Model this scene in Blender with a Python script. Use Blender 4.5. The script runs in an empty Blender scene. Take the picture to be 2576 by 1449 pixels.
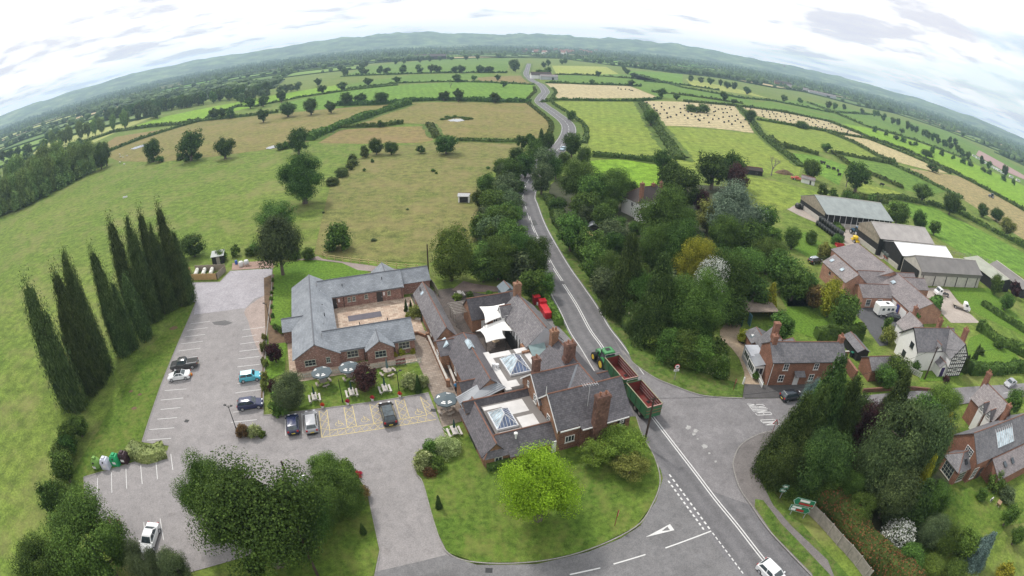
import bpy, bmesh, math, random
import numpy as np
from mathutils import Vector, Matrix, noise
from mathutils.geometry import tessellate_polygon
R=math.radians
sc=bpy.context.scene; col=sc.collection
rnd=random.Random(7)
# ---------------------------------------------------------------- camera (wide drone lens, 46 m up)
CH=46.0; CF=1360.; CP=R(26.5); CR=R(1.1)
def ray(x,y):
    dx=x-1288; dy=724.5-y
    c,s=math.cos(CR),math.sin(CR); dx,dy=dx*c-dy*s, dx*s+dy*c
    r=math.hypot(dx,dy)+1e-9; t=2*math.asin(min(1,r/2/CF))
    X=math.sin(t)*dx/r; U=math.sin(t)*dy/r; f=math.cos(t)
    return (X, f*math.cos(CP)+U*math.sin(CP), -f*math.sin(CP)+U*math.cos(CP))
def G(x,y,z=0.):
    "survey: the point at height z that is sighted at photo position x,y"
    d=ray(x,y); k=(z-CH)/min(d[2],-1e-4); return Vector((d[0]*k,d[1]*k,z))
def HZ(b,t):
    g=G(*b); d=ray(*t); return CH+d[2]*math.hypot(g.x,g.y)/math.hypot(d[0],d[1])
def proj(p):
    v=Vector((p[0],p[1],p[2]-CH)).normalized()
    f=v.y*math.cos(CP)-v.z*math.sin(CP); U=v.y*math.sin(CP)+v.z*math.cos(CP)
    t=math.acos(max(-1,min(1,f))); r=2*CF*math.sin(t/2); h=math.hypot(v.x,U)+1e-12; dx,dy=r*v.x/h,r*U/h
    c,s=math.cos(-CR),math.sin(-CR); dx,dy=dx*c-dy*s, dx*s+dy*c
    return dx+1288,724.5-dy
FR={'c1':(0,0,1/3),'c2':(858.7,0,1/3),'c3':(1717.3,0,1/3),'c4':(0,483,1/3),'c5':(0,966,1/3),'L':(637.3,617.2,.23144),'P1':(1006.25,670.8,.23144),
 'Q':(1073.3,838.5,.25464),'R':(603.75,905.6,.23152),'T':(1442.3,831.8,.21296),'C':(1811.25,771.5,.18516),'B':(2079.6,704.4,.20831),
 'F':(1945.4,456.2,.2448),'M':(1241,335.4,.30097),'J':(1542.9,966,1/3),'G':(1945.4,905.6,.3749)}
def px(fr,x,y): k=FR[fr]; return (k[0]+x*k[2],k[1]+y*k[2])
def g(fr,x,y,z=0.): return G(*px(fr,x,y),z)
cam=bpy.data.cameras.new('camera'); co=bpy.data.objects.new('camera',cam); col.objects.link(co); sc.camera=co
cam.type='PANO'; cam.panorama_type='FISHEYE_EQUISOLID'; cam.fisheye_lens=CF/2576*36; cam.fisheye_fov=R(340); cam.sensor_width=36; cam.sensor_fit='HORIZONTAL'
cam.clip_end=60000; cam.clip_start=.1
co.location=(0,0,CH); co.rotation_mode='XYZ'
co.matrix_world=Matrix.Translation((0,0,CH))@Matrix.Rotation(R(90)-CP,4,'X')@Matrix.Rotation(CR,4,'Z')
# ---------------------------------------------------------------- materials
class NT:
    def __init__(s,name):
        s.m=bpy.data.materials.new(name); s.m.use_nodes=True; s.t=s.m.node_tree; s.b=s.t.nodes['Principled BSDF']; s.out=s.t.nodes['Material Output']
    def n(s,t,**k):
        x=s.t.nodes.new(t)
        for a,b in k.items():
            if a[0]=='_': x.inputs[int(a[1:])].default_value=b
            else: setattr(x,a,b)
        return x
    def l(s,a,b): s.t.links.new(a,b)
    def pos(s,kind='Object'):
        if not hasattr(s,'tc'): s.tc=s.n('ShaderNodeTexCoord')
        return s.tc.outputs[kind]
    def noise(s,scale,detail=4,rough=.6,kind='Object',vec=None):
        x=s.n('ShaderNodeTexNoise'); x.inputs['Scale'].default_value=scale; x.inputs['Detail'].default_value=detail; x.inputs['Roughness'].default_value=rough
        s.l(vec or s.pos(kind),x.inputs['Vector']); return x.outputs['Fac']
    def ramp(s,fac,stops,interp='LINEAR'):
        x=s.n('ShaderNodeValToRGB'); x.color_ramp.interpolation=interp; e=x.color_ramp.elements
        while len(e)<len(stops): e.new(.5)
        for i,(p,c) in enumerate(stops): e[i].position=p; e[i].color=(*c,1) if len(c)==3 else c
        s.l(fac,x.inputs[0]); return x.outputs[0]
    def mix(s,a,b,fac,mode='MIX'):
        x=s.n('ShaderNodeMix',data_type='RGBA',blend_type=mode)
        for v,i in ((fac,0),(a,6),(b,7)):
            if hasattr(v,'is_linked') or hasattr(v,'links'): s.l(v,x.inputs[i])
            elif i==0: x.inputs[0].default_value=v
            else: x.inputs[i].default_value=(*v,1)
        return x.outputs[2]
    def col(s,c):
        if isinstance(c,tuple): s.b.inputs['Base Color'].default_value=(*c,1)
        else: s.l(c,s.b.inputs['Base Color'])
        return s
    def bump(s,h,strength=.3,dist=.05):
        x=s.n('ShaderNodeBump'); x.inputs['Strength'].default_value=strength; x.inputs['Distance'].default_value=dist
        s.l(h,x.inputs['Height']); s.l(x.outputs[0],s.b.inputs['Normal']); return s
    def rs(s,rough,spec=.3,metal=0): s.b.inputs['Roughness'].default_value=rough; s.b.inputs['Specular IOR Level'].default_value=spec; s.b.inputs['Metallic'].default_value=metal; return s
def sc3(c,k): return tuple(min(1,v*k) for v in c)
def plain(name,c,rough=.6,var=.15,scale=3,spec=.3,metal=0):
    t=NT(name); f=t.noise(scale,5); t.col(t.ramp(f,[(.3,sc3(c,1-var)),(.7,sc3(c,1+var))])).rs(rough,spec,metal); return t.m
def paint(name,c,rough=.25):
    t=NT(name); f=t.noise(2,3); t.col(t.ramp(f,[(.3,sc3(c,.93)),(.7,sc3(c,1.05))])).rs(rough,.5); t.b.inputs['Coat Weight'].default_value=.6; t.b.inputs['Coat Roughness'].default_value=.08; return t.m
def glass(name,c=(.02,.025,.03),rough=.06):
    t=NT(name); f=t.noise(1.3,2); t.col(t.ramp(f,[(.35,c),(.65,sc3(c,2.2))])).rs(rough,.7); return t.m
def brick(name,c,mortar=(.3,.26,.22),fleck=None,bw=.23,bh=.078,var=.3):
    t=NT(name); b=t.n('ShaderNodeTexBrick'); t.l(t.pos('UV'),b.inputs['Vector'])
    b.inputs['Scale'].default_value=1; b.inputs['Brick Width'].default_value=bw; b.inputs['Row Height'].default_value=bh; b.inputs['Mortar Size'].default_value=.008 if bh<.12 else .012
    b.inputs['Color1'].default_value=(*sc3(c,1-var),1); b.inputs['Color2'].default_value=(*sc3(c,1+var),1); b.inputs['Mortar'].default_value=(*mortar,1)
    k=b.outputs['Color']
    n1=t.noise(.5,5,kind='UV'); k=t.mix(k,t.ramp(n1,[(.3,(.6,.58,.56)),(.7,(1.25,1.2,1.15))]),.7,'MULTIPLY')
    if fleck:
        mp=t.n('ShaderNodeMapping'); mp.inputs['Scale'].default_value=(1.6,5,1); t.l(t.pos('UV'),mp.inputs[0])
        n2=t.noise(1.6,2,vec=mp.outputs[0]); k=t.mix(k,fleck,t.ramp(n2,[(.6,(0,0,0)),(.68,(.9,.9,.9))]))
    t.col(k).rs(.85,.2); t.bump(b.outputs['Fac'],-.3,.01); return t.m
def slate(name,c,lich=None,w=.35,h=.26,var=.22,rough=.55):
    t=NT(name); b=t.n('ShaderNodeTexBrick'); t.l(t.pos('UV'),b.inputs['Vector'])
    b.inputs['Scale'].default_value=1; b.inputs['Brick Width'].default_value=w; b.inputs['Row Height'].default_value=h; b.inputs['Mortar Size'].default_value=.014
    b.inputs['Color1'].default_value=(*sc3(c,1-var),1); b.inputs['Color2'].default_value=(*sc3(c,1+var),1); b.inputs['Mortar'].default_value=(*sc3(c,.45),1)
    k=b.outputs['Color']; n1=t.noise(.35,6,.65,kind='UV'); k=t.mix(k,t.ramp(n1,[(.3,(.62,.62,.64)),(.7,(1.3,1.27,1.25))]),.8,'MULTIPLY')
    if lich:
        n2=t.noise(2.6,5,.7,kind='UV'); k=t.mix(k,lich,t.ramp(n2,[(.5,(0,0,0)),(.68,(.6,.6,.6))]))
    t.col(k).rs(rough,.4); t.bump(b.outputs['Fac'],-.4,.015); return t.m
def grass(name,a,b,dry=None,s1=.05,s2=1.2,dryamt=.5,stripe=None,rough=.9):
    t=NT(name); n1=t.noise(s1,6,.62); n2=t.noise(s2,4,.7); n3=t.noise(s2*6,3,.7)
    k=t.mix(a,b,t.ramp(n1,[(.32,(0,0,0)),(.68,(1,1,1))]))
    k=t.mix(k,t.ramp(n2,[(.36,(.58,.6,.6)),(.64,(1.42,1.38,1.28))]),.8,'MULTIPLY')
    k=t.mix(k,t.ramp(n3,[(.36,(.66,.68,.66)),(.64,(1.34,1.32,1.28))]),.8,'MULTIPLY')
    if dry:
        n4=t.noise(s1*2.3,6,.7); n5=t.noise(s1*9,4,.6); f=t.mix(n4,n5,.35)
        k=t.mix(k,dry,t.ramp(f,[(.5-.2*dryamt,(0,0,0)),(.72-.2*dryamt,(.8,.8,.8))]))
    if stripe:
        ang,wl,amt=stripe[:3]
        mp=t.n('ShaderNodeMapping'); mp.inputs['Rotation'].default_value=(0,0,R(ang)); t.l(t.pos(),mp.inputs[0])
        w=t.n('ShaderNodeTexWave',wave_type='BANDS'); w.inputs['Scale'].default_value=1/wl*.32; w.inputs['Distortion'].default_value=.8; w.inputs['Detail'].default_value=2; w.inputs['Detail Scale'].default_value=.4; t.l(mp.outputs[0],w.inputs['Vector'])
        k=t.mix(k,t.ramp(w.outputs['Fac'],[(.3,(.75,.76,.74)),(.75,(1.15,1.14,1.12))]),amt,'MULTIPLY')
    t.col(k).rs(rough,.1); t.bump(n2,.5,.12); return t.m
def tarmac(name,c,patch=.2,scale=.15,fine=8,wear=False):
    t=NT(name); n1=t.noise(scale,6,.65); n2=t.noise(fine,4,.7); n3=t.noise(scale*6,5,.6)
    k=t.ramp(n1,[(.3,sc3(c,1-patch)),(.7,sc3(c,1+patch))])
    k=t.mix(k,t.ramp(n3,[(.3,(.85,.85,.85)),(.7,(1.12,1.11,1.1))]),.8,'MULTIPLY')
    k=t.mix(k,t.ramp(n2,[(.36,(.72,.72,.72)),(.64,(1.28,1.28,1.28))]),.7,'MULTIPLY')
    n4=t.noise(.55,3,.5); k=t.mix(k,t.ramp(n4,[(.62,(1,1,1)),(.74,(.72,.71,.7))]),.7,'MULTIPLY')
    v=t.n('ShaderNodeTexVoronoi',feature='DISTANCE_TO_EDGE'); v.inputs['Scale'].default_value=.11; mp=t.n('ShaderNodeMix',data_type='VECTOR'); mp.inputs[0].default_value=.6
    nz=t.n('ShaderNodeTexNoise'); nz.inputs['Scale'].default_value=.5; t.l(t.pos(),nz.inputs['Vector']); ad=t.n('ShaderNodeVectorMath',operation='MULTIPLY_ADD'); ad.inputs[1].default_value=(4,4,0); t.l(nz.outputs['Color'],ad.inputs[0]); t.l(t.pos(),ad.inputs[2]); t.l(ad.outputs[0],v.inputs['Vector'])
    k=t.mix(k,t.ramp(v.outputs['Distance'],[(.002,(.7,.69,.68)),(.006,(1,1,1))]),t.ramp(n1,[(.5,(0,0,0)),(.6,(.55,.55,.55))]),'MULTIPLY')
    if wear: at=t.n('ShaderNodeAttribute'); at.attribute_name='wear'; k=t.mix(k,at.outputs['Color'],1,'MULTIPLY')
    t.col(k).rs(.85,.25); return t.m
def leafmat(name,c,c2=None,var=.45,spk=None,tr=.25,k_=1.38):
    t=NT(name); c2=sc3(c2 or sc3(c,1.5),k_); c=sc3(c,k_)
    geo=t.n('ShaderNodeNewGeometry'); oi=t.n('ShaderNodeObjectInfo')
    k=t.ramp(geo.outputs['Random Per Island'],[(0,sc3(c,1-var)),(.55,c),(1,c2)])
    n1=t.noise(.45,3,.55,vec=geo.outputs['Position']); k=t.mix(k,t.ramp(n1,[(.3,(.55,.58,.6)),(.7,(1.4,1.36,1.2))]),.85,'MULTIPLY')
    hs=t.n('ShaderNodeHueSaturation'); mr=t.n('ShaderNodeMapRange'); mr.inputs['To Min'].default_value=.48; mr.inputs['To Max'].default_value=.515; t.l(oi.outputs['Random'],mr.inputs['Value']); t.l(mr.outputs[0],hs.inputs['Hue'])
    mv=t.n('ShaderNodeMapRange'); mv.inputs['To Min'].default_value=.8; mv.inputs['To Max'].default_value=1.2; t.l(oi.outputs['Random'],mv.inputs['Value']); t.l(mv.outputs[0],hs.inputs['Value']); t.l(k,hs.inputs['Color']); k=hs.outputs[0]
    if spk:
        k=t.mix(k,spk[0],t.ramp(geo.outputs['Random Per Island'],[(1-spk[1]-.01,(0,0,0)),(1-spk[1],(1,1,1))]))
    t.col(k).rs(.7,.08)
    tl=t.n('ShaderNodeBsdfTranslucent'); t.l(k,tl.inputs[0]); ms=t.n('ShaderNodeMixShader'); ms.inputs[0].default_value=tr
    t.l(t.b.outputs[0],ms.inputs[1]); t.l(tl.outputs[0],ms.inputs[2]); t.l(ms.outputs[0],t.out.inputs[0]); return t.m
# ---------------------------------------------------------------- mesh building
def uvmap(me):
    n=len(me.loops); 
    if not n: return
    lay=me.uv_layers.new(name='uv'); out=np.empty(n*2,np.float32)
    vs=me.vertices
    for p in me.polygons:
        nn=p.normal
        if abs(nn.z)>.985: t=Vector((1,0,0)); b=Vector((0,1,0))
        else: t=Vector((-nn.y,nn.x,0)).normalized(); b=nn.cross(t)
        for li in p.loop_indices:
            q=vs[me.loops[li].vertex_index].co; out[2*li]=q.dot(t); out[2*li+1]=q.dot(b)
    lay.data.foreach_set('uv',out)
class MB:
    def __init__(s): s.v=[]; s.f=[]
    def add(s,vs,fs):
        o=len(s.v); s.v+=[Vector(x) for x in vs]; s.f+=[tuple(i+o for i in f) for f in fs]; return s
    def box(s,x0,x1,y0,y1,z0,z1,M=None,taper=0):
        t=taper; vs=[(x0,y0,z0),(x1,y0,z0),(x1,y1,z0),(x0,y1,z0),(x0+t,y0+t,z1),(x1-t,y0+t,z1),(x1-t,y1-t,z1),(x0+t,y1-t,z1)]
        if M: vs=[M@Vector(v) for v in vs]
        return s.add(vs,[(3,2,1,0),(4,5,6,7),(0,1,5,4),(1,2,6,5),(2,3,7,6),(3,0,4,7)])
    def prism(s,pts,z0,z1,M=None):
        n=len(pts); vs=[(p[0],p[1],z0) for p in pts]+[(p[0],p[1],z1) for p in pts]
        if M: vs=[M@Vector(v) for v in vs]
        return s.add(vs,[tuple(range(n-1,-1,-1)),tuple(range(n,2*n))]+[(i,(i+1)%n,n+(i+1)%n,n+i) for i in range(n)])
    def tube(s,p,q,r0,r1=None,n=8,cap=True):
        p=Vector(p); q=Vector(q); r1=r0 if r1 is None else r1; d=(q-p).normalized(); a=d.orthogonal().normalized(); b=d.cross(a)
        vs=[p+(a*math.cos(2*math.pi*i/n)+b*math.sin(2*math.pi*i/n))*r0 for i in range(n)]+[q+(a*math.cos(2*math.pi*i/n)+b*math.sin(2*math.pi*i/n))*r1 for i in range(n)]
        fs=[(i,(i+1)%n,n+(i+1)%n,n+i) for i in range(n)]
        if cap: fs+=[tuple(range(n-1,-1,-1)),tuple(range(n,2*n))]
        return s.add(vs,fs)
    def lathe(s,prof,c=(0,0,0),n=12,M=None):
        vs=[];m=len(prof)
        for r,z in prof:
            for i in range(n): a=2*math.pi*i/n; vs.append(Vector((c[0]+r*math.cos(a),c[1]+r*math.sin(a),c[2]+z)))
        if M: vs=[M@v for v in vs]
        fs=[(k*n+i,k*n+(i+1)%n,(k+1)*n+(i+1)%n,(k+1)*n+i) for k in range(m-1) for i in range(n)]
        return s.add(vs,fs+[tuple(range(n-1,-1,-1)),tuple((m-1)*n+i for i in range(n))])
    def wheel(s,c,r,w,axis='y',n=16):
        d={'x':Vector((1,0,0)),'y':Vector((0,1,0))}[axis]*w/2; c=Vector(c); return s.tube(c-d,c+d,r,r,n)
    def slab(s,quad,th):
        "thick sheet hung under 3 or 4 given points"
        q=[Vector(x) for x in quad]; n=len(q); nn=(q[1]-q[0]).cross(q[2]-q[0]).normalized()
        if nn.z<0: q.reverse(); nn=-nn
        return s.add(q+[x-nn*th for x in q],[tuple(range(n)),tuple(range(2*n-1,n-1,-1))]+[(i,n+i,n+(i+1)%n,(i+1)%n) for i in range(n)])
    def make(s,name,mat,parent=None,bev=0,smooth=False,uv=True,loc=None):
        me=bpy.data.meshes.new(name)
        off=Vector(parent['_o']) if parent is not None and '_o' in parent else Vector(loc) if loc else Vector((0,0,0))
        me.from_pydata([x-off for x in s.v],[],s.f); me.update()
        if uv: uvmap(me)
        if mat: me.materials.append(mat)
        if smooth:
            for p in me.polygons: p.use_smooth=True
        o=bpy.data.objects.new(name,me); col.objects.link(o)
        if parent is not None: o.parent=parent
        elif loc: o.location=off
        if bev:
            m=o.modifiers.new('bevel','BEVEL'); m.width=bev; m.segments=2; m.limit_method='ANGLE'
        return o
def tag(o,label,cat,group=None):
    o['label']=label; o['category']=cat
    if group: o['group']=group
    return o
def thing(name,label,cat,loc=(0,0,0),rz=0,group=None,world=False):
    "an Empty at the base of a thing; world=True: its parts are given in world coordinates"
    o=bpy.data.objects.new(name,None); col.objects.link(o); o.location=loc; o.rotation_euler=(0,0,rz); o.empty_display_size=.2
    tag(o,label,cat,group)
    if world: o['_o']=tuple(loc)
    return o
KIDS={}
def dup(root,loc,rz=0,label=None,group=None,scale=None,mats=None):
    kids=KIDS.get(root.name) or [(c,[(d) for d in c.children]) for c in root.children]; KIDS[root.name]=kids
    r=root.copy(); col.objects.link(r); r.location=loc; r.rotation_euler=(0,0,rz)
    if scale: r.scale=scale
    if label: r['label']=label
    if group: r['group']=group
    for ch,gs in kids:
        c=ch.copy(); col.objects.link(c); c.parent=r
        for gg in gs: d=gg.copy(); col.objects.link(d); d.parent=c
    return r
def catmull(pts,k=8,closed=False):
    pts=[Vector(p) for p in pts]; n=len(pts); out=[]
    for i in range(n if closed else n-1):
        a,b,c,d=[pts[(i+j)%n] if closed else pts[max(0,min(n-1,i+j))] for j in (-1,0,1,2)]
        for q in range(k):
            t=q/k; out.append(.5*((2*b)+(c-a)*t+(2*a-5*b+4*c-d)*t*t+(3*b-a-3*c+d)*t**3))
    if not closed: out.append(pts[-1])
    return out
def sheet(name,pts,z,mat,smooth=0,structure=True,thick=0):
    pts=[Vector((p[0],p[1],0)) for p in pts]
    if smooth: pts=catmull(pts,smooth,True)
    mb=MB(); tri=tessellate_polygon([pts])
    vs=[(p.x,p.y,z) for p in pts]; fs=[]
    for t in tri:
        a,b,c=[Vector(vs[i]) for i in t]; fs.append(tuple(t) if (b-a).cross(c-a).z>0 else tuple(reversed(t)))
    mb.add(vs,fs)
    if thick:
        n=len(pts); mb.add([(p.x,p.y,z) for p in pts]+[(p.x,p.y,z-thick) for p in pts],[(i,(i+1)%n,n+(i+1)%n,n+i) for i in range(n)])
    o=mb.make(name,mat)
    if structure: o['kind']='structure'
    return o
def Ps(*p): return [G(*q) for q in p]
def ribbon(mb,pts,w,z,off=0,dash=None):
    "flat strip of width w along world points, shifted off to the right"
    pts=[Vector((p[0],p[1],0)) for p in pts]
    L=[];R_=[]
    for i,p in enumerate(pts):
        d=(pts[min(i+1,len(pts)-1)]-pts[max(i-1,0)]).normalized(); nrm=Vector((d.y,-d.x,0))
        L.append(p+nrm*(off-w/2)); R_.append(p+nrm*(off+w/2))
    acc=0
    for i in range(len(pts)-1):
        acc+=(pts[i+1]-pts[i]).length
        if dash and (acc%(dash[0]+dash[1]))>dash[0]: continue
        mb.add([(L[i].x,L[i].y,z),(R_[i].x,R_[i].y,z),(R_[i+1].x,R_[i+1].y,z),(L[i+1].x,L[i+1].y,z)],[(0,1,2,3)])
    return mb
def resample(pts,step):
    out=[pts[0]]; need=step
    for a,b in zip(pts,pts[1:]):
        d=(b-a).length; t=0
        while d-t>=need: t+=need; out.append(a+(b-a)*(t/d)); need=step
        need-=d-t
    out.append(pts[-1]); return out
def stripe(mb,a,b,w,z):
    return ribbon(mb,[a,b],w,z)
HAZE=2.0e-4; SKY_W=1.5; SKY_G=1.15; SUN_E=3.1; SUN_ANG=5; EXPO=-.16
# ================================================================ GROUND, FIELDS, ROADS
MG={'pasture':grass('pasture_grass',(.1,.162,.028),(.145,.19,.042),dry=(.225,.2,.085),s1=.022,s2=.42,dryamt=.12),
 'rough':grass('rough_grass',(.125,.15,.042),(.17,.165,.06),dry=(.24,.19,.09),s1=.03,s2=.4,dryamt=.25),
 'tan':grass('tan_grass',(.15,.155,.046),(.19,.17,.06),dry=(.24,.18,.085),s1=.02,s2=.33,dryamt=.3),
 'brown':grass('brown_meadow',(.17,.155,.055),(.21,.17,.068),dry=(.24,.165,.085),s1=.02,s2=.3,dryamt=.4),
 'green':grass('green_field',(.095,.175,.03),(.13,.205,.04),s1=.02,s2=.25,stripe=(75,6,.2)),
 'olive':grass('olive_field',(.16,.225,.04),(.2,.24,.05),s1=.02,s2=.25,stripe=(8,5,.22)),
 'bright':grass('bright_field',(.15,.27,.025),(.185,.3,.032),s1=.02,s2=.25),
 'lush':grass('lush_field',(.105,.2,.03),(.135,.235,.036),s1=.02,s2=.25,stripe=(-12,6,.22)),
 'lemon':grass('pale_field',(.26,.31,.07),(.3,.31,.1),s1=.02,s2=.25),
 'stubble':grass('stubble',(.38,.325,.2),(.44,.37,.235),s1=.02,s2=.3,stripe=(68,7,.75)),
 'stubble2':grass('stubble_rows',(.38,.33,.18),(.43,.36,.21),s1=.02,s2=.3,stripe=(-58,5,.9)),
 'hay':grass('hay_field',(.25,.215,.105),(.29,.235,.12),s1=.03,s2=.3),
 'lawn':grass('lawn_grass',(.07,.13,.02),(.105,.155,.028),dry=(.2,.2,.06),s1=.09,s2=1.5,dryamt=.12),
 'lawn2':grass('mown_lawn',(.09,.175,.024),(.115,.19,.028),s1=.1,s2=2),
 'verge':grass('verge_grass',(.065,.12,.022),(.095,.145,.03),dry=(.2,.16,.08),s1=.15,s2=1.2,dryamt=.08)}
TAR=tarmac('road_tarmac',(.15,.145,.15),.12,.2,wear=True); LANE=tarmac('lane_tarmac',(.19,.18,.183),.2,.25); PARK=tarmac('car_park_tarmac',(.262,.244,.241),.1,.12)
GRAVEL=tarmac('grey_gravel',(.34,.32,.34),.12,.3,5); PATHM=tarmac('path_tarmac',(.16,.145,.14),.15,.4); EARTH=tarmac('bare_earth',(.13,.085,.05),.3,.8); GRIT=tarmac('gravel_drive',(.36,.28,.2),.12,.3,6)
CONC=tarmac('farm_concrete',(.36,.31,.27),.15,.2)
def flags(name,c1,c2,sz):
    t=NT(name); b=t.n('ShaderNodeTexBrick'); mp=t.n('ShaderNodeMapping'); mp.inputs['Rotation'].default_value=(0,0,R(-21.5)); t.l(t.pos(),mp.inputs[0]); t.l(mp.outputs[0],b.inputs['Vector'])
    b.inputs['Scale'].default_value=1; b.inputs['Brick Width'].default_value=sz*1.5; b.inputs['Row Height'].default_value=sz; b.inputs['Mortar Size'].default_value=.02
    b.inputs['Color1'].default_value=(*c1,1); b.inputs['Color2'].default_value=(*c2,1); b.inputs['Mortar'].default_value=(*sc3(c1,.6),1)
    n=t.noise(.8,5); t.col(t.mix(b.outputs[0],t.ramp(n,[(.3,(.75,.75,.75)),(.7,(1.2,1.18,1.15))]),.7,'MULTIPLY')).rs(.8,.2); return t.m
FLAG=flags('courtyard_flags',(.36,.26,.2),(.52,.42,.33),.55); PAVE=flags('brown_paving',(.23,.185,.15),(.3,.25,.21),.45); DARKPAVE=flags('dark_patio',(.09,.075,.07),(.12,.1,.09),.4)
WHITE=plain('road_paint',(.6,.59,.575),.7,.12,6); YEL=plain('yellow_paint',(.52,.42,.2),.7,.2,5); FADED=plain('worn_paint',(.34,.33,.32),.8,.25,4)
KERB=tarmac('kerb_stone',(.25,.235,.22),.15,1)
# main ground, reaching the hills
mb=MB(); N=96; rings=[0,60,200,600,1500,3000,4800]
vs=[(0,0,0)]+[(r*math.sin(2*math.pi*i/N),r*math.cos(2*math.pi*i/N),0) for r in rings[1:] for i in range(N)]
fs=[(0,1+(i+1)%N,1+i) for i in range(N)]+[(1+k*N+i,1+k*N+(i+1)%N,1+(k+1)*N+(i+1)%N,1+(k+1)*N+i) for k in range(len(rings)-2) for i in range(N)]
mb.add(vs,fs); o=mb.make('ground',MG['pasture']); o['kind']='structure'
FIELDS=[('tan',[(258,388),(350,352),(500,307),(640,291),(760,281),(1000,262),(1024,266),(858,321),(777,354),(705,372),(540,394),(400,408),(300,406)]),
('brown',[(243,378),(290,345),(440,321),(457,316),(350,350),(262,383)]),
('bright',[(317,325),(417,293),(600,257),(858,213),(858,230),(650,267),(517,297),(467,312)]),  # a greener field, with its patch of sunlight put into the colour
('lush',[(700,262),(858,231),(1000,215),(1150,207),(1345,212),(1362,240),(1340,257),(1150,254),(1030,254),(1000,261),(760,280)]),
('green',[(858,215),(1025,190),(1240,185),(1200,200),(1050,206),(870,225)]),
('brown',[(1202,195),(1316,190),(1345,211),(1270,213),(1200,203)]),
('green',[(858,193),(925,167),(1158,147),(1282,147),(1275,183),(990,187)]),
('tan',[(872,318),(1032,259),(1335,260),(1400,320),(1395,350),(1100,347),(1080,313),(1012,310)]),
('brown',[(800,360),(858,327),(960,320),(1070,318),(1090,353),(1060,360),(900,362)]),
('rough',[(790,640),(830,470),(900,400),(960,372),(1100,357),(1332,358),(1270,400),(1220,450),(1212,600),(1080,662),(900,655)]),
('olive',[(1382,257),(1605,257),(1622,310),(1686,392),(1492,393),(1474,350),(1444,300)]),
('bright',[(1480,405),(1560,401),(1680,420),(1672,470),(1590,480),(1500,445)]),
('stubble',[(1372,210),(1585,217),(1660,247),(1405,250)]),
('stubble',[(1617,254),(1717,256),(1855,268),(1860,285),(1895,310),(1912,337),(1800,323),(1720,318),(1650,315)]),
('stubble',[(1864,267),(2017,290),(2084,307),(2184,347),(2100,332),(2037,320),(1950,303),(1900,290)]),
('stubble2',[(2104,337),(2180,349),(2391,437),(2350,433),(2237,403)]),
('olive',[(1904,303),(2070,328),(2217,397),(2100,387),(1957,369),(1940,345)]),
('olive',[(1650,317),(1720,320),(1912,339),(2015,420),(2010,442),(1720,428),(1690,392)]),
('lush',[(1977,383),(2057,393),(2130,417),(2110,467),(2067,443),(2017,413)]),
('green',[(2104,390),(2240,413),(2384,483),(2330,490),(2267,477),(2130,413)]),
('hay',[(2285,423),(2410,443),(2500,488),(2590,535),(2590,612),(2520,568),(2390,480)]),
('bright',[(2117,310),(2184,322),(2300,355),(2590,474),(2590,532),(2420,445),(2284,380),(2180,343)]),
('green',[(1390,190),(1600,187),(1717,220),(1900,255),(1860,265),(1660,245),(1585,213),(1380,207)]),
('green',[(1857,262),(1937,255),(2084,293),(2184,320),(2067,303)]),
('green',[(2017,253),(2217,290),(2384,330),(2500,390),(2590,432),(2590,470),(2300,352),(2184,318),(2084,290),(1940,253)]),
('lemon',[(1388,165),(1525,168),(1570,195),(1400,187)]),
('lush',[(1569,177),(1717,187),(1717,215),(1600,200)]),
('lemon',[(1725,198),(1860,225),(1935,248),(1740,218)]),
('lush',[(2190,503),(2300,497),(2395,545),(2600,650),(2600,705),(2440,650),(2350,595),(2270,530)]),
('olive',[(1885,445),(1960,458),(2125,503),(2020,503),(1985,525),(1900,540),(1870,480)]),
('olive',[(2130,455),(2250,480),(2330,512),(2240,502),(2170,490)])]
for i,(m,p) in enumerate(FIELDS): sheet('field',Ps(*p),.03+.03*(i%4),MG[m])
# ponds
POND=NT('pond_water'); POND.col((.3,.3,.3)).rs(.03,1.0,.95); POND=POND.m
for cx,cy,rx,ry in ((1149,303,21,3.6),(685,371,11,3.5),(350,370,9,3)):
    c=G(cx,cy); a=(G(cx+rx,cy)-c).length; b=(G(cx,cy-ry)-G(cx,cy+ry)).length/2
    sheet('pond',[c+Vector((a*math.cos(t/10*math.pi)*(1+.15*math.sin(3*t)),b*math.sin(t/10*math.pi)*(1+.2*math.cos(2*t)),0)) for t in range(20)],.2,POND)
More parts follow.
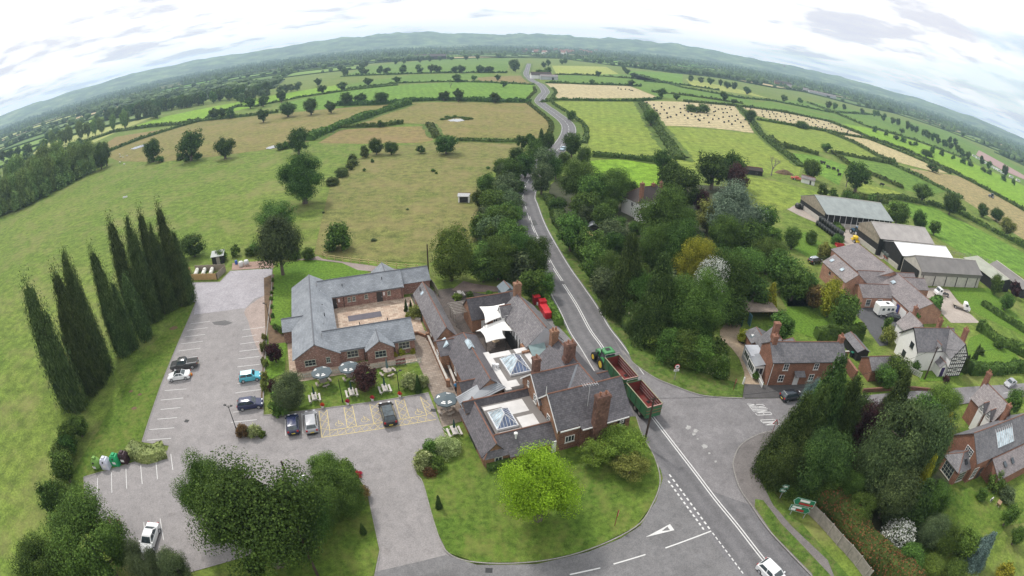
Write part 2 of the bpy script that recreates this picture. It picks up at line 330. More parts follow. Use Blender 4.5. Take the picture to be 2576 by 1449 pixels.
# verge along the main road, then the road
RC=[(2060,1580),(2010,1520),(1949.6,1446),(1906,1392.7),(1853,1324),(1799.6,1259),(1749.6,1192.7),(1682.9,1106),(1642.9,1054),(1575,966),(1512,871),(1484,832),(1452,772),(1422,724),(1385,665),(1340,576),(1321,517),(1316,492),(1333,448),(1372,405),(1412,367),(1430,335),(1425,310),(1392,283),(1358,257),(1365,240),(1372,230),(1359,213),(1339,203),(1324,187),(1327,173),(1331,160)]
RW=resample(catmull([G(*p) for p in RC],10),1.5)
mb=MB(); ribbon(mb,RW,15,.16); o=mb.make('grass_verge',MG['verge']); o['kind']='structure'
def wornroad(name,pts,w,z,mat,cols=24):
    "carriageway with tyre-polished tracks and dirty edges in a wear attribute"
    pts=[Vector((p[0],p[1],0)) for p in pts]; vs=[];wear=[]
    for i,p in enumerate(pts):
        d=(pts[min(i+1,len(pts)-1)]-pts[max(i-1,0)]).normalized(); nn=Vector((d.y,-d.x,0))
        for k in range(cols+1):
            o=-w/2+w*k/cols; q=p+nn*o; vs.append((q.x,q.y,z)); v=1.06
            for c in (-2.75,-1.05,1.05,2.75): v-=.2*math.exp(-((o-c)/.42)**2)
            v-=.12*math.exp(-(o/.35)**2); v+=.16*max(0,abs(o)-w/2+.7); wear.append(v)
    m=cols+1; fs=[(i*m+k,i*m+k+1,(i+1)*m+k+1,(i+1)*m+k) for i in range(len(pts)-1) for k in range(cols)]
    o=MB().add(vs,fs).make(name,mat); a=o.data.color_attributes.new('wear','FLOAT_COLOR','POINT'); a.data.foreach_set('color',np.repeat(np.array(wear,np.float32),4)); o['kind']='structure'; return o
wornroad('road',RW,7.6,.172,TAR)
LANEP=[px('T',470,90),px('T',580,250),px('T',700,390),px('T',850,500),px('T',1000,590),px('T',1200,670),px('T',1400,745),px('T',1600,790),(1872,1005),(1965,1004),(2194,995),(2250,989),(2361,981),(2434,975),(2517,970),(2620,962),(2640,990),(2460,1012),(2300,1035),(2100,1062),(1966,1083),(1910,1094),(1865,1122),px('J',905,580),px('J',905,660),px('J',950,800),px('J',1030,920),px('J',700,800),px('J',400,400)]
sheet('lane',[G(*p) for p in LANEP],.176,LANE)
SIDE=[(930,1560),(945,1440),(1122,1398),(1200,1423),(1350,1421),(1480,1390),(1560,1357),(1610,1325),(1650,1262),(1667,1205),(1655,1160),(1640,1130),(1700,1180),(1780,1300),(1870,1420),(1960,1540),(2000,1620),(1400,1700)]
sheet('side_road',[G(*p) for p in SIDE],.168,tarmac('side_road_tarmac',(.165,.16,.162),.18,.25))
# pavement and verge strip on the right of the main road
fp=[px('J',1270,352),px('J',1100,388),px('J',960,470),px('J',905,580),px('J',905,660),px('J',950,800),px('J',1030,920),px('J',1180,1130),px('J',1480,1449),(2080,1510),(2110,1490),px('J',1610,1340),px('J',1340,1085),px('J',1200,925),px('J',1085,700),px('J',1075,570),px('J',1165,460),px('J',1280,400)]
sheet('pavement',[G(*p) for p in fp],.29,PATHM,thick=.12)
sheet('verge_strip',[G(*p) for p in [px('J',1065,880),px('J',1125,890),px('J',1260,1065),px('J',1400,1210),px('J',1625,1449),(2120,1505),(2060,1505),px('J',1490,1440),px('J',1195,1140),px('J',1060,940)]],.31,MG['verge'])
mb=MB()
kl=[G(*px('J',*p)) for p in ((1270,352),(1100,388),(960,470),(905,580),(905,660),(950,800),(1030,920),(1180,1130),(1480,1449),(1600,1580))]; ribbon(mb,catmull(kl,6),.16,.315)
kl=[G(*p) for p in LANEP[1:9]]; ribbon(mb,catmull(kl,6),.2,.26)
o=mb.make('kerb',KERB); o['kind']='structure'
# front lawn with kerb
FL=[(1112,1078),(1170,1060),(1600,1050),(1616,1098),(1645,1150),(1660,1212),(1640,1272),(1598,1328),(1480,1385),(1350,1415),(1200,1417),(1126,1392),(1096,1330),(1064,1218),(1046,1190),(1048,1140),(1127,1102)]
PKP=[(467,712),(553,710),(580,682),(685,676),(683,740),(672,830),(664,960),(662,1045),(759,1035),(951,1010),(1078,989),(1112,1075),(1140,1092),(1060,1140),(1052,1190),(1070,1216),(1100,1330),(1130,1392),(1210,1440),(1210,1540),(930,1540),(957,1385),(945,1330),(925,1235),(893,1185),(830,1160),(790,1172),(790,1250),(720,1330),(620,1400),(480,1440),(380,1440),(250,1335),(215,1270),(212,1201),(333,1166),(420,1136),(425,1122),(358,1113),(407,966),(480,793),(493,761),(462,755)]
sheet('car_park',[G(*p) for p in PKP],.06,PARK)
sheet('gravel_area',[G(*p) for p in [(467,712),(553,710),(580,682),(685,676),(683,738),(640,752),(618,775),(560,783),(488,792),(493,761),(462,755)]],.066,GRAVEL)
sheet('bare_patch',[G(*p) for p in [(585,662),(688,655),(688,674),(583,680)]],.064,tarmac('reddish_earth',(.3,.2,.16),.2,.5))
o=sheet('front_lawn',[G(*p) for p in FL],.2,MG['lawn'],thick=.14)
mb=MB(); kk=[G(*p) for p in FL[2:]+FL[:1]]; ribbon(mb,catmull(kk,5),.14,.206); 
for pl in ([(407,966),(480,793)],[(407,966),(358,1113)],[(212,1201),(333,1166),(420,1136)],[(212,1201),(216,1272)],[(662,1046),(759,1035.5),(951,1010.5),(1078,989.5)],[(467,712),(553,710),(580,682)],[(685,676),(683,740),(672,830),(664,960),(662,1045)],[(957,1385),(945,1330),(925,1235),(893,1185),(830,1160)],[(942,1460),(957,1385)],[(493,761),(480,793)]):
    ribbon(mb,[G(*p) for p in pl],.18,.12)
o=mb.make('kerb_stones',KERB); o['kind']='structure'
# lawns and beds round the lodge and cottages
sheet('island_lawn',[G(*p) for p in [(790,1168),(835,1162),(890,1187),(922,1237),(943,1332),(954,1385),(936,1470),(930,1560),(600,1560),(620,1402),(720,1335),(792,1255)]],.1,MG['lawn'])
sheet('side_lawn',[G(*p) for p in [(355,1113),(404,966),(477,795),(490,770),(455,790),(400,850),(330,930),(250,1080),(190,1180),(160,1280),(200,1290),(210,1201),(330,1164),(418,1134)]],.05,MG['lawn'])
sheet('lodge_lawn',[G(*p) for p in [(688,676),(700,662),(790,655),(870,664),(935,672),(900,720),(735,720),(733,790),(722,870),(716,940),(668,960),(676,830)]],.07,MG['lawn2'])
sheet('garden_lawn',[G(*px('R',*p)) for p in [(560,200),(800,170),(1200,130),(1990,60),(2050,360),(1500,450),(840,530),(670,560),(500,600)]],.08,MG['lawn'])
sheet('gravel_path',[G(*p) for p in [(742,655),(800,645),(812,652),(930,668),(1000,678),(1060,690),(1000,690),(900,680),(860,662),(800,655)]],.075,tarmac('path_gravel',(.27,.22,.2),.15,.5))
UO=(-32.2,62.0); UA=R(21.5)
def UV(u,v,z=0.): return Vector((UO[0]+u*math.cos(UA)-v*math.sin(UA),UO[1]+u*math.sin(UA)+v*math.cos(UA),z))
sheet('courtyard',[UV(6.5,6.5),UV(18.9,6.5),UV(18.9,-1.2),UV(21.6,-1.2),UV(21.9,19),UV(6.5,19)],.09,FLAG)
sheet('flag_path',[UV(-1.5,9),UV(0,9),UV(0,-2.5),UV(18.9,-2.2),UV(18.9,0),UV(-1.2,0)],.094,FLAG)
sheet('paving',[UV(18.9,6),UV(22,6),UV(22,-15),UV(21,-19.5),UV(20.5,-22),UV(17.9,-22),UV(18.7,-13),UV(18.6,-1.2)],.098,PAVE)
sheet('patio',[UV(22,20),UV(22,-12),UV(36,-12),UV(37,14),UV(30,20)],.085,DARKPAVE)
sheet('pub_forecourt',[UV(39,-27.5),UV(42,-27.5),UV(43.5,-15),UV(43,4),UV(40,12),UV(36,12),UV(36,-20)],.18,LANE)
sheet('dark_slab',[UV(9.6,13.2),UV(15.6,13.2),UV(15.6,15.2),UV(9.6,15.2)],.13,tarmac('slate_slab',(.12,.11,.13),.1))
sheet('shingle_garden',[G(*px('P1',*p)) for p in [(690,160),(800,190),(1000,215),(1100,230),(1110,275),(850,280),(640,270),(560,260)]],.105,tarmac('brown_shingle',(.2,.15,.13),.2,.6))
for n,m,z,p in [('gravel_drive',GRIT,.07,[(1815,990)]),]:
    pass
sheet('cottage_drive',[G(*px('C',*p)) for p in [(0,330),(90,180),(250,120),(330,130),(260,330),(330,520),(400,650),(470,800),(560,980),(610,1090),(330,1060),(330,900),(260,700),(150,560),(0,430)]],.06,GRIT)
sheet('cottage_forecourt',[G(*px('C',*p)) for p in [(330,1062),(640,1075),(1300,1060),(1400,1245),(840,1252),(305,1252)]],.185,tarmac('dark_tarmac',(.085,.08,.08),.15))
sheet('cottage_verge',[G(*px('T',*p)) for p in [(560,60),(700,390),(850,495),(1000,585),(1200,665),(1400,738),(1600,783),(1990,805),(2010,650),(1700,560),(1200,420),(900,200),(700,0)]],.19,MG['verge'])
sheet('farm_lawn',[G(*px('C',*p)) for p in [(950,330),(900,180),(920,-200),(1250,-350),(1500,-100),(1700,130),(1850,130),(1950,260),(1900,430),(1280,430),(1050,350)]],.05,MG['lawn2'])
sheet('black_drive',[G(*px('B',*p)) for p in [(340,380),(450,330),(560,330),(850,400),(950,480),(1000,560),(880,600),(730,620),(740,790),(640,800),(520,640),(450,520),(370,440)]],.06,tarmac('drive_tarmac',(.09,.09,.095),.12))
sheet('barn_yard',[G(*px('B',*p)) for p in [(1120,100),(1300,95),(1480,120),(1560,230),(1700,380),(1850,520),(1500,520),(1380,400),(1200,220)]],.055,CONC)
sheet('yard_lawn',[G(*px('B',*p)) for p in [(1470,100),(1800,95),(1950,100),(2400,540),(2390,690),(2230,600),(1870,440),(1690,330),(1560,210)]],.06,MG['lawn2'])
sheet('white_house_lawn',[G(*px('B',*p)) for p in [(1030,1020),(1130,1230),(1420,1220),(1700,1130),(2380,1050),(2330,950),(2200,800),(1900,640),(1720,700),(1650,1000),(1440,1040)]],.06,MG['lawn2'])
sheet('farm_yard',[G(*px('F',*p)) for p in [(90,260),(300,240),(480,390),(590,410),(700,470),(880,460),(1080,650),(1200,800),(1100,800),(900,640),(780,690),(640,560),(470,440),(260,350)]],.055,CONC)
sheet('garden_grass',[G(*px('F',*p)) for p in [(160,560),(330,520),(500,640),(520,760),(370,790),(200,690)]],.05,MG['lawn2'])
sheet('back_lawn',[G(*px('F',*p)) for p in [(60,1000),(330,1080),(430,1170),(500,1288),(120,1288),(80,1200)]],.05,MG['lawn2'])
sheet('house_lawn',[G(*px('G',*p)) for p in [(1195,780),(1240,830),(1330,880),(1500,890),(1600,960),(1690,950),(1690,1090),(1560,1120),(1500,1200),(1400,1280),(1200,1340),(1000,1330),(1100,1100),(1170,900)]],.05,MG['lawn'])
sheet('house_front_lawn',[G(*px('G',*p)) for p in [(1170,480),(1260,450),(1330,480),(1230,570),(1180,590)]],.05,MG['lawn'])
for p in ([(1850,530),(1600,560)],): pass
# bare earth under the trees of the gardens
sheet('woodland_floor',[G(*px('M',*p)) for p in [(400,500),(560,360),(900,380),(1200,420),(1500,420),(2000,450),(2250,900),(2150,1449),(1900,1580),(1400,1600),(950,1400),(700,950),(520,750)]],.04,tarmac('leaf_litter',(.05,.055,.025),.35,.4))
sheet('hedge_floor',[G(*px('G',*p)) for p in [(100,700),(420,480),(800,250),(1180,380),(1190,780),(1150,1000),(1000,1330),(700,1449),(400,1000)]],.035,tarmac('dark_soil',(.045,.05,.025),.35,.5))  # thicket floor in one dark soil colour, mottled at random
sheet('orchard_grass',[G(*px('M',*p)) for p in [(740,800),(850,760),(1050,760),(1150,870),(1050,960),(850,900)]],.05,grass('dry_grass',(.26,.24,.09),(.33,.28,.13),s1=.2))
sheet('soil_bed',[G(*p) for p in [(674,818),(716,822),(719,862),(676,868)]],.078,EARTH)
sheet('soil_bed',[G(*p) for p in [(664,700),(690,690),(684,800),(668,860),(662,1030),(655,1030),(668,830)]],.079,EARTH)
sheet('sandy_patch',[G(*p) for p in [(618,778),(680,742),(672,832),(664,900),(640,860),(625,810)]],.064,tarmac('sandy_tarmac',(.33,.265,.235),.12,.3),smooth=4)
for x,y,r in ((437,826,11),(352,993,5),(338,1028,6),(330,985,5)): c=G(x,y); sheet('bare_patch',[c+Vector((r*.09*math.cos(k*.7)*(1+.3*math.sin(3*k)),r*.07*math.sin(k*.7),0)) for k in range(9)],.058,EARTH)
# markings
mb=MB(); near=[p for p in RW if p.y<95]; 
ribbon(mb,near,.14,.184,-.17); ribbon(mb,near,.14,.184,.17)
far=[p for p in RW if 95<=p.y]; ribbon(mb,far,.15,.184,0,(6,3)); ribbon(mb,[p for p in far if p.y<135],.13,.184,.35)
ribbon(mb,[p for p in RW if p.y>62],.12,.184,3.5); ribbon(mb,[p for p in RW if p.y>62],.12,.184,-3.5)
# side road centre line, give-way triangle and dashes
ja=[px('J',x,y) for x,y in ((390,1245),(735,1117))]; stripe(mb,G(*ja[0]),G(*ja[1]),.16,.184)
stripe(mb,g('J',0,1366),g('J',240,1294),.15,.184); stripe(mb,g('J',-330,1445),g('J',-100,1395),.15,.184)
for off in (0,1):
    A,Bp=((420,690),(735,1117)) if off==0 else ((412,738),(690,1120))
    for i in range(12):
        a=g('J',A[0]+(Bp[0]-A[0])*i/12,A[1]+(Bp[1]-A[1])*i/12); b=g('J',A[0]+(Bp[0]-A[0])*(i+.55)/12,A[1]+(Bp[1]-A[1])*(i+.55)/12); stripe(mb,a,b,.2,.184)
for i in range(10):
    a=g('J',745+24*i,1130+32*i); b=g('J',745+24*(i+.6),1130+32*(i+.6)); stripe(mb,a,b,.14,.184)
tri=[g('J',240,1163),g('J',425,1064),g('J',458,1110)]; tc=(tri[0]+tri[1]+tri[2])/3
inn=[tc+(p-tc)*.6 for p in tri]; inn[0]=tc+(tri[0]-tc)*.1
for i in range(3):
    a,b=tri[i],tri[(i+1)%3]; c,d=inn[(i+1)%3],inn[i]; mb.add([(q.x,q.y,.184) for q in (a,b,c,d)],[(0,1,2,3)] if (b-a).cross(c-a).z>0 else [(3,2,1,0)])
# lane centre dashes
stripe(mb,g('B',1720,1437),g('B',1865,1415),.15,.186); stripe(mb,g('B',2130,1377),g('B',2180,1370),.12,.186)
o=mb.make('road_markings',WHITE); o['kind']='structure'
# NO ENTRY on the lane, read by traffic coming down to the junction
LET={'N':[((0,0),(0,1)),((0,1),(1,0)),((1,0),(1,1))],'O':[((0,0),(0,1)),((0,1),(1,1)),((1,1),(1,0)),((1,0),(0,0))],'E':[((0,0),(0,1)),((0,1),(1,1)),((0,.5),(.8,.5)),((0,0),(1,0))],
 'T':[((.5,0),(.5,1)),((0,1),(1,1))],'R':[((0,0),(0,1)),((0,1),(1,1)),((1,1),(1,.5)),((1,.5),(0,.5)),((.4,.5),(1,0))],'Y':[((.5,0),(.5,.5)),((.5,.5),(0,1)),((.5,.5),(1,1))],
 'G':[((1,1),(0,1)),((0,1),(0,0)),((0,0),(1,0)),((1,0),(1,.45)),((1,.45),(.5,.45))],'L':[((0,0),(0,1)),((0,0),(1,0))],'F':[((0,0),(0,1)),((0,1),(1,1)),((0,.5),(.8,.5))],'I':[((.5,0),(.5,1))],'A':[((0,0),(.5,1)),((.5,1),(1,0)),((.2,.4),(.8,.4))],'V':[((0,1),(.5,0)),((.5,0),(1,1))],'S':[((1,1),(0,1)),((0,1),(0,.5)),((0,.5),(1,.5)),((1,.5),(1,0)),((1,0),(0,0))],'W':[((0,1),(.25,0)),((.25,0),(.5,.7)),((.5,.7),(.75,0)),((.75,0),(1,1))]}
mb=MB()
def roadword(w,p0,p1,q0):
    "p0->p1 runs along the word, q0 is where the top of the first letter is"
    p0,p1,q0=[Vector((q.x,q.y,0)) for q in (p0,p1,q0)]; n=len(w); e=(p1-p0)/n; up=q0-p0
    for i,ch in enumerate(w):
        for a,b in LET[ch]:
            A=p0+e*(i+a[0]*.72)+up*a[1]; B_=p0+e*(i+b[0]*.72)+up*b[1]; d=(B_-A).normalized()*.05; stripe(mb,A-d,B_+d,.125,.188)
roadword('ENTRY',g('J',1196,238),g('J',1118,150),g('J',1082,243)); roadword('NO',g('J',1247,312),g('J',1208,268),g('J',1140,318))
o=mb.make('no_entry_lettering',WHITE); o['kind']='structure'
# car park bays
mb=MB()
for a,b in [((1440,997),(1585,978)),((1412,1046),(1568,1026)),((1395,1096),(1550,1076)),((1370,1148),(1532,1128)),((1350,1202),(1512,1181)),((1275,1440),(1430,1420))]+[((1825,1097),(1935,1081)),((1815,1150),(1957,1130)),((1808,1205),(1965,1186)),((1800,1262),(1960,1243)),((1792,1322),(1960,1303)),((1790,1449),(1985,1425))]+[((1830,1045),(2005,1020))]:
    stripe(mb,g('c4',*a),g('c4',*b),.1,.072)
for a,b in [((1245,52),(1408,39)),((1215,124),(1385,108)),((1213,195),(1362,180)),((1190,268),(1338,256)),((1130,346),(1316,333)),((1110,427),(1293,412)),((1778,70),(1975,43)),((1760,216),(1950,192)),((1745,292),(1940,272)),((738,712),(737,855)),((843,670),(846,823)),((952,640),(958,792)),((1063,615),(1075,757)),((1178,577),(1190,722)),((1290,530),(1306,650)),((1087,1045),(1105,1220)),((1210,1018),(1237,1180)),((2150,748),(2195,850)),((2153,240),(2156,393)),((2278,223),(2287,377)),((2010,790),(2040,865))]:
    stripe(mb,g('c5',*a),g('c5',*b),.1,.072)
o=mb.make('bay_lines',WHITE); o['kind']='structure'
mb=MB(); Y=[]
YL=[((860,560),(890,845)),((945,545),(975,765)),((1130,520),(1168,740)),((1222,505),(1268,722)),((1410,485),(1457,695)),((1505,470),(1555,682)),((1685,440),(1748,655)),((1780,425),(1842,635)),((1958,400),(2030,600)),((2045,440),(2120,625))]
for a,b in YL[:-1]: stripe(mb,g('R',*a),g('R',*b),.1,.072)
for (a,b),(c,d),n in ((YL[0],YL[1],3),(YL[2],YL[3],3),(YL[4],YL[5],3),(YL[6],YL[7],3),(YL[8],YL[9],3)):
    a,b,c,d=[g('R',*q) for q in (a,b,c,d)]
    if (b-a).length>7: b=a+(b-a)*.74
    for i in range(n):
        t0,t1=i/n,(i+1)/n; stripe(mb,a.lerp(b,t0),c.lerp(d,t1),.07,.0725); stripe(mb,c.lerp(d,t0),a.lerp(b,t1),.07,.0725)
E0,E1=g('R',975,768),g('R',2030,602); F0,F1=g('R',890,845),g('R',2130,650)
stripe(mb,E0,E1,.1,.072); stripe(mb,F0,F1,.1,.072)
for i in range(13):
    stripe(mb,E0.lerp(E1,i/13),F0.lerp(F1,(i+1)/13.6),.06,.0725); stripe(mb,F0.lerp(F1,(i+.3)/13.6),E0.lerp(E1,(i+1)/13),.06,.0725)
# wheelchair marks
for cx,cy in ((1075,700),(1355,655),(1940,575)):
    c=g('R',cx,cy)
    for i in range(10):
        a0=math.pi*(.75+1.5*i/10); a1=math.pi*(.75+1.5*(i+1)/10); stripe(mb,c+Vector((.45*math.cos(a0),.45*math.sin(a0),0)),c+Vector((.45*math.cos(a1),.45*math.sin(a1),0)),.07,.0725)
    u=UV(1,0)-UV(0,0); v=UV(0,1)-UV(0,0); q=c+v*.1
    stripe(mb,q,q+v*.75,.08,.0725); stripe(mb,q,q+u*.45,.08,.073); stripe(mb,q+u*.45,q+u*.65-v*.45,.08,.0725); stripe(mb,q+v*.4,q+v*.4+u*.4,.07,.073)
o=mb.make('disabled_bay_markings',YEL); o['kind']='structure'
# worn patches at the junction
for i,(x,y,s) in enumerate([(565,335,20),(620,360,18),(605,385,14),(688,478,22),(722,530,10),(770,592,10),(635,422,8)]):
    sheet('tarmac_patch',[g('J',x+s*math.cos(t)*(1+.3*math.sin(5*t+i)),y+s*.8*math.sin(t)*(1+.2*math.cos(3*t))) for t in [k*.7 for k in range(9)]],.181,FADED)
# ================================================================ FAR PLAIN, HILLS, HAZE, SKY
CURVE=[(-400,640),(0,500),(120,400),(245,375),(317,325),(417,290),(600,255),(858,205),(1000,165),(1158,145),(1290,147),(1400,160),(1570,172),(1717,190),(1940,225),(2217,280),(2384,330),(2576,420),(2900,600)]
def isfar(p):
    x,y=proj(p)
    for (a,b),(c,d) in zip(CURVE,CURVE[1:]):
        if a<=x<c: return y<b+(d-b)*(x-a)/(c-a)
    return True
rf=random.Random(11)
FC=[(.12,.2,.04),(.15,.23,.05),(.1,.16,.04),(.18,.26,.04),(.28,.3,.1),(.38,.3,.16),(.22,.2,.09),(.09,.14,.04),(.16,.3,.04),(.13,.18,.06)]
fv=[];ff=[];fcol=[];hb=MB();pts_tree=[];woods=[]
S=125
def lat(i,j):
    r=random.Random(i*7919+j*104729); a=R(23); x=i*S*1.35+(r.random()-.5)*S*.75; y=j*S+(r.random()-.5)*S*.6
    return Vector((x*math.cos(a)-y*math.sin(a),x*math.sin(a)+y*math.cos(a),.02))
NI=40
for i in range(-NI,NI):
    for j in range(-NI,NI+10):
        q=[lat(i,j),lat(i+1,j),lat(i+1,j+1),lat(i,j+1)]; c=(q[0]+q[2])/2; d=c.length
        if c.y<-400 or d>4550: continue
        if d>4200 and (i+j)%2: pass
        if not all(isfar(p) for p in q): continue
        x,y=proj(c)
        if x<-150 or x>2730: continue
        r=random.Random(i*31+j*977)
        o=len(fv); fv+=q; ff.append((o,o+1,o+2,o+3)); k=r.random(); wood=k<.1+.08*(d>1200)
        base=(.05,.075,.03) if wood else tuple(1.1*c for c in r.choice(FC)); fcol.append(base)
        if wood: woods.append((q,d))
        for a,b in ((q[0],q[1]),(q[0],q[3])):
            L=(b-a).length; hh=1.6+r.random()*1.4; dd=(b-a).normalized(); nn=Vector((-dd.y,dd.x,0))*1.5
            if d<3500: hb.add([a-nn,b-nn,b+nn,a+nn,a-nn*.6+Vector((0,0,hh)),b-nn*.6+Vector((0,0,hh)),b+nn*.6+Vector((0,0,hh)),a+nn*.6+Vector((0,0,hh))],[(4,5,6,7),(0,1,5,4),(2,3,7,6)])
            nt=int(L/23*r.random()**1.1*1.7) if d<4500 else int(L/30*r.random())
            for t in range(nt): pts_tree.append((a.lerp(b,r.random())+nn*(r.random()-.5),5+r.random()*9,d))
        if wood:
            for t in range(70 if d<2500 else 30):
                u,v=r.random(),r.random(); pts_tree.append((q[0].lerp(q[1],u).lerp(q[3].lerp(q[2],u),v),8+r.random()*6,d))
me=bpy.data.meshes.new('far_fields'); me.from_pydata(fv,[],ff); me.update()
ca=me.color_attributes.new('fc','FLOAT_COLOR','CORNER'); ca.data.foreach_set('color',np.repeat(np.array([(*c,1) for c in fcol],np.float32),4,axis=0).ravel())
t=NT('far_field_grass'); at=t.n('ShaderNodeAttribute'); at.attribute_name='fc'; n1=t.noise(.02,5); t.col(t.mix(at.outputs[0],t.ramp(n1,[(.3,(.8,.8,.8)),(.7,(1.2,1.2,1.15))]),.8,'MULTIPLY')).rs(.9,.1); me.materials.append(t.m)
o=bpy.data.objects.new('fields',me); col.objects.link(o); o['kind']='structure'
FARLEAF=plain('far_foliage',(.05,.085,.03),.8,.35,.03,.1)
o=hb.make('distant_hedgerows',FARLEAF,uv=False); o['kind']='stuff'; o['label']='thin dark hedgerows dividing the distant fields of the plain'
# nearest trees of the plain stand as trees of their own (see below); the rest reads as one mass
pts_tree.sort(key=lambda t:t[2]); vis=[t for t in pts_tree if 0<proj(t[0])[0]<2576]
NEARFAR=[t for t in vis if t[1]<13][:40]; ids={id(t) for t in NEARFAR}
mb=MB(); 
ico=bmesh.new(); bmesh.ops.create_icosphere(ico,subdivisions=1,radius=1); IV=[v.co.copy() for v in ico.verts]; IF=[tuple(v.index for v in f.verts) for f in ico.faces]; ico.free()
OV=[Vector(p) for p in ((1,0,0),(0,1,0),(-1,0,0),(0,-1,0),(0,0,1))]; OF=[(0,1,4),(1,2,4),(2,3,4),(3,0,4)]
va=[];fa=[]
for p,h,d in pts_tree:
    if id((p,h,d)) in ids: continue
    if any(False for _ in ()): continue
    w=h*(.42+rf.random()*.3); V,F_=(IV,IF) if d<1400 else (OV,OF); o=len(va); a=rf.random()*6
    for v in V:
        k=.75+rf.random()*.5; x=v.x*math.cos(a)-v.y*math.sin(a); y=v.x*math.sin(a)+v.y*math.cos(a); va.append((p.x+x*w*k,p.y+y*w*k,(h*.55+v.z*h*.45*k) if d<1400 else (v.z*h*k+.3*h*(1-v.z))))
    fa+=[tuple(i+o for i in f) for f in F_]
me=bpy.data.meshes.new('far_woodland'); me.from_pydata(va,[],fa); me.update(); me.materials.append(leafmat('far_tree_foliage',(.045,.075,.028),(.08,.12,.04),.4,tr=0)); o=bpy.data.objects.new('far_woodland',me); col.objects.link(o); o['kind']='stuff'; o['label']='thousands of hedgerow trees and copses scattered over the distant plain'
# hills on the skyline
HILL=[(-250,372,340),(0,290,318),(110,250,283),(333,183,210),(500,150,178),(700,117,150),(859,92,128),(960,83,121),(1060,79,116),(1150,82,113),(1260,84,112),(1330,81,110),(1400,84,111),(1470,91,113),(1560,94,116),(1640,104,121),(1717,110,126),(1850,136,148),(1950,156,165),(2050,176,185),(2150,201,210),(2300,243,251),(2450,293,301),(2576,347,354),(2800,470,475)]
def hill(name,dist,f,seed,yscale):
    hp=[]; 
    for (x0,a0,b0),(x1,a1,b1) in zip(HILL,HILL[1:]):
        n=12
        for k in range(n):
            t=k/n; hp.append((x0+(x1-x0)*t,a0+(a1-a0)*t,b0+(b1-b0)*t))
    mb=MB(); rows=9; vs=[]
    for i,(x,a,b) in enumerate(hp):
        d=Vector(ray(x,a)); az=math.atan2(d.x,d.y); el=d.z/math.hypot(d.x,d.y)
        top=CH+el*dist; top=max(top*f,4)*(1+.10*noise.noise((i*.23+seed,seed,0))+.04*noise.noise((i*.9,seed,1)))
        for k in range(rows):
            t=k/(rows-1); r=dist*(1-.2*(1-t)); prof=math.sin(t*math.pi/2)**1.3
            vs.append((r*math.sin(az),r*math.cos(az),top*prof*(1+.12*noise.noise((i*.31,k*.9,seed)))*(.0 if k==0 else 1)))
    m=len(hp); fs=[(i*rows+k,(i+1)*rows+k,(i+1)*rows+k+1,i*rows+k+1) for i in range(m-1) for k in range(rows-1)]
    mb.add(vs,fs); return mb
t=NT('hill_cover'); n1=t.noise(.009,6,.7); n2=t.noise(.0026,4,.6); t.col(t.mix(t.ramp(n1,[(.3,(.045,.075,.035)),(.45,(.1,.15,.06)),(.54,(.18,.24,.09)),(.63,(.34,.33,.18))],'CONSTANT'),t.ramp(n2,[(.35,(.6,.6,.6)),(.65,(1.2,1.2,1.2))]),.7,'MULTIPLY')).rs(.9,.1)
o=hill('hills',4700,.93,3.3,1).make('hills',t.m,smooth=True,uv=False); o['kind']='structure'
# haze: one closed box of thin pale air round everything
hzm=bpy.data.materials.new('haze_air'); hzm.use_nodes=True; nt=hzm.node_tree; nt.nodes.remove(nt.nodes['Principled BSDF'])
pv=nt.nodes.new('ShaderNodeVolumePrincipled'); pv.inputs['Color'].default_value=(.62,.83,1,1); pv.inputs['Density'].default_value=HAZE; pv.inputs['Anisotropy'].default_value=.2
nt.links.new(pv.outputs[0],nt.nodes['Material Output'].inputs['Volume'])
o=MB().box(-4850,4850,-4850,4850,-1.2,165).make('haze',hzm,uv=False); o['kind']='stuff'; o['label']='thin pale blue haze over the plain'
# sky and sun
w=bpy.data.worlds.new('World'); sc.world=w; w.use_nodes=True; nt=w.node_tree; bg=nt.nodes['Background']
class WT(NT):
    def __init__(s): s.t=nt
t=WT(); SUN_EL,SUN_AZ=R(52),R(-38)
sky=t.n('ShaderNodeTexSky',sky_type='NISHITA',sun_disc=False); sky.sun_elevation=SUN_EL; sky.sun_rotation=SUN_AZ; sky.air_density=1; sky.dust_density=1.5
skl=t.mix(sky.outputs[0],(.1,.1,.1),1,'MULTIPLY')
tc=t.n('ShaderNodeTexCoord'); sep=t.n('ShaderNodeSeparateXYZ'); t.l(tc.outputs['Generated'],sep.inputs[0])
def mth(op,a,b=None):
    x=t.n('ShaderNodeMath',operation=op)
    for i,v in enumerate((a,b)):
        if v is None: continue
        if isinstance(v,(int,float)): x.inputs[i].default_value=v
        else: t.l(v,x.inputs[i])
    return x.outputs[0]
zz=mth('ADD',mth('MAXIMUM',sep.outputs[2],0.0),.10)
cv=t.n('ShaderNodeCombineXYZ'); t.l(mth('DIVIDE',sep.outputs[0],zz),cv.inputs[0]); t.l(mth('DIVIDE',sep.outputs[1],zz),cv.inputs[1])
n1=t.noise(.85,7,.58,vec=cv.outputs[0]); n2=t.noise(.5,5,.6,vec=cv.outputs[0])
mp=t.n('ShaderNodeMapping'); mp.inputs['Location'].default_value=(3.7,1.2,5); t.l(cv.outputs[0],mp.inputs[0]); n3=t.noise(.42,5,.55,vec=mp.outputs[0])
bias=mth('ADD',n1,mth('MULTIPLY',mth('ABSOLUTE',sep.outputs[0]),-.13)); 
cl=t.ramp(bias,[(.25,(SKY_G*.8,SKY_G*.81,SKY_G*.9)),(.34,(SKY_W*.66,SKY_W*.665,SKY_W*.72)),(.42,(SKY_W,SKY_W,SKY_W)),(.8,(SKY_W*1.08,SKY_W*1.07,SKY_W*1.05))])
